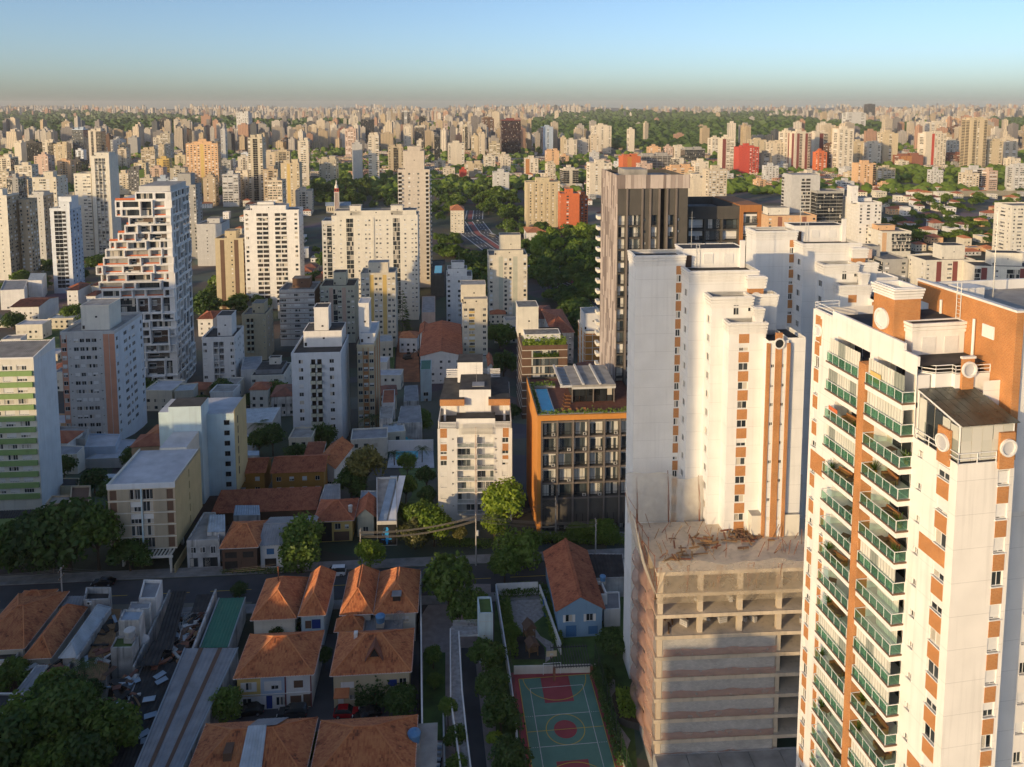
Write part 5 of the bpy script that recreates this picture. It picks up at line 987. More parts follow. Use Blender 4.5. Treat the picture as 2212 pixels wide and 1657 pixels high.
# ---------------------------------------------------------------- white block with slatted terraces in the centre
def centre_block():
 Y = 178.0; A = at_y(945, 914, Y); rt = thing('apartment_building', 'white apartment block with slatted roof terraces in full sun at the centre', 'apartment building', (A.x, Y, -5), R(1.5)); h = A.z + 5; fh = 2.76
 Wd = 17.6; Dp = 26.0; Ff = Face((0, 0, 0), (1, 0, 0), Wd); Lf = Face((0, Dp, 0), (0, -1, 0), Dp); Rf = Face((Wd, 0, 0), (0, 1, 0), Dp); w = MB('white'); fr = []; lr = []; wins = []; bals = []
 k = 0
 while True:
  z = h - 3.1 - fh * (k + 1)
  if z < 2.6: break
  for u, ww, hh, s in ((1.4, 1.5, 1.2, .9), (3.6, .5, .5, 1.6), (13.9, .5, .5, 1.6), (16.0, 1.5, 1.2, .9)): fr.append((u - ww / 2, u + ww / 2, z + s, z + s + hh, .16, None)); wins.append((Ff, u, z + s, ww, hh, k))
  for u0, u1 in ((4.6, 8.7), (9.3, 13.3)): fr.append((u0, u1, z + .05, z + 2.35, 1.4, None)); bals.append((u0, u1, z))
  for u in (4, 8, 13, 18, 22): lr.append((u - .6, u + .6, z + .9, z + 2.0, .16, None)); wins.append((Lf, u, z + .9, 1.2, 1.1, 9))
  k += 1
 Ff.holes(w, h - 1.4, fr, 'white'); Lf.holes(w, h - 1.4, lr, 'white'); Rf.quad(w, 0, Dp, 0, h - 1.4, 0, 'white'); Face((Wd, Dp, 0), (-1, 0, 0), Wd).quad(w, 0, Wd, 0, h - 1.4, 0, 'white'); w.face([(0, 0, h - 1.4), (Wd, 0, h - 1.4), (Wd, Dp, h - 1.4), (0, Dp, h - 1.4)], 'tar'); w.build('wall', rt)
 for fc, u, z, ww, hh, kk in wins: put_win(rt, fc, u, z, ww, hh, var=(2 if (ww > 1 and fc is Ff and 2 < kk < 8) else (None if ww > 1 else 0)))
 for u0, u1, z in bals:
  c = (u0 + u1) / 2; b = MB('white'); b.box(u0 - .1, u1 + .1, -.55, .0, z - .2, z + .05, 'white'); q = b.build('balcony', rt)
  put('railing', rail_mesh(u1 - u0 - .1, .95, 'glass', 'frame_white', 'glass_clear'), rt, (c, -.5, z + .05)); put('glazing', win_mesh(u1 - u0 - .1, 2.2, random.choice((0, 0, 2, 0)), 'frame_white', 'glass_loft', 4), rt, (c, 1.3, z + .08))
 q = MB('brown'); q.box(8.9, 9.1, -.62, -.5, 1, h - .8, 'rose'); q.build('downpipe', rt)
 for u0, u1, z0, z1 in ((1.0 - .4, 2.2, h - 3.6, h - 1.2), (15.4, 16.8, h - 3.6, h - 1.2), (.65, 2.15, h - 6.9, h - 5.2), (15.3, 16.7, h - 6.9, h - 5.2), (.65, 2.15, h - 9.0, h - 8.1), (15.3, 16.7, h - 9.0, h - 8.1)): q = MB('brick'); Ff.box(q, u0, u1, z0, z1, -.02, .05, 'brick'); q.build('brick_panel', rt)
 for x0, x1 in ((.5, 4.4), (13.4, 17.2)):
  for i in range(5): q = MB('white'); q.box(x0, x1, -.35, -.22, h - 1.2 + i * .34, h - 1.03 + i * .34, 'white'); q.build('terrace_slat', rt)
 for i in range(9): q = MB('pale'); q.box(5.0, 13.0, -.7, -.6, h - 2.6 + i * .3, h - 2.47 + i * .3, 'pale'); q.build('terrace_slat', rt)
 u = MB('white'); u.box(4.4, 13.6, .3, 4.0, h - 1.4, h + .9, 'white', 'tar'); u.box(.15, .35, .1, Dp, h - 1.4, h + .5, 'white'); u.box(Wd - .35, Wd - .15, .1, Dp, h - 1.4, h + .5, 'white'); u.box(4.9, 12.6, 6.0, 17, h - 1.4, h + 5.8, 'white', 'tar'); u.box(.4, Wd - .4, 8.0, 22, h - 1.4, h + 3.3, 'white', 'tar'); u.box(4.0, 10.5, 18, 25, h + 3.3, h + 8.6, 'white', 'tar'); u.box(1.2, 1.7, 4.6, 5.1, h - 1.4, h + 2.4, 'white'); u.box(15.6, 16.1, 4.6, 5.1, h - 1.4, h + 2.4, 'white'); u.build('penthouse', rt)
 for x0, x1 in ((.3, 6.2), (12.0, 17.2)): q = MB('brick'); q.box(x0, x1, 4.4, 8.2, h + 2.4, h + 4.0, 'brick', 'tar'); q.build('brick_fascia', rt)
 for x0, x1 in ((1.0, 4.0), (10.5, 15)):
  for i in range(5): q = MB('white'); q.box(x0, x1, 19.8, 19.95, h + 4.0 + i * .5, h + 4.25 + i * .5, 'white'); q.build('terrace_slat', rt)
 aerial(rt, 9, 11, h + 5.8, 5); q = MB('sheet_grey'); q.box(8, 11, 8, 11, h + 5.8, h + 6.0, 'sheet_grey'); q.build('solar_panel', rt)
 return rt
centre_block()

# ---------------------------------------------------------------- tower of stacked white boxes
def box_tower():
 B0 = gnd(386, 838); yaw = 6.0; e1, e2 = e12(yaw); Wd, Dp = 31.2, 25.0; cw = 5.2; rh = 3.5; nr = 25
 o = B0 - e1 * Wd; rt = thing('stacked_box_tower', 'pyramid like tower of stacked white boxes still being finished', 'apartment tower', (o.x, o.y, B0.z - 1), R(yaw)); rnd = random.Random(11)
 # columns missing on the left of each row, counted from the ground
 cut = [0, 0, 0, 0, 0, 0, 0, 0, 0, 0, 0, 0, .2, 0, .3, 0, .5, .7, 1.0, 1.7, 2.4, 2.7, 1.6, 1.6, 3.2]
 core = MB('concrete')
 for r in range(nr): x0 = cut[r] * cw + 1.1; core.box(x0, Wd - 1.0, 1.0, Dp - 1, r * rh, (r + 1) * rh - .01, 'concrete', 'roof_concrete'); core.box(x0 - .6, Wd - .5, .5, Dp - .5, r * rh - .15, r * rh + .15, 'concrete')
 core.box(3.4 * cw, Wd - .6, 2, Dp - 1, nr * rh, nr * rh + 2.4, 'light_grey', 'roof_concrete'); core.build('core', rt)
 fr_cache = {}
 def module(fc, u0, u1, z0, z1, out, deep=2.2, kind=0):
  k = (round(u1 - u0, 2), round(z1 - z0, 2), round(out, 2), kind)
  if k not in fr_cache:
   w, h = u1 - u0, z1 - z0; q = MB('white'); t = .55
   q.box(0, w, -out, deep, 0, t, 'white'); q.box(0, w, -out, deep, h - t, h, 'white'); q.box(0, t, -out, deep, t, h - t, 'white'); q.box(w - t, w, -out, deep, t, h - t, 'white')
   g = MB('glass_loft'); 
   if kind == 0: g.face([(t, .6, t), (w - t, .6, t), (w - t, .6, h - t), (t, .6, h - t)], 'glass'); [g.box(t + (w - 2 * t) * i / 3 - .05, t + (w - 2 * t) * i / 3 + .05, .5, .6, t, h - t, 'frame_dark') for i in (1, 2)]
   elif kind == 1: g.face([(t, 1.0, t), (w - t, 1.0, t), (w - t, 1.0, h - t), (t, 1.0, h - t)], 'brown'); g.box(t + .3, w * .5, .92, 1.0, h * .4, h * .75, 'white'); g.box(t + .42, w * .5 - .1, .9, .93, h * .45, h * .7, 'glass'); g.box(t, w - t, .02, .06, t, 1.2, 'glass_loft')
   else: g.face([(t, 2.1, t), (w - t, 2.1, t), (w - t, 2.1, h - t), (t, 2.1, h - t)], 'concrete'); g.box(t, w - t, .3, .4, t, t + .5, 'orange'); g.box(w * .45, w * .52, 1.0, 1.4, t, h - t, 'concrete')
   fr_cache[k] = (q.mesh('box_module'), g.mesh('glazing'))
  a, b = fr_cache[k]; m = put('box_module', a, rt, fc.p(u0, z0, 0), fc.rz); put('glazing', b, m)
 Ff = Face((0, 0, 0), (1, 0, 0), Wd); Rf = Face((Wd, 0, 0), (0, 1, 0), Dp); nc = 6
 done = {}
 for r in range(nr):                                                    # staggered boxes: every second pair of rows is shifted by half a box
  c = cut[r]; half = (r // 2) % 2 == 1
  while c < nc - .05:
   if (r, round(c, 2)) in done: c += done[(r, round(c, 2))]; continue
   wd = .5 if half and abs(c - cut[r]) < .01 else rnd.choice((1, 1, 1.5, 2)); wd = min(wd, nc - c); ht = 2 if r % 2 == 0 and rnd.random() < .36 and r + 1 < nr and abs(cut[r + 1] - cut[r]) < .01 else 1
   if ht == 2: done[(r + 1, round(c, 2))] = wd
   out = rnd.choice((0, .3, .7, 1.1, 1.6)) if r < 23 else 0; kd = rnd.choice((0, 1, 1, 0)) if r < 12 else rnd.choice((0, 1, 2, 2)); e = .02 if out == 0 else -.14
   module(Ff, c * cw + e, (c + wd) * cw - e, r * rh + (.01 if out == 0 else -.12), (r + ht) * rh - (.01 if out == 0 else -.12), out, kind=kd); c += wd
 done = set(); nc2 = 5; cw2 = Dp / nc2
 for r in range(nr):
  for c in range(nc2):
   if (r, c) in done or (r > 20 and c > 4): continue
   ht = 2 if rnd.random() < .3 and r + 1 < nr and (r + 1, c) not in done else 1
   for j in range(ht): done.add((r + j, c))
   module(Rf, c * cw2 + .02, (c + 1) * cw2 - .02, r * rh + .01, (r + ht) * rh - .01, rnd.choice((0, 0, .3, .5)), kind=rnd.choice((0, 1, 1)))
 tr = MB('white')
 for r in range(1, nr):                                                 # terraces where the stack steps back
  if cut[r] > cut[r - 1] + .3: q = MB('orange'); q.box(cut[r - 1] * cw + .3, cut[r] * cw, .3, Dp - 2, r * rh + .16, r * rh + .2, 'roof_pale'); q.box(cut[r - 1] * cw + .2, cut[r] * cw, .2, .3, r * rh + .1, r * rh + 1.0, 'orange'); q.build('terrace', rt)
 return rt
box_tower()

# ---------------------------------------------------------------- green banded slab at the left edge
def green_block():
 Yg = gnd(40, 1103).y; A = at_y(72, 775, Yg); e1, e2 = e12(4.5); fh = 2.83; Wd, Dp = 21.0, 10.5; o = A - e1 * Wd; zb = TH_(o.x, o.y) - 1; rt = thing('apartment_building', 'white slab block with green spandrel bands at the left edge', 'apartment building', (o.x, o.y, zb), R(4.5)); h = A.z - zb
 Ff = Face((0, 0, 0), (1, 0, 0), Wd); w = MB('white'); rects = []; wins = []; nf = int((h - 4) / fh)
 for k in range(nf):
  z = h - 1.1 - fh * (k + 1)
  for i in range(6):
   u = 1.6 + i * 3.3; rects.append((u - 1.15, u + 1.15, z + 1.15, z + 2.5, .2, None)); wins.append((u, z + 1.15, 2.3, 1.35))
 Ff.holes(w, h, rects, 'pale'); w.face([(Wd, 0, 0), (Wd, Dp, 0), (Wd, Dp, h + 1.6), (Wd, 0, h)], 'white_blue'); w.face([(0, Dp, 0), (0, 0, 0), (0, 0, h), (0, Dp, h)], 'white'); w.face([(Wd, Dp, 0), (0, Dp, 0), (0, Dp, h + 1.6), (Wd, Dp, h + 1.6)], 'white'); w.box(-.1, Wd + .05, -.1, .15, h, h + .45, 'white'); w.hexa([(Wd - .2, .15, h - .5), (Wd + .06, .15, h - .5), (Wd + .06, Dp, h - .5), (Wd - .2, Dp, h - .5)], [(Wd - .2, .15, h + .45), (Wd + .06, .15, h + .45), (Wd + .06, Dp, h + 2.2), (Wd - .2, Dp, h + 2.2)], 'white'); w.build('wall', rt)
 for u, z, ww, hh in wins: put_win(rt, Ff, u, z, ww, hh, -.12, random.choice((2, 2, 2, 3, 1, 0)), 'frame_white', 'glass', 4)
 for k in range(nf):
  z = h - 1.1 - fh * (k + 1); q = MB('leafgreen'); Ff.box(q, 5.2, Wd - .35, z - .2, z + 1.0, .0, .5, 'leafgreen'); q.build('spandrel_band', rt); q = MB('leafgreen'); Ff.box(q, -.1, 5.2, z - .2, z + 1.0, .0, 1.3, 'leafgreen'); q.build('spandrel_band', rt)
 q = MB('roof_concrete'); n = 40
 for i in range(n): x = i * Wd / n; q.hexa([(x, .2, h - .3), (x + Wd / n * .6, .2, h - .3), (x + Wd / n * .6, Dp, h + 1.3), (x, Dp, h + 1.3)], [(x, .2, h - .15), (x + Wd / n * .6, .2, h - .15), (x + Wd / n * .6, Dp, h + 1.45), (x, Dp, h + 1.45)], 'roof_concrete')
 q.face([(0, .2, h - .25), (Wd, .2, h - .25), (Wd, Dp, h + 1.35), (0, Dp, h + 1.35)], 'roof_concrete'); q.build('corrugated_roof', rt, kind='stuff')
green_block()

# ---------------------------------------------------------------- beige block on stilts at the street
def beige_block():
 A = gnd(241, 1228); e1, e2 = e12(4.5); Yb = A.y; T_ = at_y(241, 1046, Yb); rt = thing('apartment_building', 'beige six storey block on stilts with yellow side walls by the street', 'apartment building', (A.x, A.y, A.z), R(4.5)); h = T_.z - A.z; Wd = 13.6; Dp = 17.0; fh = 2.66
 Ff = Face((0, 0, 0), (1, 0, 0), Wd); Rf = Face((Wd, 0, 0), (0, 1, 0), Dp); w = MB('beige'); rects = []; wins = []; base = h - 1.2 - 5 * fh; rr = []
 for k in range(5):
  z = h - 1.2 - fh * (k + 1)
  for u0, u1 in ((4.4, 6.6), (6.95, 9.1)): rects.append((u0, u1, z + .2, z + fh - .25, .25, None)); wins.append(('w', u0, u1, z + .2, fh - .45))
  for u0, u1 in ((.35, 1.75), (11.9, 13.2)): rects.append((u0, u1, z + .2, z + fh - .3, .2, 'brown')); wins.append(('p', u0, u1, z + .2, fh - .5))
  rr.append((8.6, 9.1, z + .6, z + fh - .3, .2, 'interior'))
 Ff.holes(w, h, rects, 'tan', base); Rf.holes(w, h, rr, 'yellow_wall', base); w.face([(0, Dp, base), (0, 0, base), (0, 0, h), (0, Dp, h)], 'beige'); w.face([(0, 0, h - .5), (Wd, 0, h - .5), (Wd, Dp, h - .5), (0, Dp, h - .5)], 'roof_pale'); w.face([(0, 0, base), (0, Dp, base), (Wd, Dp, base), (Wd, 0, base)], 'concrete'); w.box(-.1, Wd + .1, -.15, .0, h - 1.1, h, 'white_blue'); w.box(0, .2, 0, Dp, h - .5, h, 'pale'); w.box(Wd - .2, Wd, 0, Dp, h - .5, h, 'pale'); w.build('wall', rt)
 for t, u0, u1, z, hh in wins:
  if t == 'w': put('window', win_mesh(u1 - u0, hh, random.choice((0, 0, 0, 1)), 'frame_white', 'glass', 3), rt, Ff.p((u0 + u1) / 2, z, -.2))
  else: q = MB('maroon'); Ff.box(q, u0 + .05, u1 - .05, z + random.choice((0, .9)), z + hh, -.16, -.1, 'brown'); q.build('shutter', rt)
 for k in range(6): z = h - 1.2 - fh * k; q = MB('pale'); Ff.box(q, -.02, Wd + .02, z - .1, z + .08, 0, .1, 'pale'); q.build('floor_band', rt)
 for i in range(16):
  for u in (1.9 + i * .16, 9.3 + i * .16): q = MB('tan'); Ff.box(q, u, u + .07, base, h - 1.2, 0, .05, 'beige'); q.build('facade_rib', rt)
 q = MB('aqua'); Ff.box(q, 6.62, 6.92, base - 2.2, h - 1.1, -.02, .16, 'aqua'); q.build('pilaster', rt)
 for x, y in ((11.6, .5), (6.8, .5), (2, .5), (11.6, 8), (2, 8), (6.8, 14)): q = MB('pale'); q.box(x, x + .4, y, y + .8, 0, base, 'pale'); q.build('stilt', rt)
 for i in range(14): q = MB('pale'); q.box(3.5 + i * .72, 3.75 + i * .72, -2.6, 0, base - .5, base - .2, 'pale'); q.build('pergola_beam', rt)
 q = MB('pale'); q.box(3.4, 13.6, -2.75, -2.6, base - .6, base - .1, 'pale'); q.box(12.9, 13.3, -2.7, -2.3, 0, base - .6, 'pale'); q.build('pergola_frame', rt)
 q = MB('yellow_wall'); q.box(Wd + .3, Wd + .5, -3, Dp, 0, 1.9, 'yellow_wall'); q.build('garden_wall', rt)
 # narrow link and taller rear wing
 u = MB('pale'); u.box(4.5, 10.5, Dp, Dp + 9, 0, h, 'pale', 'roof_pale'); u.box(3.6, 11.2, Dp + 9, Dp + 15, 0, h + 6.2, 'aqua', 'tar'); u.box(Wd - 5, Wd + 4.2, Dp + 13, Dp + 24, 0, h + 2.6, 'aqua', 'roof_pale'); u.box(Wd + 4.2, Wd + 4.3, Dp + 13, Dp + 24, 0, h + 3.4, 'yellow_wall'); u.box(-1, Wd - 5, Dp + 15, Dp + 24, 0, h + 2.6, 'aqua', 'roof_pale'); u.build('rear_wing', rt)
 for k in range(7): put_win(rt, Face((0, Dp + 13, 0), (1, 0, 0), 30), Wd + 2.4, h - .3 - k * fh, 1.3, 1.2, .06, 0, 'frame_dark', 'glass_dark'); 
 for k in range(6): q = MB('interior'); q.box(Wd + 4.3, Wd + 4.34, Dp + 15.5, Dp + 16.1, h - 1.0 - k * fh, h + .9 - k * fh, 'interior'); q.build('slot_window', rt)
wall('yellow_wall', (.52, .42, .22), .2)
beige_block()
# ---------------------------------------------------------------- houses with tiled roofs
def tiles(mb, poly, mat, tw=.26, tl=.40, lift=.0):
 """barrel tiles laid over a roof slope; poly[0]-poly[1] is the eave"""
 P = [Vector(p) for p in poly]; a = P[0]; u = (P[1] - P[0]).normalized(); n = None
 for i in range(2, len(P)):
  n = u.cross(P[i] - a)
  if n.length > 1e-6: break
 n.normalize(); v = n.cross(u); 
 if n.z < 0: n = -n; v = -v if v.z < 0 else v
 Q = [((p - a).dot(u), (p - a).dot(v)) for p in P]; vmax = max(q[1] for q in Q); k = mb.mi(mat); y = -.1
 mb.face([p - n * .03 for p in P], mat)
 while y < vmax:
  yc = min(max(y + tl / 2, 0.001), vmax - .001); xs = []
  for (x0, y0), (x1, y1) in zip(Q, Q[1:] + Q[:1]):
   if (y0 - yc) * (y1 - yc) < 0: xs.append(x0 + (x1 - x0) * (yc - y0) / (y1 - y0))
  if len(xs) >= 2:
   lo, hi = min(xs), max(xs); i = math.ceil((lo - tw * .3) / tw)
   while (i + .7) * tw <= hi:
    x = i * tw; b = len(mb.v)
    for (yy, hh) in ((y, .055), (y + tl * 1.08, .01)):
     for (xx, zz) in ((.0, 0), (.26, .05), (.70, .05), (.96, 0)):
      p = a + u * (x + xx * tw) + v * yy + n * (zz + hh + lift); mb.v.append((p.x, p.y, p.z))
    for j in range(3): mb.f.append((b + j, b + j + 1, b + 5 + j, b + 4 + j)); mb.m.append(k)
    i += 1
  y += tl
def corr(mb, poly, mat, pitch=.5, hgt=.07, along=True):
 """corrugated sheet over a four cornered slope a-b eave, c-d ridge; ribs run from eave to ridge"""
 a, b, c, d = [Vector(p) for p in poly]; n = max(2, int((b - a).length / pitch)); k = mb.mi(mat); up = Vector((0, 0, 1)); prev = None
 for i in range(n * 2 + 1):
  t = i / (n * 2); q = up * (hgt if i % 2 else 0); p0, p1 = a.lerp(b, t) + q, d.lerp(c, t) + q; m = len(mb.v); mb.v += [tuple(p0), tuple(p1)]
  if prev is not None: mb.f.append((prev, m, m + 1, prev + 1)); mb.m.append(k)
  prev = m
 return mb
def caps(mb, segs, mat, r=.13):
 for a, b in segs: mb.tube(a, b, r, mat, seg=6)
def roof_geo(kind, x0, x1, y0, y1, z, rise, ridge='x'):
 W_, D_ = x1 - x0, y1 - y0; xm, ym = (x0 + x1) / 2, (y0 + y1) / 2
 if kind == 'hip':
  if ridge == 'x': s = min(D_ / 2, W_ * .45); r0, r1 = (x0 + s, ym, z + rise), (x1 - s, ym, z + rise)
  else: s = min(W_ / 2, D_ * .45); r0, r1 = (xm, y0 + s, z + rise), (xm, y1 - s, z + rise)
  A, B, C, D = (x0, y0, z), (x1, y0, z), (x1, y1, z), (x0, y1, z)
  if ridge == 'x': pl = [[A, B, r1, r0], [B, C, r1], [C, D, r0, r1], [D, A, r0]]; rg = [(r0, r1), (A, r0), (B, r1), (C, r1), (D, r0)]
  else: pl = [[A, B, r0], [B, C, r1, r0], [C, D, r1], [D, A, r0, r1]]; rg = [(r0, r1), (A, r0), (B, r0), (C, r1), (D, r1)]
  return pl, rg, []
 if kind == 'gable':
  A, B, C, D = (x0, y0, z), (x1, y0, z), (x1, y1, z), (x0, y1, z)
  if ridge == 'x': r0, r1 = (x0, ym, z + rise), (x1, ym, z + rise); return [[A, B, r1, r0], [C, D, r0, r1]], [(r0, r1)], [[(x0 + .3, y1 - .3, z), (x0 + .3, y0 + .3, z), (x0 + .3, ym, z + rise - .12)], [(x1 - .3, y0 + .3, z), (x1 - .3, y1 - .3, z), (x1 - .3, ym, z + rise - .12)]]
  r0, r1 = (xm, y0, z + rise), (xm, y1, z + rise); return [[B, C, r1, r0], [D, A, r0, r1]], [(r0, r1)], [[(x0 + .3, y0 + .3, z), (x1 - .3, y0 + .3, z), (xm, y0 + .3, z + rise - .12)], [(x1 - .3, y1 - .3, z), (x0 + .3, y1 - .3, z), (xm, y1 - .3, z + rise - .12)]]
 A, B, C, D = (x0, y0, z), (x1, y0, z), (x1, y1, z + rise), (x0, y1, z + rise)       # one slope
 return [[A, B, C, D]], [], [[(x1, y0, z), (x1, y1, z), (x1, y1, z + rise - .05)], [(x0, y1, z), (x0, y0, z), (x0, y1, z + rise - .05)]]
def house(label, fl, fr, bl, ze, rise, kind='hip', ridge='x', tile='tile_orange', wallm='white', yaw=4.5, feats=(), detail=True, name='house', cat='house', over=.45, zb=None, group=None, wins=True, sheet=False, lr=True):
 A = at_z(*fl, ze); B = at_z(*fr, ze); C = at_z(*bl, ze); e1, e2 = e12(yaw); W_ = (B - A).dot(e1); D_ = max(3.0, (C - A).dot(e2)); g = TH_(A.x, A.y) if zb is None else zb; h = ze - g
 rt = thing(name, label, cat, (A.x, A.y, g), R(yaw), group); o = over; w = MB(wallm); Ff = Face((o, o, 0), (1, 0, 0), W_ - 2 * o)
 cc = A + e1 * W_ / 2 + e2 * D_ / 2; FOOT.append((cc.x, cc.y, max(W_, D_) * .56)); rects = []; L = []
 for (u, z, ww, hh, kd) in feats: u = u * (W_ - 2 * o); rects.append((max(.05, u - ww / 2), min(W_ - 2 * o - .05, u + ww / 2), z, z + hh, .18, None)); L.append((u, z, ww, hh, kd))
 if not feats and wins:
  n = max(1, int(W_ / 3.2))
  for i in range(n):
   for k in range(max(1, int(h / 2.9))): u, z = (i + .5) * (W_ - 2 * o) / n, .95 + k * 2.8; rects.append((u - .6, u + .6, z, z + 1.2, .15, None)); L.append((u, z, 1.2, 1.2, 'w'))
 Ff.holes(w, h, rects, wallm); x1, y1 = W_ - o, D_ - o
 for fc in (Face((o, y1, 0), (0, -1, 0), D_ - 2 * o), Face((x1, o, 0), (0, 1, 0), D_ - 2 * o), Face((x1, y1, 0), (-1, 0, 0), W_ - 2 * o)): fc.quad(w, 0, fc.w, 0, h, 0, wallm)
 pl, rg, gb = roof_geo(kind, 0, W_, 0, D_, h, rise, ridge)
 for g_ in gb: w.face(g_, wallm)
 w.build('wall', rt); r = MB(tile)
 for p in pl:
  if sheet and len(p) == 4: corr(r, p, tile)
  elif sheet: r.face(p, tile)
  elif detail: tiles(r, p, tile)
  else: r.face(p, tile)
 r.build('roof_tiles' if not sheet else 'sheet_roof', rt, kind='stuff'); q = MB(tile); caps(q, [(Vector(a) + Vector((0, 0, .08)), Vector(b) + Vector((0, 0, .08))) for a, b in rg], 'ridge_' + tile if 'ridge_' + tile in MATS else tile); q.build('ridge', rt)
 if not sheet and kind == 'hip': q = MB('frame_white'); [q.tube(a, b, .07, 'frame_white', seg=5) for a, b in (((0, -.06, h), (W_, -.06, h)), ((W_ + .06, 0, h), (W_ + .06, D_, h)), ((-.06, 0, h), (-.06, D_, h)))]; q.build('gutter', rt)
 for (u, z, ww, hh, kd) in L:
  if kd == 'w': put_win(rt, Ff, u, z, ww, hh, -.12, random.choice((0, 0, 1, 2)), 'frame_white', 'glass', 2)
  elif kd == 'W': q = put_win(rt, Ff, u, z, ww, hh, -.12, 0, 'frame_white', 'glass', 3)
  elif kd == 'shut':
   put_win(rt, Ff, u, z, ww, hh, -.12, 0)
   for sgn in (-1, 1): q = MB('white'); Ff.box(q, u + sgn * (ww / 2 + .25) - .22, u + sgn * (ww / 2 + .25) + .22, z, z + hh, 0, .06, 'white'); q.build('shutter', rt)
  else: q = MB(kd); Ff.box(q, u - ww / 2 + .04, u + ww / 2 - .04, z, z + hh, -.14, -.06, kd); q.build('door' if hh > 1.8 else 'window', rt)
 return rt, W_, D_, h
def sub(rt, name, mat, fn):
 q = MB(mat); fn(q); return q.build(name, rt)

# -- the mews in the foreground
rt, W_, D_, h = house('hipped terracotta roof over three small houses painted yellow, blue and white', (504, 1467), (676, 1464), (525, 1372), 5.9, 3.1, feats=((.15, 3.4, 1.0, 1.3, 'shut'), (.50, 3.3, 1.2, 1.5, 'w'), (.82, 3.4, 1.5, 1.3, 'brown'), (.12, .8, 1.4, 1.2, 'w'), (.27, .05, .9, 2.1, 'white'), (.42, .05, 1.0, 2.3, 'door_blue'), (.58, .5, 1.6, 1.5, 'W'), (.78, .6, 1.8, 1.5, 'brown'), (.93, .05, 1.2, 2.2, 'brown')), wallm='white')
for a, b, m in ((0, .31, 'yellow'), (.315, .645, 'steelblue')): 
 q = MB(m); fw = W_ - .9; n = 12
 Ff = Face((.45, .45, 0), (1, 0, 0), fw); Ff.box(q, a * fw, b * fw, 4.85, h - .05, .005, .03, m); Ff.box(q, a * fw, b * fw, 2.75, 3.2, .005, .03, m); Ff.box(q, a * fw, a * fw + .5, 3.2, 4.85, .005, .03, m); Ff.box(q, b * fw - .6, b * fw, 3.2, 4.85, .005, .03, m); Ff.box(q, a * fw, b * fw, 2.4, 2.72, .005, .03, m); q.build('painted_panel', rt)
for z in (2.6, h - .3): sub(rt, 'string_course', 'white', lambda q: q.box(.4, W_ - .4, .33, .45, z, z + .12, 'white'))
for x in (.645, .99): sub(rt, 'pilaster', 'maroon', lambda q: q.box(.45 + x * (W_ - .9) - .1, .45 + x * (W_ - .9) + .1, .35, .45, 0, h, 'maroon'))
rt, W_, D_, h = house('hipped terracotta roof with a small triangular dormer above an ivy covered house', (713, 1461), (888, 1457), (727, 1367), 5.9, 3.2, feats=((.18, 3.3, 2.2, 1.1, 'white'), (.09, .05, 1.0, 2.2, 'white'), (.25, 1.2, 1.0, .9, 'w'), (.55, .05, 1.0, 2.4, 'door_red'), (.72, .1, 2.2, 2.2, 'white'), (.78, 3.2, 1.5, 1.2, 'door_blue'), (.92, 3.2, 1.2, 1.3, 'w')), wallm='sand')
def dormer(q):
 x, y, z = W_ * .53, D_ * .22, h + 1.25
 for s in (-1, 1): q.hexa([(x, y - .3, z + 1.75), (x + s * 1.5, y - .9, z - .35), (x + s * 1.5, y + .2, z - .1), (x, y + 2.2, z + 1.75)], [(x, y - .3, z + 1.95), (x + s * 1.5, y - .9, z - .15), (x + s * 1.5, y + .2, z + .1), (x, y + 2.2, z + 1.95)], 'tile_brown')
 q.face([(x - 1.0, y - .2, z - .3), (x + 1.0, y - .2, z - .3), (x, y - .2, z + 1.6)], 'interior')
sub(rt, 'dormer', 'tile_brown', dormer); bush_box(rt, W_ * .3, W_ * .8, -.2, .4, .5, 3.5, 'leaf_dark', 40, 'ivy', .28); sub(rt, 'porch_roof', 'tile_orange', lambda q: q.hexa([(.6, -1.0, 2.7), (3.0, -1.0, 2.7), (3.0, .45, 3.3), (.6, .45, 3.3)], [(.6, -1.0, 2.85), (3.0, -1.0, 2.85), (3.0, .45, 3.45), (.6, .45, 3.45)], 'tile_orange')); sub(rt, 'roof_vent', 'white', lambda q: q.box(W_ * .24, W_ * .24 + .6, D_ * .55, D_ * .55 + .8, h + 2.0, h + 3.0, 'white'))
rt, W_, D_, h = house('hipped terracotta roof cut by the bottom edge beside a white water tank', (664, 1700), (894, 1694), (692, 1558), 5.9, 3.4)
sub(rt, 'flat_strip', 'roof_concrete', lambda q: q.box(W_ + .05, W_ + 3.0, -.5, D_ - .3, h - 1.4, h - 1.1, 'roof_concrete'))
rt, W_, D_, h = house('terracotta roof patched with a band of silver sheet at the bottom edge', (392, 1700), (655, 1694), (432, 1566), 5.6, 3.3)
sub(rt, 'silver_sheet', 'sheet_pale', lambda q: [corr(q, [(W_ * .44, -.1, h + .25), (W_ * .64, -.1, h + .25), (W_ * .62, D_ / 2 + .2, h + 3.65), (W_ * .46, D_ / 2 + .2, h + 3.65)], 'sheet_pale', .45, .06), corr(q, [(W_ * .46, D_ / 2 + .1, h + 3.6), (W_ * .70, D_ / 2 + .1, h + 3.6), (W_ * .74, D_ + .1, h + .3), (W_ * .46, D_ + .1, h + .3)], 'sheet_grey', .45, .05)]); sub(rt, 'roof_hatch', 'brown', lambda q: q.box(W_ * .30, W_ * .37, D_ * .2, D_ * .4, h + 1.2, h + 2.6, 'brown'))
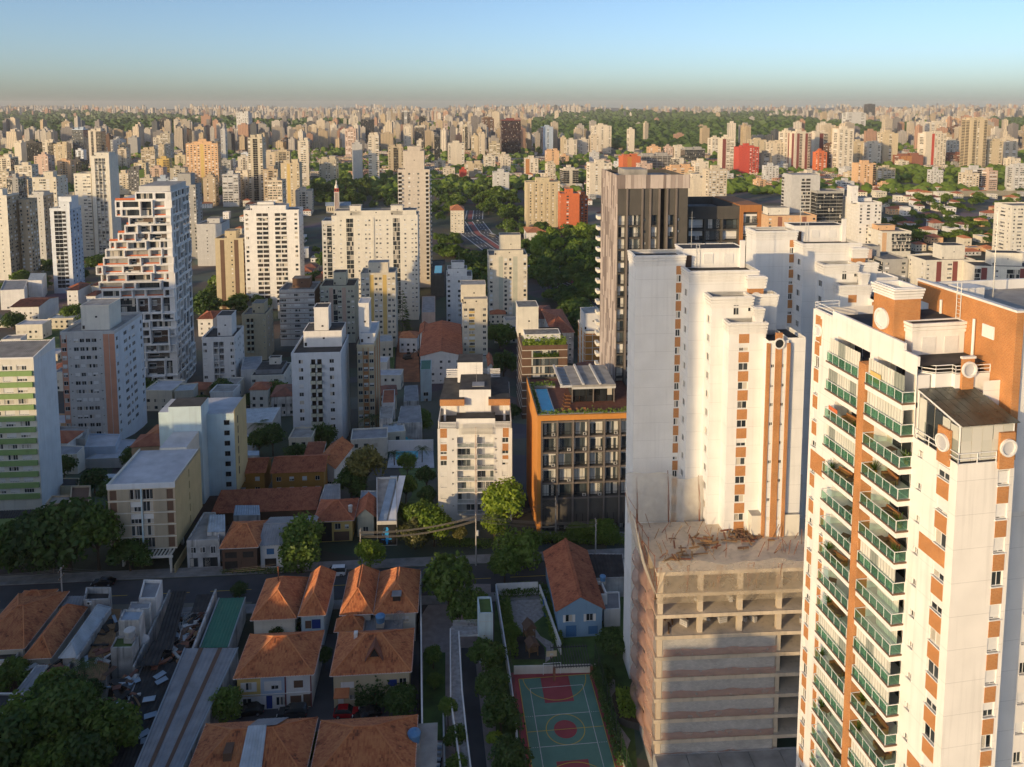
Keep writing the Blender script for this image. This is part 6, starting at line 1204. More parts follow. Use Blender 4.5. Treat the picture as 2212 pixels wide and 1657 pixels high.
rt, W_, D_, h = house('old terracotta house with a thin iron chimney beside the mews entrance', (541, 1341), (640, 1338), (574, 1253), 5.4, 3.0, ridge='y', wallm='pale'); sub(rt, 'chimney', 'rust', lambda q: (q.tube((W_ * .42, D_ * .62, h + 1), (W_ * .42, D_ * .62, h + 5.2), .12, 'rust'), q.tube((W_ * .42, D_ * .62, h + 5.2), (W_ * .42, D_ * .62, h + 5.4), .2, 'rust')))
house('narrow terracotta roofed house with pale blue wall catching sun along its ridge', (644, 1332), (703, 1331), (662, 1240), 6.0, 2.9, ridge='y', wallm='aqua', feats=((.3, 3.3, 1.1, 1.5, 'brown'), (.66, 3.2, 1.6, 1.8, 'door_blue')))
house('terracotta roof with a sunlit left slope right of the mews alley', (734, 1330), (805, 1328), (752, 1238), 5.8, 3.2, ridge='y', wallm='pale')
rt, W_, D_, h = house('terracotta roof edged in white cement beside the tall white boundary wall', (807, 1328), (902, 1325), (808, 1238), 5.8, 3.3, ridge='y', wallm='pale'); sub(rt, 'dormer_window', 'interior', lambda q: (q.box(W_ * .42, W_ * .6, D_ * .12, D_ * .2, h + 1.0, h + 2.4, 'interior'), q.box(W_ * .4, W_ * .62, D_ * .1, D_ * .34, h + 2.4, h + 2.55, 'sheet_grey')))
house('small terracotta annexe with a white wall between the larger roofs', (722, 1366), (783, 1364), (727, 1338), 4.6, 1.6, wallm='white')
rt, W_, D_, h = house('grey corrugated lean-to carrying a satellite dish', (786, 1364), (870, 1362), (790, 1328), 4.0, .5, 'mono', tile='sheet_grey', wallm='grime', sheet=True)
# -- houses left of the ruins
house('broad terracotta roof at the left edge below the street', (-70, 1408), (50, 1405), (22, 1284), 4.6, 2.6, tile='tile_orange', wallm='pale')
house('terracotta roof joined to the silver hipped roof', (47, 1425), (110, 1423), (133, 1316), 4.2, 2.4, ridge='y', wallm='pale')
house('silver ribbed metal hipped roof above the lane', (126, 1423), (166, 1421), (186, 1316), 4.6, 1.7, ridge='y', tile='sheet_pale', wallm='grime', sheet=True)
house('terracotta and sheet roofed workshop at the street corner', (22, 1312), (98, 1308), (38, 1278), 4.4, 1.4, wallm='white')
# -- upper side of the street
house('terracotta double roof with a sunk fanlight above a dark shopfront', (473, 1186), (557, 1184), (490, 1128), 5.6, 2.3, tile='tile_orange', wallm='brown', feats=((.25, .1, 2.6, 2.4, 'interior'), (.75, .1, 2.8, 2.4, 'brown'), (.25, 3.2, 2.4, 1.3, 'interior'), (.75, 3.2, 2.2, 1.3, 'interior')), zb=0)
house('grey sheet roofed shop with a white gabled front', (556, 1180), (672, 1176), (570, 1118), 5.2, 1.6, 'gable', tile='sheet_grey', wallm='white', sheet=True, zb=0, feats=((.2, 3.0, 1.6, 1.3, 'blue_deep'), (.2, .3, 2.4, 1.8, 'interior'), (.6, .2, 3.0, 2.2, 'interior'), (.85, .3, 2.4, 2.0, 'grime')))
house('ochre house with a terracotta roof left of its twin', (473, 1025), (573, 1023), (480, 993), 2.0, 1.9, 'gable', tile='tile_red', wallm='ochre')
house('wider ochre house with a terracotta roof and white blinds', (583, 1023), (702, 1020), (592, 986), 2.0, 2.0, 'gable', tile='tile_red', wallm='ochre')
house('long low red tiled shed behind the shops', (455, 1110), (682, 1106), (457, 1072), 1.6, 1.4, 'mono', tile='tile_red', wallm='brown', wins=False)
house('red tiled roof over a yellow and black house front', (677, 1128), (764, 1126), (694, 1080), 5.0, 2.2, tile='tile_red', wallm='yellow', zb=0, feats=((.6, 2.8, 1.3, 1.4, 'w'), (.85, 2.9, .9, 1.0, 'w'), (.25, .1, 3, 4.4, 'mural_black'), (.7, .1, 3.4, 2.2, 'brown')))
house('narrow sage house with a steep red tiled roof', (767, 1119), (811, 1117), (770, 1082), 4.6, 2.0, 'gable', 'y', tile='tile_red', wallm='sage', zb=0)
house('long terracotta roof with a skylight over a sky blue gabled house', (1201, 1322), (1308, 1320), (1163, 1192), 5.4, 2.6, 'gable', 'y', tile='tile_red', wallm='blue_house', feats=((.25, 3.0, 1.3, 1.4, 'shut'), (.72, 3.0, 1.3, 1.4, 'shut'), (.3, .1, 2.0, 2.2, 'blue_deep'), (.8, .4, 1.8, 1.6, 'blue_deep')))
house('steep red tiled roof beside the tree and cypress', (672, 1010), (730, 1006), (700, 958), 0.0, 2.4, 'gable', 'y', tile='tile_orange', wallm='white', yaw=-8)
house('small red tiled house with a solar panel', (656, 984), (697, 982), (660, 962), -1.0, .8, 'mono', tile='tile_red', wallm='white')
# -- red roofs beyond the white tower
house('terrace of old tiled roofs behind the earth lot', (906, 770), (999, 768), (908, 702), -14.0, 2.2, 'gable', 'y', tile='tile_red', wallm='white')
rt, W_, D_, h = house('tiled row house with tan, yellow and green fronts', (907, 776), (1000, 773), (909, 750), -15.5, 1.6, 'gable', tile='tile_red', wallm='yellow')
house('small tiled house beside the earth lot', (905, 722), (924, 721), (906, 700), -15.0, 1.5, 'gable', 'y', tile='tile_red', wallm='white')
house('red roofed row of three white cottages at the left', (20, 664), (90, 660), (28, 643), -22, 1.8, 'gable', tile='tile_brown', wallm='white')
house('brown roofed cottage among the left hand trees', (142, 628), (172, 626), (150, 614), -24, 1.6, tile='tile_brown', wallm='white'); house('tiled cottage by the slim blue tower', (184, 640), (210, 638), (190, 628), -23, 1.6, tile='tile_brown', wallm='white'); house('tiled villa left of the stacked boxes', (195, 618), (236, 616), (205, 600), -24, 1.7, tile='tile_brown', wallm='pale')
house('terracotta roof of a villa below the orange tower', (1137, 503), (1182, 502), (1140, 490), -26, 2.5, wallm='white', detail=False)
house('red tiled cottage wedged between towers right of the stacked boxes', (425, 690), (462, 688), (430, 672), -22, 1.8, wallm='white', tile='tile_red'); house('tiled house in the shade right of the narrow cream block', (1054, 792), (1066, 791), (1054, 768), -13, 1.4, 'gable', 'y', tile='tile_red', wallm='white'); house('dark tiled roof behind the planted block', (1150, 690), (1200, 688), (1155, 660), -16, 2.0, tile='tile_brown', wallm='grime'); house('red tiled roof behind the planted block', (1192, 720), (1240, 716), (1200, 668), -14, 2.2, tile='tile_red', wallm='grime')
house('tiny chapel like house with a red pyramid roof in the park', (972, 455), (1003, 454), (974, 446), -12, 4.0, wallm='cream', detail=False)
# ---------------------------------------------------------------- trees
def crown_mesh(name, seed, mat, nclump, nleaf, leaf, flat=1.0, spread=.62):
 rnd = random.Random(seed); mb = MB(mat); cl = []
 for i in range(nclump):
  t = rnd.uniform(0, 6.283); ph = math.acos(rnd.uniform(-.35, 1)); r = spread * rnd.uniform(.75, 1.15) * (1 if i else .1)
  cl.append((Vector((r * math.sin(ph) * math.cos(t), r * math.sin(ph) * math.sin(t), r * math.cos(ph) * .85 * flat)), rnd.uniform(.26, .46)))
 per = nleaf // nclump
 for c, cr in cl:
  for i in range(per):
   d = Vector((rnd.gauss(0, 1), rnd.gauss(0, 1), rnd.gauss(.25, 1))).normalized(); p = c + d * cr * rnd.uniform(.62, 1.08); p.z *= .95
   nrm = (d + Vector((rnd.gauss(0, .6), rnd.gauss(0, .6), rnd.gauss(.3, .6)))).normalized(); a = nrm.orthogonal().normalized(); b = nrm.cross(a); th = rnd.uniform(0, 6.28); a, b = a * math.cos(th) + b * math.sin(th), b * math.cos(th) - a * math.sin(th)
   s = leaf * rnd.uniform(.6, 1.35); q = p; mb.face([q - a * s, q - b * s * .55, q + a * s, q + b * s * .55], mat)
 return mb.mesh(name)
CR = {}
for mat in ('leaf_dark', 'leaf_mid', 'leaf_bright', 'leaf_olive'):
 for v in range(3 if mat in ('leaf_dark', 'leaf_mid') else 2): CR[(mat, v)] = crown_mesh('crown', hash(mat) % 97 + v * 13 if False else {'leaf_dark': 3, 'leaf_mid': 21, 'leaf_bright': 40, 'leaf_olive': 55}[mat] + v, mat, 20 + 5 * v, 3000, .085, .9)
for mat in ('leaf_dark', 'leaf_mid', 'leaf_bright'):
 for v in range(2): CR[(mat, 'far', v)] = crown_mesh('crown', 77 + v, mat, 13, 620, .17, .85)
def trunk_mesh(seed):
 rnd = random.Random(seed); mb = MB('bark'); mb.tube((0, 0, -.05), (0, 0, .62), .055, 'bark', .036, 8)
 for i in range(6): t = 6.283 * i / 6 + rnd.uniform(-.4, .4); a = (0, 0, rnd.uniform(.42, .6)); b = (.42 * math.cos(t), .42 * math.sin(t), rnd.uniform(.85, 1.1)); mb.tube(a, b, .028, 'bark', .010, 5); c = (b[0] * 1.5, b[1] * 1.5, b[2] + .12); mb.tube(b, c, .010, 'bark', .004, 4)
 return mb.mesh('trunk')
TR = [trunk_mesh(i) for i in range(3)]
def tree(label, px, py, r, hgt, mat='leaf_mid', group=None, at=None, far=False, name='tree', cat='tree', squash=None):
 g = Vector(at) if at is not None else gnd(px, py); rz = random.uniform(0, 6.28); o = thing(name, label, cat, (g.x, g.y, g.z), rz, group)
 cz = max(r * .75, hgt - r * .85); s = (hgt - cz) / .88 if squash is None else squash
 put('trunk', random.choice(TR), o, (0, 0, 0), 0, sc=(r * 1.0, r * 1.0, cz / 1.0))
 k = (mat, 'far', random.randrange(2)) if far else (mat, random.randrange(3 if mat in ('leaf_dark', 'leaf_mid') else 2))
 put('crown', CR[k], o, (0, 0, cz), 0, sc=(r, r * random.uniform(.88, 1.08), s)); return o
def frond_mesh(seed, n=16, mat='leaf_palm', L=1.0):
 rnd = random.Random(seed); mb = MB(mat)
 for i in range(n):
  t = 6.283 * i / n + rnd.uniform(-.2, .2); up = rnd.uniform(.1, .9); pts = []
  for k in range(7): u = k / 6; pts.append(Vector((math.cos(t) * L * u, math.sin(t) * L * u, L * (up * u - (.55 + .5 * up) * u * u))))
  for k in range(6):
   a, b = pts[k], pts[k + 1]; d = (b - a).normalized(); s = Vector((-math.sin(t), math.cos(t), 0))
   for sg in (-1, 1):
    for j in range(2): p = a.lerp(b, j / 2); e = p + s * sg * L * .22 * (1.1 - .7 * k / 6) + d * L * .12 - Vector((0, 0, L * .10)); mb.face([p, p + d * L * .05, e], mat)
 return mb.mesh('fronds')
FR = [frond_mesh(i) for i in range(2)]
def palm(label, px, py, hgt, r, group=None, at=None, dx=(0,)):
 g = Vector(at) if at is not None else gnd(px, py); o = thing('palm_tree', label, 'palm tree', (g.x, g.y, g.z), random.uniform(0, 6), group)
 mb = MB('bark'); mb.tube((0, 0, 0), (.15, 0, hgt), .17, 'bark', .12, 7); mb.build('trunk', o); put('crown', random.choice(FR), o, (.15, 0, hgt), 0, sc=(r, r, r))
def cone_tree(label, px, py, hgt, r, mat='leaf_dark', tiers=14, cat='conifer', at=None):
 g = Vector(at) if at is not None else gnd(px, py); o = thing('conifer_tree', label, cat, (g.x, g.y, g.z)); mb = MB('bark'); mb.tube((0, 0, 0), (0, 0, hgt), .2, 'bark', .03, 6); mb.build('trunk', o); c = MB(mat); rnd = random.Random(px)
 for k in range(tiers):
  z = hgt * (.12 + .86 * k / tiers); rr = r * (1 - k / tiers) ** .8 + .12
  for i in range(26 if tiers < 20 else 40):
   t = rnd.uniform(0, 6.283); L = rr * rnd.uniform(.6, 1.05); a = Vector((0, 0, z)); b = Vector((L * math.cos(t), L * math.sin(t), z - L * .12 + rnd.uniform(-.3, .5))); s = Vector((-math.sin(t), math.cos(t), .2)) * .22 * (1 + r * .1); c.face([a.lerp(b, .3), a.lerp(b, .75) - s, b, a.lerp(b, .75) + s], mat)
 c.build('crown', o)
NEAR = [  # look and place, foot in the survey picture, crown radius, height, leaf
 ('dark tree at the left edge above the street', 20, 1232, 6.5, 11, 'leaf_dark'), ('broad dark tree second from the left edge on the street', 84, 1236, 8.0, 14, 'leaf_dark'), ('largest broad dark street tree in front of the green banded slab', 152, 1232, 9.0, 16, 'leaf_dark'), ('tall tree with upright clumps left of the beige block', 214, 1232, 6.2, 14.5, 'leaf_mid'), ('low dark tree at the foot of the beige block', 282, 1234, 5.0, 7, 'leaf_dark'), ('dark tree at the street corner beside the leftmost workshop', 118, 1238, 5, 8, 'leaf_dark'),
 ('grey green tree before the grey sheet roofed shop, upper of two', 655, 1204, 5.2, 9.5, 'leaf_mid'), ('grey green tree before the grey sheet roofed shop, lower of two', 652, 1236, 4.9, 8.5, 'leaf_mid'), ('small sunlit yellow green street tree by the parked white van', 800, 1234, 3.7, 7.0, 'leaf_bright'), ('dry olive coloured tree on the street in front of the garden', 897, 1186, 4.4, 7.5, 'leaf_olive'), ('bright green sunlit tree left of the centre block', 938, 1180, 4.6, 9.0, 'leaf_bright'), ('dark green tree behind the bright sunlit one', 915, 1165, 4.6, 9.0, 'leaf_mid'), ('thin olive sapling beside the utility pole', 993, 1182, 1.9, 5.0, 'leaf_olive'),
 ('tall bright green tree between the centre block and the loft building', 1092, 1172, 5.6, 14.5, 'leaf_bright'), ('bright lower bough tree at the loft building corner', 1068, 1180, 3.6, 9.0, 'leaf_bright'), ('large dark green tree on the street right of the utility pole', 1120, 1230, 5.6, 9.5, 'leaf_mid'), ('dark tree on the street above the garden corner', 1090, 1262, 3.6, 7.5, 'leaf_mid'), ('round tree with a sunlit crown on the near pavement', 970, 1310, 5.6, 10.5, 'leaf_mid'), ('tree overhanging the pale blue lift kiosk', 1012, 1352, 4.2, 7.5, 'leaf_mid'),
 ('tall olive green tree behind the narrow sage house', 790, 1075, 5.6, 14, 'leaf_olive'), ('dark round tree at the foot of the tall olive one', 760, 1082, 5.0, 9, 'leaf_dark'), ('upper garden tree right of the mural house', 880, 1040, 3.0, 8.0, 'leaf_mid'), ('middle garden tree right of the mural house', 877, 1092, 3.2, 8.0, 'leaf_mid'), ('lower garden tree right of the mural house', 878, 1130, 2.8, 5.0, 'leaf_mid'), ('dark garden tree against the centre block, upper one', 922, 1070, 2.8, 8.0, 'leaf_dark'), ('dark garden tree against the centre block, lower one', 922, 1110, 2.8, 7.0, 'leaf_dark'),
 ('dense clipped evergreen beside the ramp, nearest the kiosk', 1050, 1460, 3.3, 6.5, 'leaf_dark'), ('dense evergreen beside the ramp, second from the kiosk', 1062, 1520, 3.0, 6.0, 'leaf_dark'), ('round tree between the ramp and the court', 1082, 1585, 3.5, 6.2, 'leaf_dark'), ('dark round tree at the near corner of the court', 1104, 1672, 3.6, 5.5, 'leaf_dark'), ('light green sapling by the ramp at the court', 1072, 1628, 1.6, 3.5, 'leaf_bright'), ('feathery tree beside the ramp wall, upper one', 968, 1570, 1.6, 4.8, 'leaf_mid'), ('feathery tree beside the ramp wall, middle one', 985, 1635, 2.0, 4.8, 'leaf_mid'), ('feathery tree beside the ramp wall at the bottom edge', 990, 1690, 2.0, 4.2, 'leaf_mid'), ('clipped shrub in the narrow lawn, farther one', 936, 1445, 1.9, 4.2, 'leaf_mid'), ('clipped shrub in the narrow lawn, nearer one', 940, 1490, 1.5, 3.0, 'leaf_mid'),
 ('dark bush in front of the ivy covered house', 868, 1545, 3.3, 5.0, 'leaf_dark'), ('light green tree against the long grey roof', 486, 1572, 3.0, 6.2, 'leaf_mid'), ('dark bush between the old terracotta house and the hipped roof', 612, 1382, 3.2, 5.2, 'leaf_dark'), ('lone round dark bush at the street end of the green roof', 517, 1292, 1.9, 3.4, 'leaf_dark'), ('small tree between the two roofs at the bottom edge', 678, 1655, 2.1, 5.0, 'leaf_mid'), ('climbing shrub beside the mews alley', 700, 1445, 1.6, 4.0, 'leaf_dark'), ('shrub at the blue wall of the narrow house', 690, 1372, 1.3, 3.0, 'leaf_mid'),
 ('large dark tree at the bottom left corner', 18, 1690, 6.0, 11, 'leaf_dark'), ('bottom left grove tree beside the corner one', 70, 1640, 5.2, 11, 'leaf_mid'), ('bottom left grove tree under the dark flat roof', 112, 1600, 5.0, 10, 'leaf_dark'), ('tall bottom left grove tree at the ruins', 160, 1640, 5.0, 12, 'leaf_dark'), ('rightmost tree of the bottom left grove', 240, 1655, 5.0, 10, 'leaf_mid'), ('bottom left grove tree at the picture edge, second from right', 196, 1700, 4.6, 9, 'leaf_dark'), ('bottom left grove tree at the picture edge, third from right', 128, 1712, 4.6, 9, 'leaf_mid'), ('upper tree of the bottom left grove by the narrow strip roof', 120, 1545, 3.2, 8, 'leaf_mid'), ('bush at the left edge under the broad terracotta roof', 30, 1495, 3.4, 6.0, 'leaf_mid'), ('dark tree behind the grove beside the ruined wall', 165, 1560, 4.2, 8, 'leaf_dark'),
 ('tree at the foot of the stacked box tower, left one', 303, 868, 6.5, 11, 'leaf_dark'), ('tree at the foot of the stacked box tower, right one', 345, 870, 6.0, 10, 'leaf_mid'), ('dark tree on the side street right of the stacked boxes', 478, 872, 5.5, 11, 'leaf_dark'), ('low spreading tree above the sheet roofed hall', 432, 898, 6.0, 7.5, 'leaf_dark'), ('round tree right of the low yellow block', 596, 872, 6.0, 10, 'leaf_mid'), ('dark tree below the low yellow block', 540, 878, 4.0, 6, 'leaf_dark'), ('dark tree at the foot of the white tower with curved balconies', 695, 976, 5.2, 9.5, 'leaf_dark'), ('low shrub tree at the white tower base', 640, 1000, 4.0, 6.0, 'leaf_dark'), ('dark garden tree by the sheet roofed hall', 590, 985, 4.6, 11, 'leaf_dark'), ('leafy tree left of the palm garden', 560, 985, 4.4, 9, 'leaf_mid'), ('dark tree beside the grey flat roofed house', 291, 1010, 4.0, 7, 'leaf_dark'), ('dark tree among the small left hand roofs', 205, 1065, 4.2, 7, 'leaf_dark'), ('shrub tree behind the green banded slab', 140, 1035, 3.6, 7, 'leaf_dark'), ('tall dark tree between the beige block and the ruins of sheds', 238, 1120, 3.0, 10, 'leaf_dark'),
 ('round tree by the swimming pool behind the sheet roofs', 905, 945, 5.2, 11, 'leaf_mid'), ('very large dark tree right of the narrow cream block', 1080, 752, 9.5, 14, 'leaf_mid'), ('dark tree below the very large one', 1088, 822, 7.5, 14, 'leaf_dark'), ('dark tree behind the loft building terrace', 1108, 905, 3.5, 6, 'leaf_dark'), ('dark round tree by the slim blue tower', 160, 700, 8.0, 13, 'leaf_mid'), ('dark tree left of the stacked boxes', 196, 714, 8.0, 13, 'leaf_dark'), ('spreading tree behind the stacked boxes', 214, 592, 13, 16, 'leaf_dark'), ('dark tree in the left hand cottage gardens', 50, 618, 9, 10, 'leaf_dark'), ('dark tree right of the stacked boxes', 440, 688, 11, 18, 'leaf_dark'), ('dark tree at the vacant grassy lot', 30, 712, 7, 11, 'leaf_dark'), ('tree behind the cottages at the left edge', 88, 622, 8, 10, 'leaf_dark'),
 ('dark tree beside the blue gabled house', 1330, 1415, 3.4, 4.6, 'leaf_dark'), ('hedge tree behind the playground', 1300, 1170, 4.0, 4.5, 'leaf_mid'), ('garden tree under the loft building frontage', 1250, 1166, 3.2, 3.5, 'leaf_mid'), ('bush beside the court fence', 1302, 1480, 2.3, 3.2, 'leaf_dark'), ('wall shrub along the left side of the playground', 1105, 1380, 1.8, 3.0, 'leaf_mid')]
for lb, px, py, r, hh, m in NEAR: tree(lb, px, py, r, hh, m)
for lb, px, py, hh, r in (('tall palm at the upper end of the bottom left grove', 190, 1552, 9, 3.4), ('leftmost palm of the pool garden', 806, 956, 9, 5.0), ('second palm of the pool garden', 846, 962, 8, 4.6), ('third palm of the pool garden', 880, 958, 8, 4.6), ('palm beside the pool, left one', 852, 1006, 4, 2.6), ('palm beside the pool, right one', 912, 1000, 4.5, 3.0), ('small palm over the pool edge', 876, 1008, 4, 2.8), ('palm left of the sheet roofed garden', 563, 958, 7, 4.2), ('thin palm behind the red tiled villas on the right', 1922, 470, 14, 5.0), ('spiky dracaena in the curved planter by the tower', 1346, 1520, 1.2, 1.6), ('yellowish palm crown at the bottom left edge', 72, 1690, 5, 2.4)): palm(lb, px, py, hh, r)
cone_tree('tall dark pine beside the wide cream slab', 870, 722, 27, 7.0); cone_tree('slim dark cypress right of the ochre houses', 710, 1022, 13, 1.1, 'leaf_dark', 26, 'cypress')
# parkland and hillside trees: nothing tells one from another within each stand
def in_poly(x, y, P):
 c = False; j = len(P) - 1
 for i in range(len(P)):
  if (P[i][1] > y) != (P[j][1] > y) and x < (P[j][0] - P[i][0]) * (y - P[i][1]) / (P[j][1] - P[i][1]) + P[i][0]: c = not c
  j = i
 return c
STANDS = [([(1082, 470), (1132, 445), (1135, 520), (1150, 562), (1085, 528)], 12, 'tree right of the avenue behind the cream tower', 'trees right of the avenue', 'leaf_mid', 8, 13),
 ([(1145, 548), (1290, 612), (1290, 660), (1145, 600)], 14, 'tree standing along the lower avenue kerb', 'trees at the avenue kerb', 'leaf_mid', 8, 12),
 ([(480, 560), (720, 480), (716, 600), (700, 660), (560, 690), (440, 690)], 18, 'dark tree between the middle towers', 'trees between the middle towers', 'leaf_dark', 7, 11),
 ([(932, 398), (1060, 392), (1112, 440), (1100, 478), (1062, 470), (1008, 440), (990, 470), (960, 480), (932, 482)], 38, 'park tree in the wood behind the tall beige grey tower', 'trees of the park', 'leaf_mid', 11, 17),
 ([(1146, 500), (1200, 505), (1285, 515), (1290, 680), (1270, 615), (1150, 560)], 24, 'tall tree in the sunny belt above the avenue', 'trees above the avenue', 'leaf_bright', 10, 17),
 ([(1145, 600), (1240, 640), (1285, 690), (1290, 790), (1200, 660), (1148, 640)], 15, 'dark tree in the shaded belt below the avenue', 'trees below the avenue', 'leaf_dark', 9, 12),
 ([(930, 500), (985, 520), (1010, 552), (1055, 565), (1055, 680), (1020, 620), (985, 580), (935, 560)], 17, 'tree between the avenue and the cream tower', 'trees along the avenue', 'leaf_mid', 8, 12),
 ([(668, 420), (760, 398), (858, 400), (858, 455), (780, 452), (700, 452)], 22, 'dark tree in the grove behind the church', 'trees behind the church', 'leaf_dark', 10, 16),
 ([(1880, 372), (2050, 366), (2230, 372), (2230, 420), (2060, 405), (1900, 400)], 28, 'tree on the wooded hillside at the right', 'hillside trees', 'leaf_mid', 9, 12),
 ([(1880, 420), (2000, 425), (2230, 430), (2230, 560), (2130, 540), (2000, 545), (1900, 500)], 38, 'garden tree among the villas at the right', 'garden trees of the villas', 'leaf_mid', 6.5, 9),
 ([(1120, 385), (1280, 385), (1275, 410), (1270, 480), (1180, 470), (1120, 470)], 8, 'tree among the small houses behind the ribbed slab', 'trees behind the ribbed slab', 'leaf_dark', 7, 10),
 ([(0, 560), (200, 560), (240, 600), (200, 640), (0, 640)], 8, 'dark tree in the left hand gardens', 'left hand garden trees', 'leaf_dark', 7, 10)]
for P, n, lb, gr, m, r, hh in STANDS:
 x0, x1, y0, y1 = min(p[0] for p in P), max(p[0] for p in P), min(p[1] for p in P), max(p[1] for p in P); k = 0; tries = 0
 while k < n and tries < 3000:
  tries += 1; x, y = random.uniform(x0, x1), random.uniform(y0, y1)
  if not in_poly(x, y, P): continue
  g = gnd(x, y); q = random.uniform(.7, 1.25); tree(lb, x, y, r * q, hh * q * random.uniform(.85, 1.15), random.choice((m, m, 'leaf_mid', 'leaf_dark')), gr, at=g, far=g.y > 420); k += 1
# the rest of each stand, past counting, as one mass
def rest_of_stands():
 src = [CR[('leaf_mid', 'far', 0)], CR[('leaf_dark', 'far', 1)]]; V = []; Fc = []; Mi = []; rnd = random.Random(4)
 data = [([tuple(v.co) for v in m.vertices]) for m in src]
 for P, n, lb, gr, m, r, hh in STANDS:
  x0, x1, y0, y1 = min(p[0] for p in P), max(p[0] for p in P), min(p[1] for p in P), max(p[1] for p in P); k = 0
  for t in range(2000):
   if k >= n * (3.0 if 'illa' in lb or 'hillside' in lb else 1.3): break
   x, y = rnd.uniform(x0, x1), rnd.uniform(y0, y1)
   if not in_poly(x, y, P): continue
   g = gnd(x, y); s = r * rnd.uniform(.55, 1.0); h = hh * rnd.uniform(.5, .8); i = rnd.randrange(2); c, sn = math.cos(t), math.sin(t); b = len(V)
   V += [(g.x + s * (c * a - sn * d), g.y + s * (sn * a + c * d), g.z + h * .55 + e * h * .6) for a, d, e in data[i]]; nf = len(data[i]) // 4; Fc += [(b + 4 * j, b + 4 * j + 1, b + 4 * j + 2, b + 4 * j + 3) for j in range(nf)]; Mi += [i] * nf; k += 1
 me = bpy.data.meshes.new('undergrowth'); me.from_pydata(V, [], Fc); me.materials.append(MATS['leaf_mid']); me.materials.append(MATS['leaf_dark']); me.polygons.foreach_set('material_index', Mi); me.update(); tag(put('undergrowth', me, kind='stuff'), 'mass of lower trees and shrubs filling the park and hillside woods', 'undergrowth')
rest_of_stands()
# ---------------------------------------------------------------- yards, lots, court, ramp
def patch(name, px, mat, dz=.05, z=0.0): return drape(name, [at_z(x, y, z) for x, y in px], mat, dz)
def gpatch(name, px, mat, dz=.12):
 mb = MB(mat); P = [gnd(x, y) for x, y in px]; c = sum(P, Vector()) / len(P); n = 5
 for i in range(len(P)):
  a, b = P[i], P[(i + 1) % len(P)]
  for k in range(n):                                               # fan in rings so that the patch follows the slope
   t0, t1 = k / n, (k + 1) / n; q = [c.lerp(a, t0), c.lerp(a, t1), c.lerp(b, t1), c.lerp(b, t0)]; q = [(p.x, p.y, TH_(p.x, p.y) + dz) for p in q]
   mb.face(q if k else [q[0], q[1], q[2]], mat)
 return struct(mb.build(name))
def lot(label, px, zt, wallm='grime', roofm='roof_concrete', zb=None, name='building', cat='building', par=.5, feats=(), ribs=False, dark=True):
 """flat roofed low building over four plan corners: front left, front right, back right, back left"""
 P = [at_z(x, y, zt) for x, y in px]; c = sum(P, Vector()) / 4; g = min(TH_(p.x, p.y) for p in P) if zb is None else zb; o = thing(name, label, cat, (P[0].x, P[0].y, g)); L = [p - P[0] for p in P]; h = zt - g; w = MB(wallm); t = .22
 for i in range(4):
  a, b = L[i], L[(i + 1) % 4]; w.face([(a.x, a.y, 0), (b.x, b.y, 0), (b.x, b.y, h), (a.x, a.y, h)], wallm)
  if par:
   d = (b - a).normalized(); n = Vector((-d.y, d.x, 0)); a2, b2 = a + n * t, b + n * t; w.hexa([(a.x, a.y, h - .02), (b.x, b.y, h - .02), (b2.x, b2.y, h - .02), (a2.x, a2.y, h - .02)], [(a.x, a.y, h + par), (b.x, b.y, h + par), (b2.x, b2.y, h + par), (a2.x, a2.y, h + par)], wallm)
 FOOT.append((c.x, c.y, (P[0] - P[2]).length * .5)); w.build('wall', o); r = MB(roofm); q = [(p.x, p.y, h + .02) for p in L]
 if ribs: corr(r, [q[0], q[1], q[2], q[3]], roofm, .55, .08)
 else: r.face(q, roofm)
 r.build('roof', o); d = (L[1] - L[0]); fc = Face((0, 0, 0), d.normalized(), d.length)
 for (u, z, ww, hh, kd) in feats: put_win(o, fc, u * d.length, z, ww, hh, .04, 0, 'frame_white' if kd == 'w' else 'frame_dark', 'glass', 2)
 return o, fc, h
patch('yard', [(395, 1700), (905, 1695), (905, 1370), (700, 1370), (690, 1372), (498, 1520), (470, 1560)], 'asphalt', .03); patch('lot_ground', [(-90, 1460), (500, 1400), (545, 1300), (40, 1310), (-90, 1330)], 'dry_ground', .024); patch('lot_ground', [(-120, 1720), (395, 1720), (498, 1400), (-100, 1450)], 'soil', .028)
patch('lawn', [(914, 1410), (962, 1410), (962, 1600), (914, 1600)], 'grass', .05); patch('driveway', [(955, 1260), (1060, 1262), (1075, 1700), (915, 1700), (910, 1330)], 'paving_pink', .026); patch('driveway', [(996, 1400), (1024, 1400), (1056, 1700), (1003, 1700)], 'asphalt', .04)
patch('pavement', [(1140, 1150), (1360, 1150), (1362, 1172), (1138, 1168)], 'pavement', .16); patch('garden_ground', [(1070, 1262), (1345, 1262), (1380, 1700), (1060, 1700)], 'grass', .022); patch('path', [(1285, 1470), (1310, 1450), (1328, 1470), (1330, 1500), (1322, 1530), (1340, 1570), (1362, 1600), (1355, 1620), (1325, 1585), (1312, 1540), (1316, 1505), (1300, 1480)], 'stone_path', .05)
patch('path', [(1096, 1300), (1170, 1290), (1175, 1330), (1150, 1350), (1168, 1375), (1196, 1390), (1195, 1420), (1178, 1432), (1180, 1400), (1160, 1380), (1130, 1368), (1112, 1350)], 'stone_path', .05); patch('rubber_surface', [(1116, 1372), (1158, 1380), (1176, 1400), (1178, 1425), (1110, 1425)], 'tar', .045)
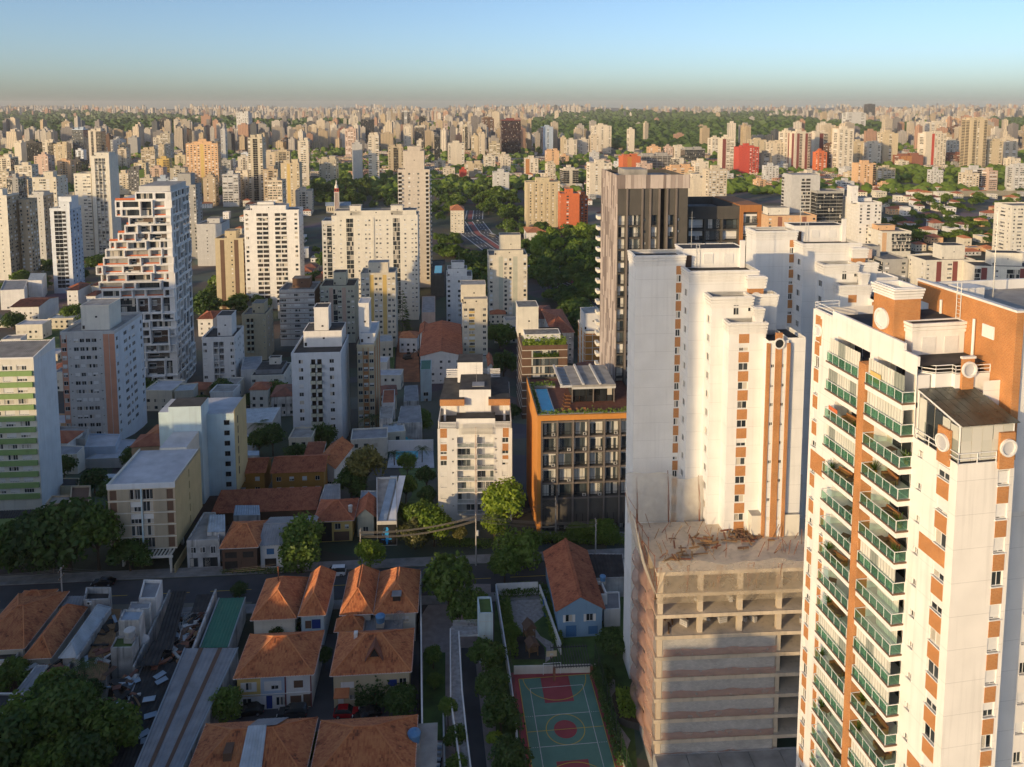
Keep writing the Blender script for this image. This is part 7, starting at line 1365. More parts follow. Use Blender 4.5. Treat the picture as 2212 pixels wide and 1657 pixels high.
gpatch('bare_lot', [(860, 716), (903, 715), (907, 826), (852, 826)], 'earth', .15); gpatch('grassy_lot', [(30, 745), (60, 700), (100, 680), (128, 690), (128, 760), (60, 790)], 'grass', .15); gpatch('grassy_lot', [(838, 750), (850, 720), (856, 724), (850, 822), (834, 822)], 'grass', .15); gpatch('pool_terrace', [(836, 1012), (846, 958), (935, 958), (938, 1012)], 'roof_pale', .2); gpatch('garden_ground', [(852, 1145), (862, 1012), (942, 1012), (948, 1160)], 'grass', .12)
# walls
def wall_run(label, px, z, th=.25, mat='white', name='garden_wall', cat='wall', zb=0.0):
 P = [at_z(x, y, z) for x, y in px]; o = None; mb = MB(mat)
 for a, b in zip(P, P[1:]):
  d = (b - a); d.z = 0; d.normalize(); n = Vector((-d.y, d.x, 0)) * th; mb.hexa([(a.x, a.y, zb), (b.x, b.y, zb), (b.x + n.x, b.y + n.y, zb), (a.x + n.x, a.y + n.y, zb)], [(a.x, a.y, z), (b.x, b.y, z), (b.x + n.x, b.y + n.y, z), (a.x + n.x, a.y + n.y, z)], mat)
 return tag(mb.build(name), label, cat)
wall_run('tall white boundary wall between the mews and the narrow lawn', [(907, 1236), (909, 1480), (912, 1720)], 4.2); wall_run('white wall on the right of the narrow lawn', [(956, 1540), (960, 1720)], 1.8); wall_run('white wall along the left side of the playground and court', [(1070, 1262), (1098, 1440), (1112, 1540), (1125, 1720)], 2.4, .22, 'white_blue'); wall_run('white wall behind the playground', [(1072, 1262), (1162, 1258)], 2.6); wall_run('white wall between the playground and the long house', [(1164, 1262), (1210, 1390)], 2.2); wall_run('pinkish white wall behind the court goal', [(1110, 1440), (1276, 1436)], 1.5, .25, 'pale'); wall_run('low white retaining wall beside the pool terrace', [(838, 952), (936, 950)], -6.5, .3, 'white', zb=-10)
wall_run('long stained wall between the terracotta and silver roofs', [(54, 1396), (134, 1288)], 4.4, .3, 'grime'); wall_run('white wall beside the silver ribbed roof', [(166, 1424), (240, 1312)], 4.8, .3, 'grime'); wall_run('white wall of the burnt warehouse next to the green roof', [(418, 1402), (468, 1272)], 5.2, .35, 'grime'); wall_run('dark wall on the left of the burnt warehouse', [(290, 1440), (368, 1274)], 4.2, .3, 'grime'); wall_run('stained wall beside the black shed roofs', [(132, 1470), (160, 1420)], 3.6, .3, 'grime')
# ramp and lift kiosk
def ramp():
 o = thing('access_ramp', 'long pale access ramp with white parapets beside the driveway', 'ramp'); z = 3.2; L = [at_z(x, y, z) for x, y in ((974, 1366), (975, 1520), (984, 1580), (1004, 1720))]; Rr = [at_z(x, y, z) for x, y in ((990, 1372), (997, 1500), (1006, 1590), (1022, 1720))]
 for i in range(3):
  mb = MB('stone_path'); a, b, c, d = L[i], L[i + 1], Rr[i + 1], Rr[i]; mb.hexa([(p.x, p.y, z - .4) for p in (b, c, d, a)], [(p.x, p.y, z) for p in (b, c, d, a)], 'white', 'stone_path'); mb.build('deck_slab', o)
  for s, q in ((L, -1), (Rr, 1)): mb = MB('white'); a, b = s[i], s[i + 1]; mb.hexa([(b.x, b.y, z - .5), (b.x + .2 * q, b.y, z - .5), (a.x + .2 * q, a.y, z - .5), (a.x, a.y, z - .5)], [(b.x, b.y, z + .8), (b.x + .2 * q, b.y, z + .8), (a.x + .2 * q, a.y, z + .8), (a.x, a.y, z + .8)], 'white'); mb.build('parapet', o)
 for i in range(3): p = L[i].lerp(Rr[i], .5); mb = MB('white'); mb.box(p.x - .2, p.x + .2, p.y - .2, p.y + .2, 0, z - .4, 'white'); mb.build('pier', o)
 for k in range(5):
  p = at_z(975 + 3, 1352, z); q = at_z(1032, 1350, z); mb = MB('rail_pale'); mb.tube((p.x, p.y, z + .25 * k), (q.x, q.y, z + .25 * k), .04, 'rail_pale', seg=5); mb.build('rail', o)
 p0, p1, p2, p3 = [at_z(x, y, z) for x, y in ((974, 1372), (1034, 1370), (1034, 1352), (974, 1352))]; mb = MB('white'); mb.hexa([(p.x, p.y, z - .4) for p in (p0, p1, p2, p3)], [(p.x, p.y, z - .02) for p in (p0, p1, p2, p3)], 'white', 'stone_path'); mb.build('landing', o)
ramp()
o, fc, h = lot('pale blue lift kiosk with grass growing on its roof', [(1035, 1329), (1065, 1328), (1061, 1292), (1031, 1293)], 9.0, 'aqua', 'grass', 0, 'lift_kiosk', 'kiosk', .35)
for i in range(3): q = MB('rail_pale'); fc.box(q, .0, fc.w, h - 1.2 - i * 2.6, h - 1.15 - i * 2.6, 0, .02, 'light_grey'); q.build('panel_joint', o)
def beams():
 o = thing('garage_beams', 'row of pale beams over a sunken garage entry at the bottom edge', 'pergola'); a = at_z(915, 1610, 2.0); b = at_z(955, 1609, 2.0)
 q = MB('interior'); q.box(a.x, b.x, a.y - 9, a.y, -.02, .04, 'interior'); q.build('pit_floor', o)
 for i in range(9): q = MB('light_grey'); q.box(a.x, b.x, a.y - i * 1.05 - .3, a.y - i * 1.05, 1.6, 2.0, 'steelblue'); q.build('beam', o)
 q = MB('white'); q.box(a.x, b.x, a.y, a.y + .25, 0, 2.2, 'white'); q.build('end_wall', o)
beams()
# sports court
CT = Vector((8.35, 113.2, 0)); C1, C2 = e12(5.8)
def cpt(u, v, z): p = CT + C1 * u + C2 * v; return (p.x, p.y, z)
def csheet(mb, u0, u1, v0, v1, z, mat): mb.face([cpt(u0, v0, z), cpt(u1, v0, z), cpt(u1, v1, z), cpt(u0, v1, z)], mat)
def carc(mb, r0, r1, a0, a1, z, mat, cu=0, cv=0, n=40):
 for i in range(n):
  t0, t1 = R(a0 + (a1 - a0) * i / n), R(a0 + (a1 - a0) * (i + 1) / n); mb.face([cpt(cu + r1 * math.cos(t0), cv + r1 * math.sin(t0), z), cpt(cu + r1 * math.cos(t1), cv + r1 * math.sin(t1), z), cpt(cu + r0 * math.cos(t1), cv + r0 * math.sin(t1), z), cpt(cu + r0 * math.cos(t0), cv + r0 * math.sin(t0), z)], mat)
q = MB('court_red'); csheet(q, -7.3, 7.3, -13, 13, .06, 'court_red'); struct(q.build('court_border')); q = MB('court_green'); csheet(q, -6.15, 6.15, -11.6, 11.4, .065, 'court_green'); struct(q.build('court'))
q = MB('court_red'); csheet(q, -2.4, 2.4, 5.6, 11.4, .07, 'court_red'); csheet(q, -2.4, 2.4, -11.6, -5.9, .07, 'court_red'); carc(q, 0, 1.8, 0, 360, .07, 'court_red'); struct(q.build('court_key'))
q = MB('line_yellow'); carc(q, 2.95, 3.07, 0, 360, .075, 'line_yellow'); csheet(q, -6.15, 6.15, -.05, .05, .077, 'line_yellow'); csheet(q, -6.15, -6.05, -11.6, 11.4, .075, 'line_yellow'); csheet(q, 6.05, 6.15, -11.6, 11.4, .075, 'line_yellow'); csheet(q, -6.15, 6.15, 11.3, 11.4, .076, 'line_yellow'); carc(q, 5.3, 5.42, 180, 360, .078, 'line_yellow', 0, 11.4); carc(q, 5.3, 5.42, 0, 180, .078, 'line_yellow', 0, -11.6); struct(q.build('court_line'))
q = MB('line_white')
for u in (-4.45, 4.45): csheet(q, u - .05, u + .05, -11, 9.0, .08, 'line_white')
for v in (9.0, 3.05, -3.05): csheet(q, -4.45, 4.45, v - .05, v + .05, .082, 'line_white')
for v in (3.05, -3.05):
 for i in range(4): csheet(q, 4.7 + i * .35, 4.85 + i * .35, v - .05, v + .05, .082, 'line_white'); csheet(q, -4.85 - i * .35, -4.7 - i * .35, v - .05, v + .05, .082, 'line_white')
struct(q.build('court_line'))
def goal():
 o = thing('sports_goal', 'white futsal goal at the far end of the court', 'goal', cpt(-.3, 12.0, .06), R(5.8)); q = MB('frame_white')
 for a, b in (((-1.5, 0, 0), (-1.5, 0, 2)), ((1.5, 0, 0), (1.5, 0, 2)), ((-1.5, 0, 2), (1.5, 0, 2))): q.tube(a, b, .06, 'frame_white', seg=8)
 q.build('goal_frame', o); q = MB('rail_pale')
 for a, b in (((-1.5, 0, 2), (-1.5, .9, 0)), ((1.5, 0, 2), (1.5, .9, 0)), ((-1.5, .9, 0), (1.5, .9, 0))): q.tube(a, b, .03, 'rail_pale', seg=5)
 q.build('net_frame', o)
 o = thing('basketball_hoop', 'basketball hoop on a dark post behind the far goal', 'hoop', cpt(-.3, 13.0, .06), R(5.8)); q = MB('rail_dark'); q.tube((0, .5, 0), (0, .5, 3.2), .09, 'rail_dark', seg=8); q.tube((0, .5, 3.1), (0, -.5, 3.3), .06, 'rail_dark'); q.build('post', o); q = MB('light_grey'); q.box(-.9, .9, -.56, -.5, 2.85, 3.9, 'sand'); q.box(-.3, .3, -.575, -.56, 3.0, 3.45, 'light_grey'); q.build('backboard', o); q = MB('orange')
 for i in range(16): t0, t1 = 6.283 * i / 16, 6.283 * (i + 1) / 16; q.tube((.23 * math.cos(t0), -.8 + .23 * math.sin(t0), 3.05), (.23 * math.cos(t1), -.8 + .23 * math.sin(t1), 3.05), .02, 'orange', seg=4)
 q.build('rim', o)
goal()
def fence(label, side):
 o = thing('court_fence', label, 'fence', cpt(0, 0, 0), R(5.8)); u = 7.4 * side
 for i in range(9): q = MB('rail_dark'); v = -12.5 + i * 3.2; q.tube((u, v, 0), (u, v, 4.2), .05, 'rail_dark', seg=6); q.build('post', o)
 for z in (1.4, 2.8, 4.2): q = MB('rail_dark'); q.tube((u, -12.5, z), (u, 13.1, z), .025, 'rail_dark', seg=4); q.build('wire', o)
 if side > 0: q = MB('white'); q.box(u - .1, u + .1, -13, 13.2, 0, .5, 'pale'); q.build('kerb_wall', o); q = MB('net_green'); q.face([(u, -12.5, .5), (u, 13.1, .5), (u, 13.1, 4.2), (u, -12.5, 4.2)], 'net_green'); q.build('wire_mesh', o)
netmat('net_green', (.03, .10, .05), .30)
fence('wire fence with green mesh along the right side of the court', 1); fence('thin dark wire fence along the left side of the court', -1)
def hedge(label, px, w, hh, mat='leaf_dark', cat='hedge'):
 P = [at_z(x, y, 0) for x, y in px]; mb = MB(mat); rnd = random.Random(int(px[0][0])); L = sum((b - a).length for a, b in zip(P, P[1:])); n = int(min(4500, L * w * hh * 45))
 for i in range(n):
  t = rnd.random() * (len(P) - 1); k = int(t); c = P[k].lerp(P[k + 1], t - k); c = c + Vector((rnd.uniform(-w, w) / 2, rnd.uniform(-w, w) / 2, 0)); c.z = hh * (1 - rnd.random() ** 2) * rnd.uniform(.8, 1.05); a = Vector((rnd.gauss(0, 1), rnd.gauss(0, 1), rnd.gauss(0, .7))).normalized() * .2; b = a.orthogonal().normalized() * .13; mb.face([c - a, c - b, c + a, c + b], mat)
 tag(mb.build('hedge'), label, cat)
hedge('clipped hedge along the right side of the court', [(1292, 1450), (1310, 1530), (1345, 1657)], 2.0, 1.4); hedge('grassy hedge at the back of the playground', [(1085, 1285), (1160, 1280)], 3.0, 1.6, 'leaf_mid'); hedge('hedge between the playground and the long house', [(1175, 1290), (1205, 1390)], 2.0, 1.5, 'leaf_mid'); hedge('left hedge of the playground', [(1090, 1300), (1108, 1420)], 2.0, 1.4, 'leaf_mid'); hedge('green strip under the loft building', [(1150, 1168), (1345, 1172)], 3.0, 1.6, 'leaf_mid'); hedge('planting in front of the centre block', [(955, 1176), (1060, 1180)], 2.5, 1.2, 'leaf_mid'); hedge('scrub along the shop pavement', [(480, 1238), (660, 1236)], 1.2, .9, 'leaf_mid')
def planter():
 o = thing('curved_planter', 'dark curved planter beside the white tower and its path', 'planter'); c = at_z(1368, 1535, 0); q = MB('dark_grey'); n = 16; pts = [(c.x + 3.6 * math.cos(R(110 + 150 * i / n)), c.y + 3.8 * math.sin(R(110 + 150 * i / n))) for i in range(n + 1)]; pts.append((c.x + 1.5, c.y - 4.5)); pts.append((c.x + 1.5, c.y + 4)); q.prism(pts, 0, 1.2, 'charcoal', 'soil'); q.build('planter_body', o); bush_box(o, c.x - 2.6, c.x + 1, c.y - 3, c.y + 3, 1.2, .9, 'leaf_bright', 20)
planter()
def playhouse():
 for i, (px, py, s) in enumerate(((1143, 1380, 1.0), (1149, 1412, .8))):
  g = at_z(px, py, 0); o = thing('play_tower', 'small brown play tower with a pitched roof, %s one' % ('farther' if i == 0 else 'nearer'), 'play tower', (g.x, g.y, 0), R(20)); q = MB('timber')
  for x in (-.8, .8):
   for y in (-.8, .8): q.box(x - .08, x + .08, y - .08, y + .08, 0, 2.6 * s, 'timber')
  q.build('posts', o); q = MB('timber'); q.box(-.9, .9, -.9, .9, 1.1 * s, 1.2 * s, 'timber'); q.build('platform', o); q = MB('brown'); q.hexa([(-1.1, -1.1, 2.5 * s), (1.1, -1.1, 2.5 * s), (1.1, 1.1, 2.5 * s), (-1.1, 1.1, 2.5 * s)], [(-.05, -1.1, 3.5 * s), (.05, -1.1, 3.5 * s), (.05, 1.1, 3.5 * s), (-.05, 1.1, 3.5 * s)], 'brown'); q.build('roof', o)
playhouse()
g = at_z(1178, 1320, 0); o = thing('playground_slide', 'blue playground slide with a ladder by the white wall', 'slide', (g.x, g.y, 0), R(5)); q = MB('plastic_blue'); q.hexa([(-.4, -2, .2), (.4, -2, .2), (.4, 1, 1.6), (-.4, 1, 1.6)], [(-.4, -2, .35), (.4, -2, .35), (.4, 1, 1.75), (-.4, 1, 1.75)], 'plastic_blue'); q.build('chute', o); q = MB('plastic_blue')
for x in (-.35, .35): q.tube((x, 1.8, 0), (x, 1.0, 2.3), .05, 'plastic_blue')
for k in range(5): q.tube((-.35, 1.75 - .15 * k, .3 + .4 * k), (.35, 1.75 - .15 * k, .3 + .4 * k), .03, 'plastic_blue')
q.build('ladder', o)
def pergola():
 a, b = at_z(1196, 1440, 2.6), at_z(1280, 1436, 2.6); o = thing('timber_pergola', 'dark slatted pergola on brick posts behind the court', 'pergola', (a.x, a.y, 0), R(4)); L = (b - a).length
 for i in range(14): q = MB('rail_dark'); q.box(i * L / 14, i * L / 14 + .1, -.4, 5.2, 2.5, 2.62, 'rail_dark'); q.build('slat', o)
 for x in (.1, L - .2): q = MB('brick_dark'); q.box(x - .2, x + .2, -.2, .2, 0, 2.5, 'brick_dark'); q.build('post', o)
 for y in (0, 4.8): q = MB('rail_dark'); q.box(0, L, y, y + .12, 2.36, 2.5, 'rail_dark'); q.build('beam', o)
pergola()
def garden_pool():
 g = [gnd(x, y) for x, y in ((855, 995), (903, 994), (903, 972), (882, 970), (880, 968), (855, 968))]; o = thing('swimming_pool', 'L shaped blue tiled swimming pool on a white terrace between towers', 'swimming pool'); z = max(p.z for p in g) + .25
 q = MB('white'); q.prism([(p.x, p.y) for p in g], z - 1.5, z, 'light_grey', 'pool_aqua'); q.build('basin', o); a, b = g[0], g[1]; q = MB('pool_deep'); q.box(a.x + .6, b.x - .6, a.y + .3, a.y + 3.0, z + .005, z + .02, 'pool_deep'); q.build('deep_end', o)
garden_pool()
# -- ruins, sheds and small flat roofs
lot('stained white ruin with moss on its flat roof', [(239, 1403), (286, 1402), (299, 1376), (252, 1378)], 6.2, 'grime', 'grass', 0, par=.3); lot('tall stained white ruin with a red framed skylight', [(256, 1345), (301, 1344), (312, 1320), (268, 1320)], 8.6, 'grime', 'sheet_bluegrey', 0, par=.35, feats=((.2, 4.5, .9, 1.2, 'd'), (.8, 4.5, .9, 1.2, 'd'))); lot('grey roofed middle section of the white ruin', [(277, 1318), (323, 1317), (327, 1302), (283, 1302)], 7.6, 'grime', 'sheet_grey', 0, par=.2); lot('white walled rear of the ruin reaching the street', [(300, 1299), (337, 1298), (351, 1259), (311, 1258)], 7.0, 'white', 'sheet_grey', 0, par=.6)
lot('dark open topped parapet box by the street', [(181, 1309), (237, 1307), (241, 1281), (187, 1281)], 4.6, 'grime', 'tar', 0, par=1.2); lot('dark sheet roofed shed left of the parapet box', [(124, 1310), (178, 1308), (184, 1288), (134, 1288)], 4.0, 'grime', 'sheet_grey', 0, par=0, ribs=True); lot('narrow grey strip roof above the bottom left grove', [(33, 1496), (63, 1496), (106, 1438), (78, 1438)], 4.0, 'grime', 'sheet_grey', 0, par=.15, ribs=True); lot('dark flat roof with an air conditioner at the left edge', [(-30, 1545), (18, 1545), (60, 1500), (-10, 1500)], 4.0, 'white', 'tar', 0, par=.3)
lot('broken lath roof between the silver roof and the white ruin', [(160, 1470), (228, 1470), (262, 1316), (240, 1316)], 3.6, 'grime', 'timber', 0, par=0, ribs=True); lot('white and grey shed at the left edge by the terracotta roof', [(-30, 1432), (32, 1430), (45, 1406), (-10, 1407)], 3.4, 'white', 'tar', 0, par=.4)
def sheet_roof(label, px, z, mat, posts=True, slope=0.0, name='shed_roof', stripes=()):
 P = [at_z(x, y, z) for x, y in px]; o = thing(name, label, 'shed', (P[0].x, P[0].y, 0)); L = [p - P[0] for p in P]; q = MB(mat); z1 = z + slope; corr(q, [(L[0].x, L[0].y, z), (L[1].x, L[1].y, z), (L[2].x, L[2].y, z1), (L[3].x, L[3].y, z1)], mat, .5, .08); q.build('sheet', o)
 for t0, t1, m in stripes:
  q = MB(m); a, b, c, d = L[0].lerp(L[1], t0), L[0].lerp(L[1], t1), L[3].lerp(L[2], t1), L[3].lerp(L[2], t0); q.hexa([(a.x, a.y, z + .03), (b.x, b.y, z + .03), (c.x, c.y, z1 + .03), (d.x, d.y, z1 + .03)], [(a.x, a.y, z + .12), (b.x, b.y, z + .12), (c.x, c.y, z1 + .12), (d.x, d.y, z1 + .12)], m); q.build('skylight_strip', o)
 w = MB('grime')
 for i in range(4): a, b = L[i], L[(i + 1) % 4]; za, zb_ = (z if i in (0, 1) else z1), (z if (i + 1) % 4 in (0, 1) else z1); w.face([(a.x, a.y, 0), (b.x, b.y, 0), (b.x, b.y, zb_ - .05), (a.x, a.y, za - .05)], 'grime')
 w.build('wall', o); q = MB('steel')
 for i, j in ((3, 0), (1, 2)): q.tube((L[i].x, L[i].y, z + .1), (L[j].x, L[j].y, z1 + .1), .12, 'steel', seg=6)
 q.build('gutter', o); return o
sheet_roof('green painted sheet roof beside the burnt warehouse', [(431, 1400), (493, 1399), (530, 1291), (473, 1293)], 4.4, 'sheet_green'); sheet_roof('long grey corrugated warehouse roof with two dark stripes', [(262, 1730), (362, 1728), (514, 1400), (399, 1401)], 5.2, 'sheet_grey', stripes=((.27, .35, 'brown'), (.63, .71, 'brown'))); sheet_roof('black decayed corrugated roof left of the long warehouse', [(205, 1690), (290, 1690), (388, 1430), (312, 1430)], 3.6, 'sheet_black')
for i, (x, y) in enumerate(((270, 1470), (345, 1458), (290, 1472), (322, 1510), (310, 1585), (325, 1545), (254, 1535), (349, 1470), (318, 1598))):
 p = at_z(x, y, 3.9); q = MB('sheet_pale'); q.box(-.9, .9, -.55, .55, 0, .05, 'sheet_bluegrey' if i % 3 else 'sheet_pale'); o = q.build('loose_sheet', None, p, random.uniform(0, 1)); tag(o, 'pale loose sheet lying on the black decayed roof', 'sheet', 'loose sheets on the black roof')
def burnt():
 o = thing('burnt_warehouse', 'burnt out warehouse with collapsed black roof and bare white trusses', 'ruin'); z = 4.6
 for px in (((330, 1405), (372, 1404), (404, 1277), (372, 1277)), ((412, 1325), (446, 1322), (462, 1283), (425, 1285)), ((300, 1440), (340, 1438), (362, 1385), (330, 1385))): P = [at_z(x, y, z) for x, y in px]; q = MB('sheet_black'); corr(q, [tuple(p) for p in P], 'sheet_black', .6, .12); q.build('roof_remnant', o)
 f = [at_z(x, y, .05) for x, y in ((330, 1440), (415, 1430), (462, 1320), (372, 1320))]; q = MB('tar'); q.face([tuple(p) for p in f], 'tar'); q.build('burnt_floor', o); rnd = random.Random(9)
 for i in range(9):
  a, b = at_z(rnd.uniform(355, 400), rnd.uniform(1330, 1420), rnd.uniform(.5, 4.6)), at_z(rnd.uniform(380, 440), rnd.uniform(1320, 1420), rnd.uniform(.3, 4.8)); q = MB('frame_white'); d = (b - a); q.tube(a, b, .07, 'frame_white', seg=4); c = a + Vector((0, 0, -.7)); e = b + Vector((0, 0, -.7)); q.tube(c, e, .06, 'frame_white', seg=4)
  for k in range(6): q.tube(a.lerp(b, k / 6), c.lerp(e, (k + .5) / 6), .04, 'frame_white', seg=4)
  q.build('truss', o)
 for i in range(60): p = at_z(rnd.uniform(340, 440), rnd.uniform(1330, 1440), .3); q = MB('grime'); m = rnd.choice(('sheet_black', 'sheet_black', 'sheet_bluegrey', 'tar', 'brown')); q.box(-rnd.uniform(.2, 1), rnd.uniform(.2, 1), -.3, .3, 0, rnd.uniform(.05, .5), m); q.build('debris', o, p, rnd.uniform(0, 3))
burnt()
lot('flat topped shop with a stained parapet at the row end', [(403, 1172), (474, 1169), (466, 1110), (440, 1110)], 5.8, 'grime', 'roof_concrete', 0, 'shop', 'shop', .4, ((.2, 3.4, 1.1, 1.3, 'w'), (.48, 3.4, 1.1, 1.3, 'w'), (.8, 3.2, 1.0, 1.6, 'w'), (.2, .4, 1.6, 1.9, 'd'), (.7, .3, 3, 2.0, 'd')))
lot('silver dormered roof behind the flat topped shop', [(447, 1150), (486, 1149), (486, 1112), (452, 1112)], 6.6, 'grime', 'sheet_pale', 0, par=0, ribs=True); lot('blue sheet roof among the red tiles', [(504, 1114), (562, 1113), (560, 1092), (508, 1092)], 3.6, 'grime', 'sheet_bluegrey', 0, par=0, ribs=True); lot('grey rear roof left of the red tiled yellow house', [(690, 1082), (735, 1080), (735, 1046), (702, 1048)], 3.0, 'grime', 'sheet_grey', 0, par=.2, ribs=True); lot('bluish flat roof behind the narrow sage house', [(778, 1080), (816, 1079), (814, 1062), (780, 1062)], 3.0, 'grime', 'sheet_bluegrey', 0, par=.3)
o, fc, h = lot('long narrow building with a pale roof and a black front wall with a blue mural', [(814, 1131), (857, 1130), (858, 1034), (813, 1035)], 5.2, 'light_grey', 'roof_concrete', 0, par=.5)
a = Vector(fc.p(0, 0)); b = fc.u * fc.w
for t0, t1, m in ((.06, .45, 'sheet_bluegrey'), (.55, .92, 'roof_white')):
 q = MB(m); c = fc.n * -1; p = [fc.p(fc.w * t0, h + .05, -1), fc.p(fc.w * t1, h + .05, -1), fc.p(fc.w * t1 + .3, h + .05, -22), fc.p(fc.w * t0 + .3, h + .05, -22)]; q.hexa(p, [(x, y, z + .12) for x, y, z in p], m); q.build('roof_strip', o)
q = MB('mural_black'); fc.box(q, .1, fc.w - .1, .2, 4.9, .01, .05, 'mural_black'); q.build('mural_wall', o); rnd = random.Random(2); q = MB('mural_blue'); U = fc.w * .5
def blob(cx, cz, rx, rz, n=14, j=.25): q.face([fc.p(cx + rx * math.cos(6.283 * i / n) * rnd.uniform(1 - j, 1 + j), cz + rz * math.sin(6.283 * i / n) * rnd.uniform(1 - j, 1 + j), .065 + rnd.uniform(0, .01)) for i in range(n)], 'mural_blue')
blob(U + .05, 3.9, .28, .45); blob(U, 3.0, .45, .75); blob(U, 2.1, .38, .7); blob(U - .05, 1.2, .3, .6); blob(U + .6, 1.6, .5, .2); blob(U - .6, 3.2, .28, .16); blob(U - .9, 1.5, .4, .12); blob(U, .6, .2, .3)
for i in range(16): blob(U + rnd.gauss(0, .9), rnd.uniform(.5, 4.3), rnd.uniform(.04, .1), rnd.uniform(.04, .1), 8)
q.build('mural_figure', o)
lot('black sheet roofs between the long house and the building site', [(1264, 1252), (1352, 1248), (1346, 1197), (1244, 1196)], 4.0, 'grime', 'sheet_black', 0, par=.1, ribs=True); lot('small white terrace house with plants on its roof', [(1280, 1292), (1312, 1291), (1300, 1262), (1270, 1263)], 4.6, 'white', 'deck', 0, par=.7); lot('white lean-to beside the terrace house', [(1305, 1320), (1340, 1318), (1338, 1280), (1300, 1282)], 3.2, 'white', 'sheet_grey', 0, par=.3)
lot('grey flat roofed office house below the salmon tower', [(128, 952), (184, 951), (193, 925), (128, 924)], -3.0, 'grey', 'roof_concrete', None, par=.5, feats=((.3, 2, 3, 2.2, 'd'), (.75, 2, 3, 2.2, 'd'))); lot('glass fronted annexe with a pale roof below the salmon tower', [(182, 968), (250, 966), (260, 940), (192, 939)], -5.0, 'steelblue', 'roof_pale', None, par=.4, feats=((.3, 1, 2.4, 2.4, 'd'), (.6, 1, 2.4, 2.4, 'd'), (.85, 1, 1.6, 2.4, 'd'))); lot('long pale terrace roof in front of the annexe', [(183, 994), (286, 990), (316, 952), (264, 950)], -7.0, 'light_grey', 'roof_pale', None, par=.3); lot('dark tiled low house right of the green banded slab', [(129, 984), (166, 982), (182, 965), (129, 963)], -2.5, 'pale', 'sheet_grey', None, par=.2, feats=((.5, 2, 1.2, 1.2, 'w'),))
lot('tan sheds at the foot of the green banded slab', [(98, 1092), (150, 1090), (158, 1072), (112, 1074)], 1.5, 'tan', 'roof_concrete', -3, par=.4); lot('brown flat roofed shed beside the beige block', [(150, 1098), (192, 1096), (196, 1052), (154, 1054)], 3.0, 'tan', 'brown', -3, par=.5); lot('pale corrugated roof behind the broad street tree', [(50, 1158), (128, 1156), (158, 1098), (92, 1106)], 4.0, 'grime', 'sheet_grey', 0, par=0, ribs=True); lot('dark corrugated awning under the green banded slab', [(-20, 1122), (76, 1118), (86, 1100), (-10, 1104)], 2.6, 'leafgreen', 'sheet_black', -3, par=0, ribs=True); lot('grey shed roof left of the beige block', [(219, 1045), (250, 1044), (252, 1024), (228, 1024)], -1.0, 'grime', 'sheet_pale', None, par=0, ribs=True); lot('dark low roofs behind the beige block', [(130, 1052), (170, 1051), (172, 1034), (130, 1034)], -1.0, 'sand', 'sheet_black', None, par=.2)
lot('white sheet roofed hall with a lamp on its wall', [(454, 936), (506, 935), (512, 903), (452, 904)], -11.0, 'light_grey', 'sheet_pale', None, 'hall', 'hall', .3); lot('brightest blue white sheet roof of the hall group', [(512, 916), (588, 913), (606, 880), (520, 884)], -9.5, 'light_grey', 'sheet_pale', None, 'hall', 'hall', .2, ribs=True); lot('small flat roofed wing with two wall lamps', [(488, 968), (545, 966), (552, 938), (494, 938)], -8.0, 'light_grey', 'roof_pale', None, 'hall', 'hall', .4, ((.25, 1.0, .8, 1.2, 'd'), (.75, 1.0, .8, 1.2, 'd'))); lot('bluish sheet roof above the ochre houses', [(478, 986), (560, 984), (560, 974), (480, 974)], -3.5, 'grime', 'sheet_bluegrey', None, par=0, ribs=True)
lot('grey sheet roof in front of the palm garden', [(858, 916), (912, 913), (908, 876), (866, 878)], -7.5, 'grime', 'sheet_grey', None, par=.2, ribs=True); lot('small grey flat roof beside the brick panel block', [(820, 906), (848, 905), (850, 878), (822, 880)], -6, 'grime', 'roof_concrete', None, par=.3); lot('red roofed white cottage beside the brick panel block', [(825, 872), (852, 871), (853, 842), (828, 843)], -7, 'white', 'tile_red', None, par=.2); lot('dark grey shed roof below the earth lot', [(872, 868), (905, 866), (902, 832), (874, 834)], -10, 'grime', 'sheet_grey', None, par=.1, ribs=True); lot('pale blue narrow house front beside the earth lot', [(908, 800), (931, 799), (932, 778), (909, 779)], -11, 'aqua', 'sheet_green', None, par=.3, feats=((.5, 3.5, 2, 1.6, 'w'), (.5, .8, 1.6, 1.6, 'w')))
lot('white flat roofed houses left of the slim blue tower', [(0, 628), (52, 626), (60, 605), (10, 606)], -22, 'white', 'sheet_grey', None, par=.3, feats=((.3, 1, 1.4, 1.3, 'w'), (.7, 1, 1.4, 1.3, 'w'))); lot('white gabled shed by the slim blue tower', [(60, 606), (90, 605), (100, 590), (66, 590)], -21, 'white', 'sheet_pale', None, par=0)
lot('grey neighbour between the white block and the yellow block', [(520, 800), (562, 798), (566, 770), (528, 772)], -15, 'light_grey', 'sheet_grey', None, par=.2); lot('long low white block behind the brown banded tower', [(668, 700), (700, 699), (704, 670), (672, 672)], -16, 'light_grey', 'sheet_grey', None, par=.2); lot('black mosaic roof terrace with a pool behind the tall tower', [(930, 596), (960, 595), (962, 562), (932, 563)], -20, 'charcoal', 'tar', None, par=.6); lot('mural covered shed behind the earth lot', [(911, 676), (940, 675), (940, 640), (912, 641)], -16, 'rose', 'sheet_grey', None, par=.2)
patch('small_pool', [(938, 590), (954, 590), (955, 574), (940, 574)], 'pool_aqua', .05, -19.95)
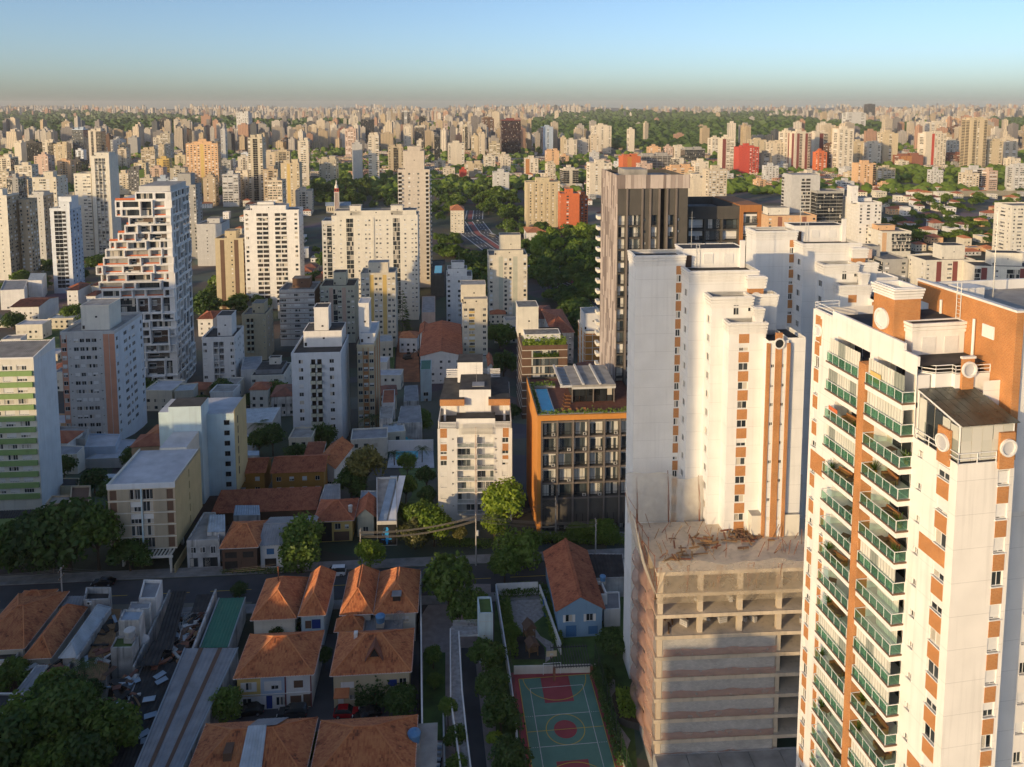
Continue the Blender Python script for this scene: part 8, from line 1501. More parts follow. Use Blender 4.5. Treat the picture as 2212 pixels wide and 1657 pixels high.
# -- lit wall lamps of the hall group
for i, (x, y) in enumerate(((478, 931), (511, 944), (497, 950))):
 p = at_z(x, y, -9.0); o = thing('wall_lamp', 'lit warm wall lamp on the white hall group, %s of three' % ('leftmost', 'rightmost', 'middle')[i], 'lamp', p); q = MB('lamp_warm'); q.lathe([(.02, -.15), (.22, -.05), (.22, .1), (.05, .2)], 'lamp_warm', 10); q.build('bulb', o); l = bpy.data.lights.new('lamp_glow', 'POINT'); l.energy = 60; l.color = (1, .7, .35); l.shadow_soft_size = .2; lo = bpy.data.objects.new('lamp_glow', l); COL.objects.link(lo); lo.parent = o; lo.location = (0, -.5, 0)
# -- vehicles
def car_mesh(kind):
 k = ('car', kind)
 if k in CACHE: return CACHE[k]
 L, Wc, H, hood, roof0, roof1 = {'hatch': (3.9, 1.7, 1.5, .85, .30, .86), 'suv': (4.6, 1.85, 1.8, 1.05, .30, .97), 'sedan': (4.4, 1.75, 1.45, .85, .30, .78), 'van': (4.3, 1.75, 1.85, 1.0, .22, .98)}[kind]
 def shell(sections, mat):
  mb = MB(mat); idx = []
  for (x, z0, z1, w0, w1) in sections: n = len(mb.v); mb.v += [(x, -w0, z0), (x, -w0 * 1.02, (z0 + z1) / 2), (x, -w1, z1), (x, w1, z1), (x, w0 * 1.02, (z0 + z1) / 2), (x, w0, z0)]; idx.append(n)
  for a, b in zip(idx, idx[1:]):
   for j in range(6): mb.f.append((a + j, a + (j + 1) % 6, b + (j + 1) % 6, b + j)); mb.m.append(0)
  for a, rev in ((idx[0], False), (idx[-1], True)): f = [a + j for j in range(6)]; mb.f.append(tuple(f if not rev else f[::-1])); mb.m.append(0)
  return mb
 w = Wc / 2; body = shell([(0, .35, hood * .72, w * .85, w * .8), (.15, .25, hood * .92, w * .98, w * .9), (L * .28, .22, hood, w, w * .94), (L * .5, .22, hood + .04, w, w * .95), (L * .9, .25, hood + .05, w, w * .93), (L, .38, hood * .9, w * .9, w * .85)], 'PAINT')
 x0, x1 = L * (roof0 - .06), L * min(.985, roof1 + .10); cab = shell([(x0, hood - .02, hood + .02, w * .93, w * .9), (L * (roof0 + .10), hood, H - .05, w * .93, w * .76), (L * (roof0 + .2), hood, H, w * .93, w * .78), (L * (roof1 - .06), hood, H, w * .93, w * .78), (L * roof1, hood, H - .12, w * .93, w * .76), (x1, hood, hood + .05, w * .93, w * .86)], 'glass_dark')
 rf = MB('PAINT'); rf.hexa([(L * (roof0 + .12), -w * .76, H - .03), (L * (roof1 - .03), -w * .76, H - .05), (L * (roof1 - .03), w * .76, H - .05), (L * (roof0 + .12), w * .76, H - .03)], [(L * (roof0 + .15), -w * .7, H + .03), (L * (roof1 - .06), -w * .7, H + .02), (L * (roof1 - .06), w * .7, H + .02), (L * (roof0 + .15), w * .7, H + .03)], 'PAINT')
 for t in (.0, .5, 1.0): x = L * (roof0 + .12) + (L * (roof1 - .03) - L * (roof0 + .12)) * t
 for s in (-1, 1): rf.hexa([(L * .5 - .05, s * w * .95, hood), (L * .5 + .05, s * w * .95, hood), (L * .5 + .05, s * w * .9, hood), (L * .5 - .05, s * w * .9, hood)], [(L * .5 - .05, s * w * .80, H), (L * .5 + .05, s * w * .80, H), (L * .5 + .05, s * w * .74, H), (L * .5 - .05, s * w * .74, H)], 'PAINT')
 wh = MB('rubber'); n = 18; 
 for r_, y0, y1, m in ((.33, -.11, .11, 'rubber'), (.2, -.125, .125, 'paint_silver')):
  a = len(wh.v)
  for y in (y0, y1):
   for i in range(n): wh.v.append((r_ * math.cos(6.283 * i / n), y, r_ * math.sin(6.283 * i / n)))
  kk = wh.mi(m)
  for i in range(n): j = (i + 1) % n; wh.f.append((a + i, a + j, a + n + j, a + n + i)); wh.m.append(kk)
  wh.f.append(tuple(a + i for i in range(n))); wh.m.append(kk); wh.f.append(tuple(a + n + i for i in reversed(range(n)))); wh.m.append(kk)
 CACHE[k] = (body, cab, rf, wh.mesh('wheel'), L, w, hood); return CACHE[k]
def car(label, px, py, kind, paint, ang, group=None, at=None):
 body, cab, rf, wheel, L, w, hood = car_mesh(kind); g = Vector(at) if at is not None else at_z(px, py, .05); o = thing('van' if kind == 'van' else 'car', label, 'van' if kind == 'van' else 'car', g, R(ang), group)
 for src, nm in ((body, 'body'), (cab, 'window_band'), (rf, 'roof')):
  key = ('cm', kind, paint, nm)
  if key not in CACHE: src.mats = [paint if q in ('PAINT',) or q.startswith('paint') else q for q in src.mats]; CACHE[key] = src.mesh(nm, nm == 'window_band' and False)
  put(nm, CACHE[key], o, (-L / 2, 0, 0))
 for x in (L * .19, L * .80):
  for s in (-1, 1): put('wheel', wheel, o, (x - L / 2, s * (w - .08), .33))
 for s in (-1, 1):
  for nm, x, m in (('headlight', -L / 2 + .02, 'lamp_clear'), ('tail_light', L / 2 - .02, 'lamp_red')):
   key = ('lt', m, round(hood, 2))
   if key not in CACHE: q = MB(m); q.box(-.06, .06, -.18, .18, -.09, .09, m); CACHE[key] = q.mesh(nm)
   put(nm, CACHE[key], o, (x, s * w * .7, hood * .72))
 return o
car('dark grey off road car parked in the mews yard', 632, 1547, 'suv', 'paint_graphite', 3); car('bright red hatchback parked in the mews yard', 748, 1545, 'hatch', 'paint_red', 183); car('black saloon with a reflecting windscreen right of the red hatchback', 793, 1550, 'sedan', 'paint_black', 25); car('black car half hidden by the tree beside the painted houses', 540, 1541, 'sedan', 'paint_black', 10); car('white van parked on the street by the shops', 722, 1236, 'van', 'paint_white', 4, at=st(29, -1.6, .03)); car('black car parked behind the street pole', 243, 1252, 'sedan', 'paint_black', 4, at=st(-17.5, -1.3, .03))
for i, (x, y, p) in enumerate(((1000, 500, 'paint_black'), (1018, 488, 'paint_silver'), (1032, 478, 'paint_white'), (1044, 500, 'paint_black'))): car('small %s car on the far avenue' % ('black', 'silver', 'white', 'other black')[i], x, y, 'hatch', p, 110, at=gnd(x, y) + Vector((0, 0, .2)))
g = gnd(1064, 512); o = thing('bus', 'dark bus on the far avenue beside the cycle lane', 'bus', g + Vector((0, 0, .2)), R(118)); q = MB('dark_grey'); q.box(-5.5, 5.5, -1.25, 1.25, .4, 3.1, 'dark_grey', 'light_grey'); q.build('body', o); q = MB('glass_dark'); q.box(-5.3, 5.3, -1.27, 1.27, 1.5, 2.5, 'glass_dark'); q.build('window_band', o)
for x in (-3.6, 3.4):
 for s in (-1, 1): put('wheel', car_mesh('hatch')[3], o, (x, s * 1.15, .5), sc=(1.4, 1.4, 1.4))
g = gnd(880, 776); o = thing('excavator', 'dark excavator standing on the bare earth lot', 'excavator', g, R(30)); q = MB('rubber')
for s in (-1, 1): q.box(-2, 2, s * 1.2 - .3, s * 1.2 + .3, .0, .9, 'rubber')
q.build('tracks', o); q = MB('charcoal'); q.box(-1.7, 1.6, -1.2, 1.2, .9, 2.3, 'charcoal'); q.build('body', o); q = MB('glass_dark'); q.box(.2, 1.6, .1, 1.2, 2.3, 3.4, 'glass_dark'); q.build('cab', o); q = MB('charcoal'); q.tube((1.6, -.3, 1.8), (4.2, -.3, 4.2), .25, 'charcoal'); q.tube((4.2, -.3, 4.2), (6.2, -.3, 1.6), .2, 'charcoal'); q.box(5.7, 6.7, -.8, .3, .6, 1.6, 'rubber'); q.build('boom', o)
# -- poles and wires
def pole(label, px, py, hgt, transformer=True, at=None):
 g = Vector(at) if at is not None else at_z(px, py, 0); o = thing('utility_pole', label, 'utility pole', g, R(4.5)); q = MB('concrete'); q.tube((0, 0, 0), (0, 0, hgt), .19, 'concrete', .11, 8); q.build('shaft', o)
 for z in (hgt - .5, hgt - 2.0): q = MB('timber'); q.box(-.08, .08, -1.1, 1.1, z, z + .12, 'timber'); [q.tube((0, y, z + .12), (0, y, z + .32), .05, 'tank_grey', seg=6) for y in (-1, -.35, .35, 1)]; q.build('cross_arm', o)
 if transformer: q = MB('light_grey'); q.lathe([(.28, hgt - 4.6), (.3, hgt - 3.6), (.1, hgt - 3.5)], 'light_grey', 10, (.35, -.3)); q.build('transformer', o)
 return g, hgt
PO = [pole('concrete utility pole at the left of the street', 224, 1268, 9.6, False, st(-21, -10.6)), pole('concrete utility pole with transformer in front of the centre block', 1034, 1285, 11.5, True, st(58.2, -.6)), pole('leaning pole with loose cables at the loft building corner', 1201, 1152, 8.5, False, at_z(1200, 1152, 0)), pole('utility pole half hidden by the sunlit street tree', 780, 1235, 8.5, False, st(34, .5)), pole('utility pole beyond the left edge of the street', -140, 1268, 9.6, False, st(-58, -10.6)), pole('utility pole on the mews side of the street', 930, 1300, 8.5, False, st(84, .5)), pole('utility pole hidden among the street trees on the left', 60, 1240, 8.0, False, st(-45, .6))]
def wires(label, a, b, n=5, sag=.7, r=.035):
 (pa, ha), (pb, hb) = a, b; o = thing('power_lines', label, 'power line')
 for i in range(n):
  q = MB('wire'); prev = None; yo = -1 + 2 * i / max(1, n - 1)
  for k in range(13): t = k / 12; p = Vector(pa).lerp(Vector(pb), t); z = ha + (hb - ha) * t - .3 - (.0 if i < 3 else 1.5) - sag * 4 * t * (1 - t) * (1 + .1 * i); p = Vector((p.x, p.y + yo, p.z * 0 + z + (pa.z * (1 - t) + pb.z * t))); q.tube(prev, p, r, 'wire', seg=4) if prev is not None else None; prev = p
  q.build('cable', o)
plainm('wire', (.16, .14, .11), .7)
wires('bundle of power cables from the tree hidden pole to the transformer pole', PO[3], PO[1], 6, .9, .05); wires('power cables running right from the transformer pole', PO[1], PO[5], 5); wires('power cables from the left street pole to the picture edge', PO[0], PO[4], 5); wires('power cables from the left street pole towards the mews', PO[0], (st(20, -10.6), 8.5), 4, 1.0, .025); wires('cables from the transformer pole to the leaning pole', PO[1], PO[2], 4, 1.0, .025)
# -- rooftop tanks and dish
def tank(label, px, py, z, r, hgt, mat, stand=.8):
 p = at_z(px, py, z); o = thing('water_tank', label, 'water tank', p); q = MB(mat); q.lathe([(r * .82, stand), (r, stand + hgt * .75), (r * 1.04, stand + hgt * .76), (r * .95, stand + hgt * .85), (r * .35, stand + hgt), (r * .3, stand + hgt * 1.06)], mat, 16); q.build('tank_body', o); q = MB('concrete'); q.box(-r * .8, r * .8, -r * .8, r * .8, 0, stand, 'concrete'); q.build('stand', o)
tank('blue water tank beside the small terracotta annexe', 748, 1332, 3.6, .75, 1.3, 'tank_blue'); tank('blue water tank on the grey lean-to', 822, 1352, 4.5, .85, 1.4, 'tank_blue'); tank('pale conical water tank at the bottom edge by the white wall', 895, 1612, 4.8, .95, 1.7, 'tank_blue'); tank('cream water tank on the mossy ruin', 281, 1384, 6.4, .9, 1.5, 'tank_grey'); tank('white fallen cylinder tank beside the ruin', 308, 1428, 0.2, 1.3, 4.6, 'tank_grey', .2); tank('blue water tank on the terrace house behind the court', 1302, 1262, 4.7, .6, 1.1, 'tank_blue'); tank('small white tank on the red tiled yellow house', 757, 1106, 5.6, .5, .9, 'tank_grey')
p = at_z(862, 1345, 5.0); o = thing('satellite_dish', 'mesh satellite dish on the grey lean-to roof', 'satellite dish', p, R(-20)); q = MB('rail_pale'); n = 18
for j in range(4):
 for i in range(n): r0, r1 = 1.2 * j / 4, 1.2 * (j + 1) / 4; f = lambda rr, t: (rr * math.cos(t), -.35 * rr * rr * 0 + rr * math.sin(t) * .8, .6 + rr * math.sin(t) * .6 + .25 * rr * rr); t0, t1 = 6.283 * i / n, 6.283 * (i + 1) / n; q.face([f(r0, t0), f(r1, t0), f(r1, t1), f(r0, t1)], 'dish_mesh')
netmat('dish_mesh', (.25, .25, .25), .5); q.build('dish', o); q = MB('steel'); q.tube((0, 0, -1.2), (0, 0, .6), .05, 'steel'); q.tube((0, 0, .6), (0, -.5, 1.9), .02, 'steel'); q.build('mast', o)
for i, (x, y, z) in enumerate(((23, 1520, 4.3), (193, 1306, 5.8))): q = put('air_conditioner', ac_mesh(), None, at_z(x, y, z)); tag(q, ('white air conditioner on the dark flat roof at the left edge', 'white air conditioner on the parapet box by the street')[i], 'air conditioner')
# -- church
g = gnd(728, 462); o = thing('church', 'church with a slim red and white bell tower and grey nave roof', 'church', g, R(12)); q = MB('white'); q.box(-13, 16, 8, 20, 0, 9, 'cream'); q.build('nave_wall', o); q = MB('sheet_grey'); q.hexa([(-14, 7, 9), (17, 7, 9), (17, 21, 9), (-14, 21, 9)], [(-14, 13.9, 13), (17, 13.9, 13), (17, 14.1, 13), (-14, 14.1, 13)], 'sheet_bluegrey'); q.build('nave_roof', o); q = MB('pale'); q.box(-3, 3, 0, 6, 0, 27, 'pale'); [q.box(x - .35, x + .35, -.12, 0, 2, 26, 'maroon') for x in (-1.5, 0, 1.5)]; q.build('bell_tower', o); q = MB('red'); q.box(-2.6, 2.6, .4, 5.6, 27, 31.5, 'red'); [q.box(-1.9 + 2.4 * i, -.6 + 2.4 * i, .3, .4, 28, 30.5, 'interior') for i in (0, 1)]; q.build('belfry', o); q = MB('pale'); q.lathe([(2.4, 31.5), (2.2, 33.5), (1.4, 35.5), (.9, 36), (.9, 38), (.2, 41.5)], 'pale', 12, (0, 3)); q.build('spire', o)
for i in range(6): q = MB('interior'); q.box(-11 + i * 2.6, -10 + i * 2.6, 7.9, 7.98, 3, 7, 'interior'); q.build('window', o)
# -- rubbish and broken sheets strewn over the derelict lots
def rubble():
 rnd = random.Random(31); mb = MB()
 for P, n in (([(232, 1470), (300, 1440), (330, 1470), (250, 1600), (215, 1600)], 70), ([(160, 1470), (235, 1330), (262, 1330), (235, 1470)], 80), ([(330, 1400), (420, 1330), (440, 1330), (400, 1430), (340, 1450)], 140), ([(60, 1440), (120, 1425), (160, 1440), (130, 1480)], 60)):
  x0, x1, y0, y1 = min(p[0] for p in P), max(p[0] for p in P), min(p[1] for p in P), max(p[1] for p in P); k = 0
  while k < n:
   x, y = rnd.uniform(x0, x1), rnd.uniform(y0, y1)
   if not in_poly(x, y, P): continue
   k += 1; z = rnd.choice((.1, .3, 3.7)) if x > 330 or x < 236 else rnd.choice((.1, 3.75)); g = at_z(x, y, z); a = rnd.uniform(0, 3.1); l, w, h = rnd.uniform(.3, 1.7), rnd.uniform(.08, .5), rnd.uniform(.03, .3); c, s = math.cos(a), math.sin(a)
   q = [(g.x + c * u - s * v, g.y + s * u + c * v) for u, v in ((-l, -w), (l, -w), (l, w), (-l, w))]; mb.prism(q, z, z + h, rnd.choice(('timber', 'sheet_bluegrey', 'sheet_black', 'sheet_black', 'rust', 'brown', 'grime', 'tile_brown')))
 tag(mb.build('rubble', kind='stuff'), 'broken boards, sheets and rubble strewn over the derelict lots', 'rubble')
rubble()
# ---------------------------------------------------------------- the city that fills the gaps
FOOT += [(8, 113, 20), (28, 118, 24), (33, 112, 20), (60, 142, 20), (46, 72, 16), (35, 208, 20), (18, 185, 20), (-8, 190, 18), (-160, 345, 28), (-120, 190, 20), (-80, 175, 20), (-75, 195, 16), (52, 216, 18)]
SKIP = [s[0] for s in STANDS] + [[(930, 480), (1110, 470), (1280, 600), (1290, 700), (1140, 640), (930, 600)], [(660, 380), (930, 380), (930, 500), (660, 475)], [(1100, 400), (1150, 400), (1150, 500), (1100, 500)]]
rn = random.Random(21)
def ok(x, y, r):
 for (a, b, c) in FOOT:
  if abs(a - x) < c + r and abs(b - y) < c + r and math.hypot(a - x, b - y) < c + r: return False
 return True
WALLS = ['white', 'white', 'pale', 'pale', 'cream', 'cream', 'light_grey', 'beige', 'sand', 'rose', 'peach', 'white_blue', 'grey']
CW = {'white': 'white', 'white_blue': 'bluish white', 'pale': 'off white', 'cream': 'cream', 'light_grey': 'light grey', 'beige': 'beige', 'sand': 'sandy', 'rose': 'rose', 'peach': 'peach', 'grey': 'grey'}
SP = [('w.w.w', 'w.w'), ('wWw', 'ww'), ('w.BB.w', 'w.w'), ('WWW', 'w'), ('w|w|w', 'ww'), ('.wbw.', 'w'), ('wwww', 'ww'), ('gg.w', 'g')]
n = 0; tries = 0
while n < 95 and tries < 4000:                                            # medium blocks between the towers
 tries += 1; x = rn.choice((rn.uniform(0, 560), rn.uniform(0, 860), rn.uniform(940, 1700), rn.uniform(1650, 2212))); yb = rn.uniform(352, 472) if x < 860 else rn.uniform(346, 420)
 if any(in_poly(x, yb, P) for P in SKIP): continue
 g = gnd(x, yb); w = rn.uniform(13, 22)
 if not ok(g.x, g.y + 8, w * .62): continue
 wp = w * F / g.y; hh = rn.uniform(16, 46) if x < 860 else rn.uniform(10, 30); yt = prj((g.x, g.y, g.z + hh))[1]; m = rn.choice(WALLS); sp = rn.choice(SP)
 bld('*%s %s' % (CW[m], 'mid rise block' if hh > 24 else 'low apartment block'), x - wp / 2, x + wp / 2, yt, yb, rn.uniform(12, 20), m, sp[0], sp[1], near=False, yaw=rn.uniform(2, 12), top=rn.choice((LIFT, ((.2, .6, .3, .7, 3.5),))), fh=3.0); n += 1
def small_house(g, w, d, h, yaw, wm_, rm, flat):
 k = ('sh', round(w), round(d), round(h), wm_, rm, flat)
 if k not in CACHE:
  q = MB(wm_); q.box(0, w, 0, d, -4, h, wm_, 'roof_concrete', False)
  for i in range(int(w / 3)):
   for j in range(max(1, int(h / 2.9))): q.box(.9 + i * 3, 2.1 + i * 3, -.04, 0, .9 + j * 2.8, 2.1 + j * 2.8, 'glass')
  for i in range(int(d / 3.5)): q.box(-.04, 0, 1 + i * 3.4, 2.1 + i * 3.4, 1, 2.2, 'glass'); q.box(w, w + .04, 1 + i * 3.4, 2.1 + i * 3.4, 1, 2.2, 'glass')
  r = MB(rm)
  if flat: r.box(-.1, w + .1, -.1, .15, h - .1, h + .5, wm_); r.box(-.1, w + .1, d - .15, d + .1, h - .1, h + .5, wm_); r.box(-.1, .15, .15, d - .15, h - .1, h + .5, wm_); r.box(w - .15, w + .1, .15, d - .15, h - .1, h + .5, wm_); r.face([(.15, .15, h + .05), (w - .15, .15, h + .05), (w - .15, d - .15, h + .05), (.15, d - .15, h + .05)], rm)
  else:
   for p in roof_geo('hip', -.4, w + .4, -.4, d + .4, h, min(w, d) * .24, 'x' if w > d else 'y')[0]: r.face(p, rm); r.face([(a, b, c - .12) for a, b, c in p[::-1]], rm)
  CACHE[k] = (q.mesh('wall'), r.mesh('roof'))
 return CACHE[k]
ZONES = [([(385, 425), (700, 425), (700, 480), (560, 500), (400, 545)], 22, .4, 'behind the balcony tower', 'small houses behind the balcony tower'), ([(0, 640), (240, 640), (250, 830), (450, 850), (620, 830), (640, 770), (900, 760), (905, 830), (900, 1000), (620, 1000), (130, 1040), (0, 1080), (-60, 800)], 46, .45, 'among the left hand towers', 'small houses among the left hand towers'), ([(560, 470), (930, 600), (930, 700), (560, 700), (420, 560)], 44, .4, 'between the middle towers', 'small houses between the middle towers'), ([(1050, 640), (1290, 700), (1290, 900), (1100, 900), (1050, 800)], 16, .7, 'behind the planted block', 'small houses behind the planted block'),
 ([(1880, 415), (2230, 420), (2230, 560), (1990, 560), (1900, 500)], 70, .62, 'on the right hand hillside', 'villas on the right hand hillside'), ([(1130, 385), (1290, 385), (1290, 480), (1240, 420), (1130, 400)], 30, .5, 'behind the ribbed slab', 'small houses behind the ribbed slab'), ([(1650, 372), (1900, 380), (1900, 430), (1700, 420)], 30, .6, 'below the right hand towers', 'small houses below the right hand towers'), ([(0, 470), (420, 470), (420, 560), (0, 600)], 26, .4, 'behind the left hand towers', 'small houses behind the left hand towers'), ([(1290, 700), (1860, 500), (2230, 560), (2230, 620), (1700, 700)], 30, .5, 'behind the white stepped towers', 'small houses behind the white stepped towers')]
for P, nn, pt, wh, gr in ZONES:
 x0, x1, y0, y1 = min(p[0] for p in P), max(p[0] for p in P), min(p[1] for p in P), max(p[1] for p in P); k = 0; t = 0
 while k < nn and t < 900:
  t += 1; x, y = rn.uniform(x0, x1), rn.uniform(y0, y1)
  if not in_poly(x, y, P): continue
  g = gnd(x, y); w, d, h = rn.choice((7, 9, 11, 14)), rn.choice((8, 10, 12)), rn.choice((3, 6, 6, 8))
  if not ok(g.x, g.y, max(w, d) * .58): continue
  flat = rn.random() > pt; wm_ = rn.choice(('white', 'white', 'pale', 'cream', 'grime', 'peach')); rm = rn.choice(('roof_concrete', 'sheet_grey', 'roof_pale', 'sheet_pale')) if flat else rn.choice(('tile_orange', 'tile_red', 'tile_red', 'tile_brown')); a, b = small_house(g, w, d, h, 0, wm_, rm, flat)
  lb = '*%s house with a %s roof %s' % ({'white': 'white', 'pale': 'off white', 'cream': 'cream', 'grime': 'grey stained', 'peach': 'peach'}[wm_], 'flat' if flat else ('orange tiled' if rm == 'tile_orange' else ('red tiled' if rm == 'tile_red' else 'brown tiled')), wh)
  o = thing('house', lb[1:], 'house', (g.x, g.y, g.z), R(rn.uniform(-4, 14)), gr); put('wall', a, o); put('roof', b, o); AUTO.append((o, lb[1:], -1, x)); FOOT.append((g.x, g.y, max(w, d) * .55)); k += 1
for i in range(7):                                                        # row of red roofed houses above the long retaining wall
 x = 1990 + i * 33; g = gnd(x, 413); a, b = small_house(g, 11, 9, 6, 0, 'white' if i % 3 else 'cream', 'tile_orange', False); o = thing('house', 'red roofed row house above the long retaining wall, %s from the left' % ('first', 'second', 'third', 'fourth', 'fifth', 'sixth', 'seventh')[i], 'house', g, R(3), 'row houses above the retaining wall'); put('wall', a, o); put('roof', b, o)
a, b = gnd(1960, 421), gnd(2240, 419); d = (b - a); d.z = 0; n_ = Vector((-d.y, d.x, 0)).normalized(); q = MB('sand'); q.hexa([(a.x, a.y, a.z - 3), (b.x, b.y, b.z - 3), (b.x + n_.x, b.y + n_.y, b.z - 3), (a.x + n_.x, a.y + n_.y, a.z - 3)], [(a.x, a.y, a.z + 5), (b.x, b.y, b.z + 5), (b.x + n_.x, b.y + n_.y, b.z + 5), (a.x + n_.x, a.y + n_.y, a.z + 5)], 'sand'); tag(q.build('retaining_wall'), 'long sandy retaining wall below the row of red roofed houses', 'wall')

# ---------------------------------------------------------------- far city, far woods: past counting
def far_mat(name, col):
 m, nt, p = _new(name); N, L = nt.nodes, nt.links; tc = N.new('ShaderNodeTexCoord'); sp = N.new('ShaderNodeSeparateXYZ'); L.new(tc.outputs['Object'], sp.inputs[0]); fs = []
 ad = N.new('ShaderNodeMath'); L.new(sp.outputs[0], ad.inputs[0]); L.new(sp.outputs[1], ad.inputs[1])
 for src, per, th in ((sp.outputs[2], 3.1, 1.3), (ad.outputs[0], 4.3, 2.3)):
  md = N.new('ShaderNodeMath'); md.operation = 'PINGPONG'; md.inputs[1].default_value = per / 2; L.new(src, md.inputs[0]); lt = N.new('ShaderNodeMath'); lt.operation = 'LESS_THAN'; lt.inputs[1].default_value = th / 2; L.new(md.outputs[0], lt.inputs[0]); fs.append(lt.outputs[0])
 mu = N.new('ShaderNodeMath'); mu.operation = 'MULTIPLY'; L.new(fs[0], mu.inputs[0]); L.new(fs[1], mu.inputs[1]); mx = N.new('ShaderNodeMix'); mx.data_type = 'RGBA'; mx.inputs[6].default_value = (*col, 1); mx.inputs[7].default_value = (.06, .06, .065, 1); L.new(mu.outputs[0], mx.inputs[0]); L.new(mx.outputs[2], p.inputs['Base Color']); p.inputs['Roughness'].default_value = .8
FARM = []
for i, c in enumerate(((.66, .59, .49), (.58, .49, .37), (.50, .39, .25), (.44, .40, .35), (.46, .27, .18), (.24, .22, .21), (.08, .09, .10))): far_mat('far_%d' % i, c); FARM += ['far_%d' % i] * (4, 4, 4, 3, 2, 2, 1)[i]
WOODS = [[(-40, 252), (130, 242), (300, 250), (480, 256), (600, 268), (560, 292), (300, 300), (-40, 300)], [(1150, 264), (1300, 243), (1660, 250), (1800, 268), (1990, 276), (1960, 296), (1700, 314), (1560, 330), (1400, 330), (1150, 300)], [(2130, 262), (2260, 258), (2260, 300), (2150, 300)], [(1180, 252), (1330, 246), (1330, 256), (1180, 262)], [(1600, 243), (1800, 246), (1800, 252), (1600, 250)], [(560, 268), (720, 262), (780, 278), (560, 292)]]
def scatter_city(name, n, y0, y1, hmin, hmax, pw, p_wood, x0=-30, x1=2240, low=False):
 mb = MB(); k = 0; t = 0
 while k < n and t < n * 6:
  t += 1; u = rn.random() ** pw; y = y0 + (y1 - y0) * u; x = rn.uniform(x0, x1)
  inw = any(in_poly(x, y, P) for P in WOODS)
  if inw and rn.random() > p_wood: continue
  if y > 335 and any(in_poly(x, y, P) for P in SKIP): continue
  if math.sin(x * .013 + y * .21) + math.sin(x * .031 - y * .13) + rn.gauss(0, .9) < -.5: continue
  g = gnd(x, y)
  if g.y > 15500: continue
  w, d = rn.choice((rn.uniform(11, 18), rn.uniform(16, 34))), rn.uniform(12, 22); h = hmin + (hmax - hmin) * rn.random() ** 1.8; m = rn.choice(FARM)
  if low: w, d, h = rn.uniform(8, 26), rn.uniform(8, 20), rn.uniform(3, 9); m = rn.choice(('far_0', 'far_1', 'far_2', 'far_3', 'far_4'))
  elif g.y < 2600 and not ok(g.x, g.y, 12): continue
  if low and g.y < 1200 and not ok(g.x, g.y, 8): continue
  a = rn.uniform(-.2, .35); c, s = math.cos(a), math.sin(a); B = [(g.x + c * u_ - s * v_, g.y + s * u_ + c * v_) for u_, v_ in ((-w / 2, -d / 2), (w / 2, -d / 2), (w / 2, d / 2), (-w / 2, d / 2))]
  top = rn.choice(('roof_concrete', 'roof_concrete', 'tile_red', 'tile_orange')) if low else 'roof_concrete'; mb.prism(B, g.z - 6, g.z + h, m, top)
  if not low and h > 20: B2 = [(g.x + (p[0] - g.x) * .45, g.y + (p[1] - g.y) * .45) for p in B]; mb.prism(B2, g.z + h, g.z + h + rn.uniform(3, 6), m, 'roof_concrete')
  k += 1
 o = mb.build(name, kind='stuff'); return o
tag(scatter_city('distant_city', 2600, 231, 262, 22, 80, .9, .06), 'countless pale high rises massed along the far horizon', 'city')
tag(scatter_city('distant_towers', 760, 262, 330, 22, 78, .85, .03), 'crowd of pale towers filling the city behind the nearer blocks', 'city')
tag(scatter_city('distant_houses', 5200, 236, 400, 3, 9, .8, .10, low=True), 'carpet of low roofs and small houses between the far towers', 'houses')
def wood(name, n, y0, y1, polys, rmin, rmax, pw=1.0, only=True, mat='leaf_dark'):
 mb = MB(mat); k = 0; t = 0; ph = (1 + 5 ** .5) / 2; IV = [Vector(v).normalized() for v in ((-1, ph, 0), (1, ph, 0), (-1, -ph, 0), (1, -ph, 0), (0, -1, ph), (0, 1, ph), (0, -1, -ph), (0, 1, -ph), (ph, 0, -1), (ph, 0, 1), (-ph, 0, -1), (-ph, 0, 1))]; IF = [(0, 11, 5), (0, 5, 1), (0, 1, 7), (0, 7, 10), (0, 10, 11), (1, 5, 9), (5, 11, 4), (11, 10, 2), (10, 7, 6), (7, 1, 8), (3, 9, 4), (3, 4, 2), (3, 2, 6), (3, 6, 8), (3, 8, 9), (4, 9, 5), (2, 4, 11), (6, 2, 10), (8, 6, 7), (9, 8, 1)]
 while k < n and t < n * 12:
  t += 1; x, y = rn.uniform(-30, 2240), y0 + (y1 - y0) * rn.random() ** pw
  if only and not any(in_poly(x, y, P) for P in polys): continue
  if not only and (math.sin(x * .017 + y * .19 + 1) + math.sin(x * .041 - y * .11) < rn.gauss(0, .8)): continue
  g = gnd(x, y)
  if g.y > 14000: continue
  if g.y < 1500 and not ok(g.x, g.y, 4): continue
  r = rn.uniform(rmin, rmax) * (1 + g.y / 6000); hh = r * rn.uniform(.7, 1.0); b = len(mb.v)
  for v in IV: j = rn.uniform(.72, 1.25); mb.v.append((g.x + v.x * r * j, g.y + v.y * r * j, g.z + hh * .9 + v.z * hh * j))
  for f in IF: mb.f.append(tuple(b + i for i in f)); mb.m.append(0)
  k += 1
 return mb.build(name, kind='stuff')
tag(wood('distant_wood', 5200, 242, 332, WOODS, 7, 13), 'dark green woods and parkland of the far ridges', 'wood'); tag(wood('street_trees', 5600, 244, 420, [], 4, 7.5, .75, False, 'leaf_mid'), 'scattered street and garden trees of the far districts', 'trees')

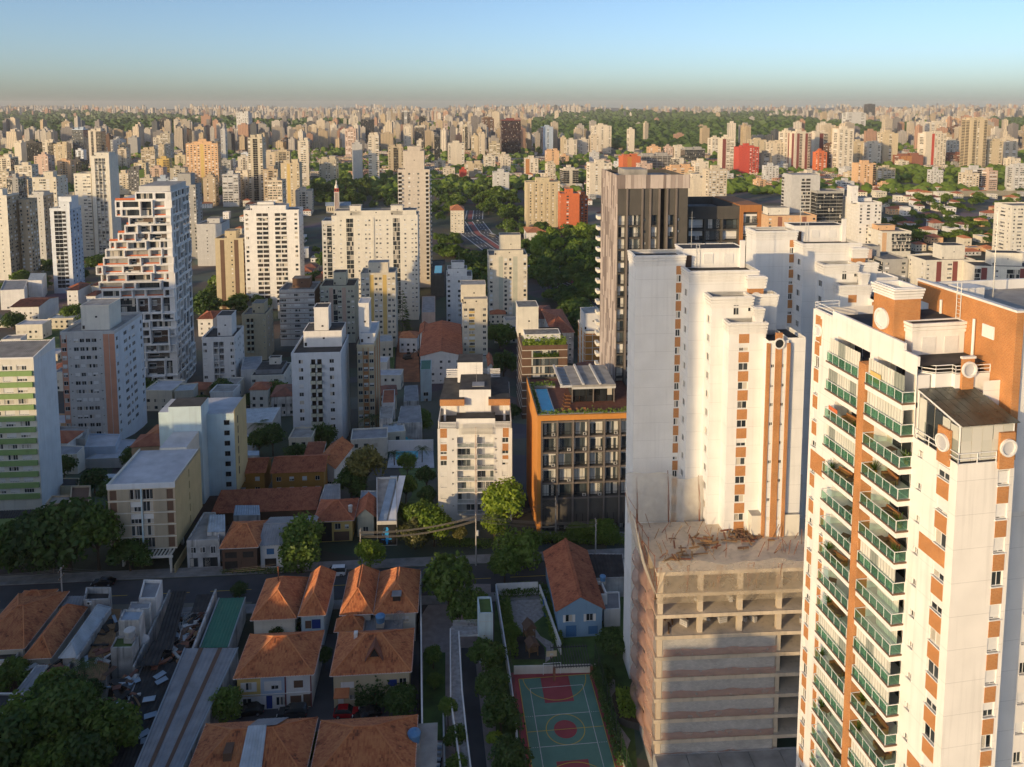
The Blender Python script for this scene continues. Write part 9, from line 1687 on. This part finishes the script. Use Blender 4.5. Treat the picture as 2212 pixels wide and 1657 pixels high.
# ---------------------------------------------------------------- unseen blocks left of the viewpoint, placed and sized for the shadows they cast
def block(label, x0, x1, y0, y1, h, m):
 o = thing('apartment_building', label, 'apartment building', (x0, y0, 0)); w, d = x1 - x0, y1 - y0; q = MB(m); q.box(0, w, 0, d, -1, h, m, 'gravel_roof', False); q.box(w * .3, w * .7, d * .3, d * .7, h, h + 3.2, m); q.build('wall', o); q = MB('glass')
 for fc in (Face((0, 0, 0), (1, 0, 0), w), Face((w, 0, 0), (0, 1, 0), d)):
  for k in range(int(h / 3)):
   for i in range(int(fc.w / 3.2)): fc.box(q, i * 3.2 + .9, i * 3.2 + 2.3, k * 3 + 1, k * 3 + 2.2, -.05, .03, 'glass')
 q.build('windows', o, kind='stuff')
for i, (x0, x1, y0, y1, h, m) in enumerate(((-58, -43.5, 48, 54, 92, 'pale'), (-52, -41, 20, 31, 41, 'cream'), (-40, -28, 19, 31, 38, 'white'), (-84, -73, 62, 76, 36, 'sand'), (-73.5, -62, 50, 64, 37, 'pale'), (-112, -101, 74, 85, 24, 'cream'), (-102, -92, 68, 78, 23, 'white'), (-150, -127, 70, 92, 42, 'pale'), (-176, -148, 80, 104, 42, 'cream'), (-205, -176, 84, 110, 43, 'white'), (-235, -203, 90, 116, 44, 'sand'), (-240, -210, 120, 145, 57, 'pale'), (-275, -240, 128, 152, 60, 'cream'), (-310, -275, 130, 158, 62, 'white'), (-345, -308, 136, 165, 68, 'pale'), (-385, -345, 140, 170, 66, 'sand'))):
 block('%s unseen apartment block placed for its shadow, %s in line from the viewpoint' % (CW[m], ('first', 'second', 'third', 'fourth', 'fifth', 'sixth', 'seventh', 'eighth', 'ninth', 'tenth', 'eleventh', 'twelfth', 'thirteenth', 'fourteenth', 'fifteenth', 'sixteenth')[i]), x0, x1, y0, y1, h, m)

# ---------------------------------------------------------------- air
m = bpy.data.materials.new('haze_air'); m.use_nodes = True; nt = m.node_tree
for nd in list(nt.nodes):
 if nd.type == 'BSDF_PRINCIPLED': nt.nodes.remove(nd)
pv = nt.nodes.new('ShaderNodeVolumePrincipled'); pv.inputs['Color'].default_value = (.95, .92, .89, 1); pv.inputs['Density'].default_value = 4.0e-5; pv.inputs['Anisotropy'].default_value = .0
nt.links.new(pv.outputs[0], nt.nodes['Material Output'].inputs['Volume']); MATS['haze_air'] = m
q = MB('haze_air'); q.box(-18500, 18500, -900, 18500, -60, 190, 'haze_air'); o = q.build('haze'); o['kind'] = 'stuff'
# ---------------------------------------------------------------- labels that say which one
def finish_labels():
 words = ['leftmost', 'second', 'third', 'fourth', 'fifth', 'sixth', 'seventh', 'eighth', 'ninth', 'tenth', 'eleventh', 'twelfth', 'thirteenth', 'fourteenth', 'fifteenth', 'sixteenth', 'seventeenth', 'eighteenth', 'nineteenth', 'twentieth']
 by = {}
 for r, look, x, Y in AUTO:
  sec = '' if x < 0 and ' house with a ' in look else 'in the left part of the skyline' if x < 560 else ('in the middle of the skyline' if x < 1130 else ('right of the skyline centre' if x < 1660 else 'in the right part of the skyline'))
  by.setdefault((look, sec), []).append((Y if not sec else x, r))
 for (look, sec), l in by.items():
  l.sort(key=lambda t: t[0])
  for i, (x, r) in enumerate(l):
   if len(l) == 1: r['label'] = (look + ' ' + sec).strip()
   elif i == 0: r['label'] = ('leftmost ' + look + ' ' + sec).strip()
   elif i < 20: r['label'] = ('%s from left, %s %s' % (words[i], look, sec)).strip()
finish_labels()
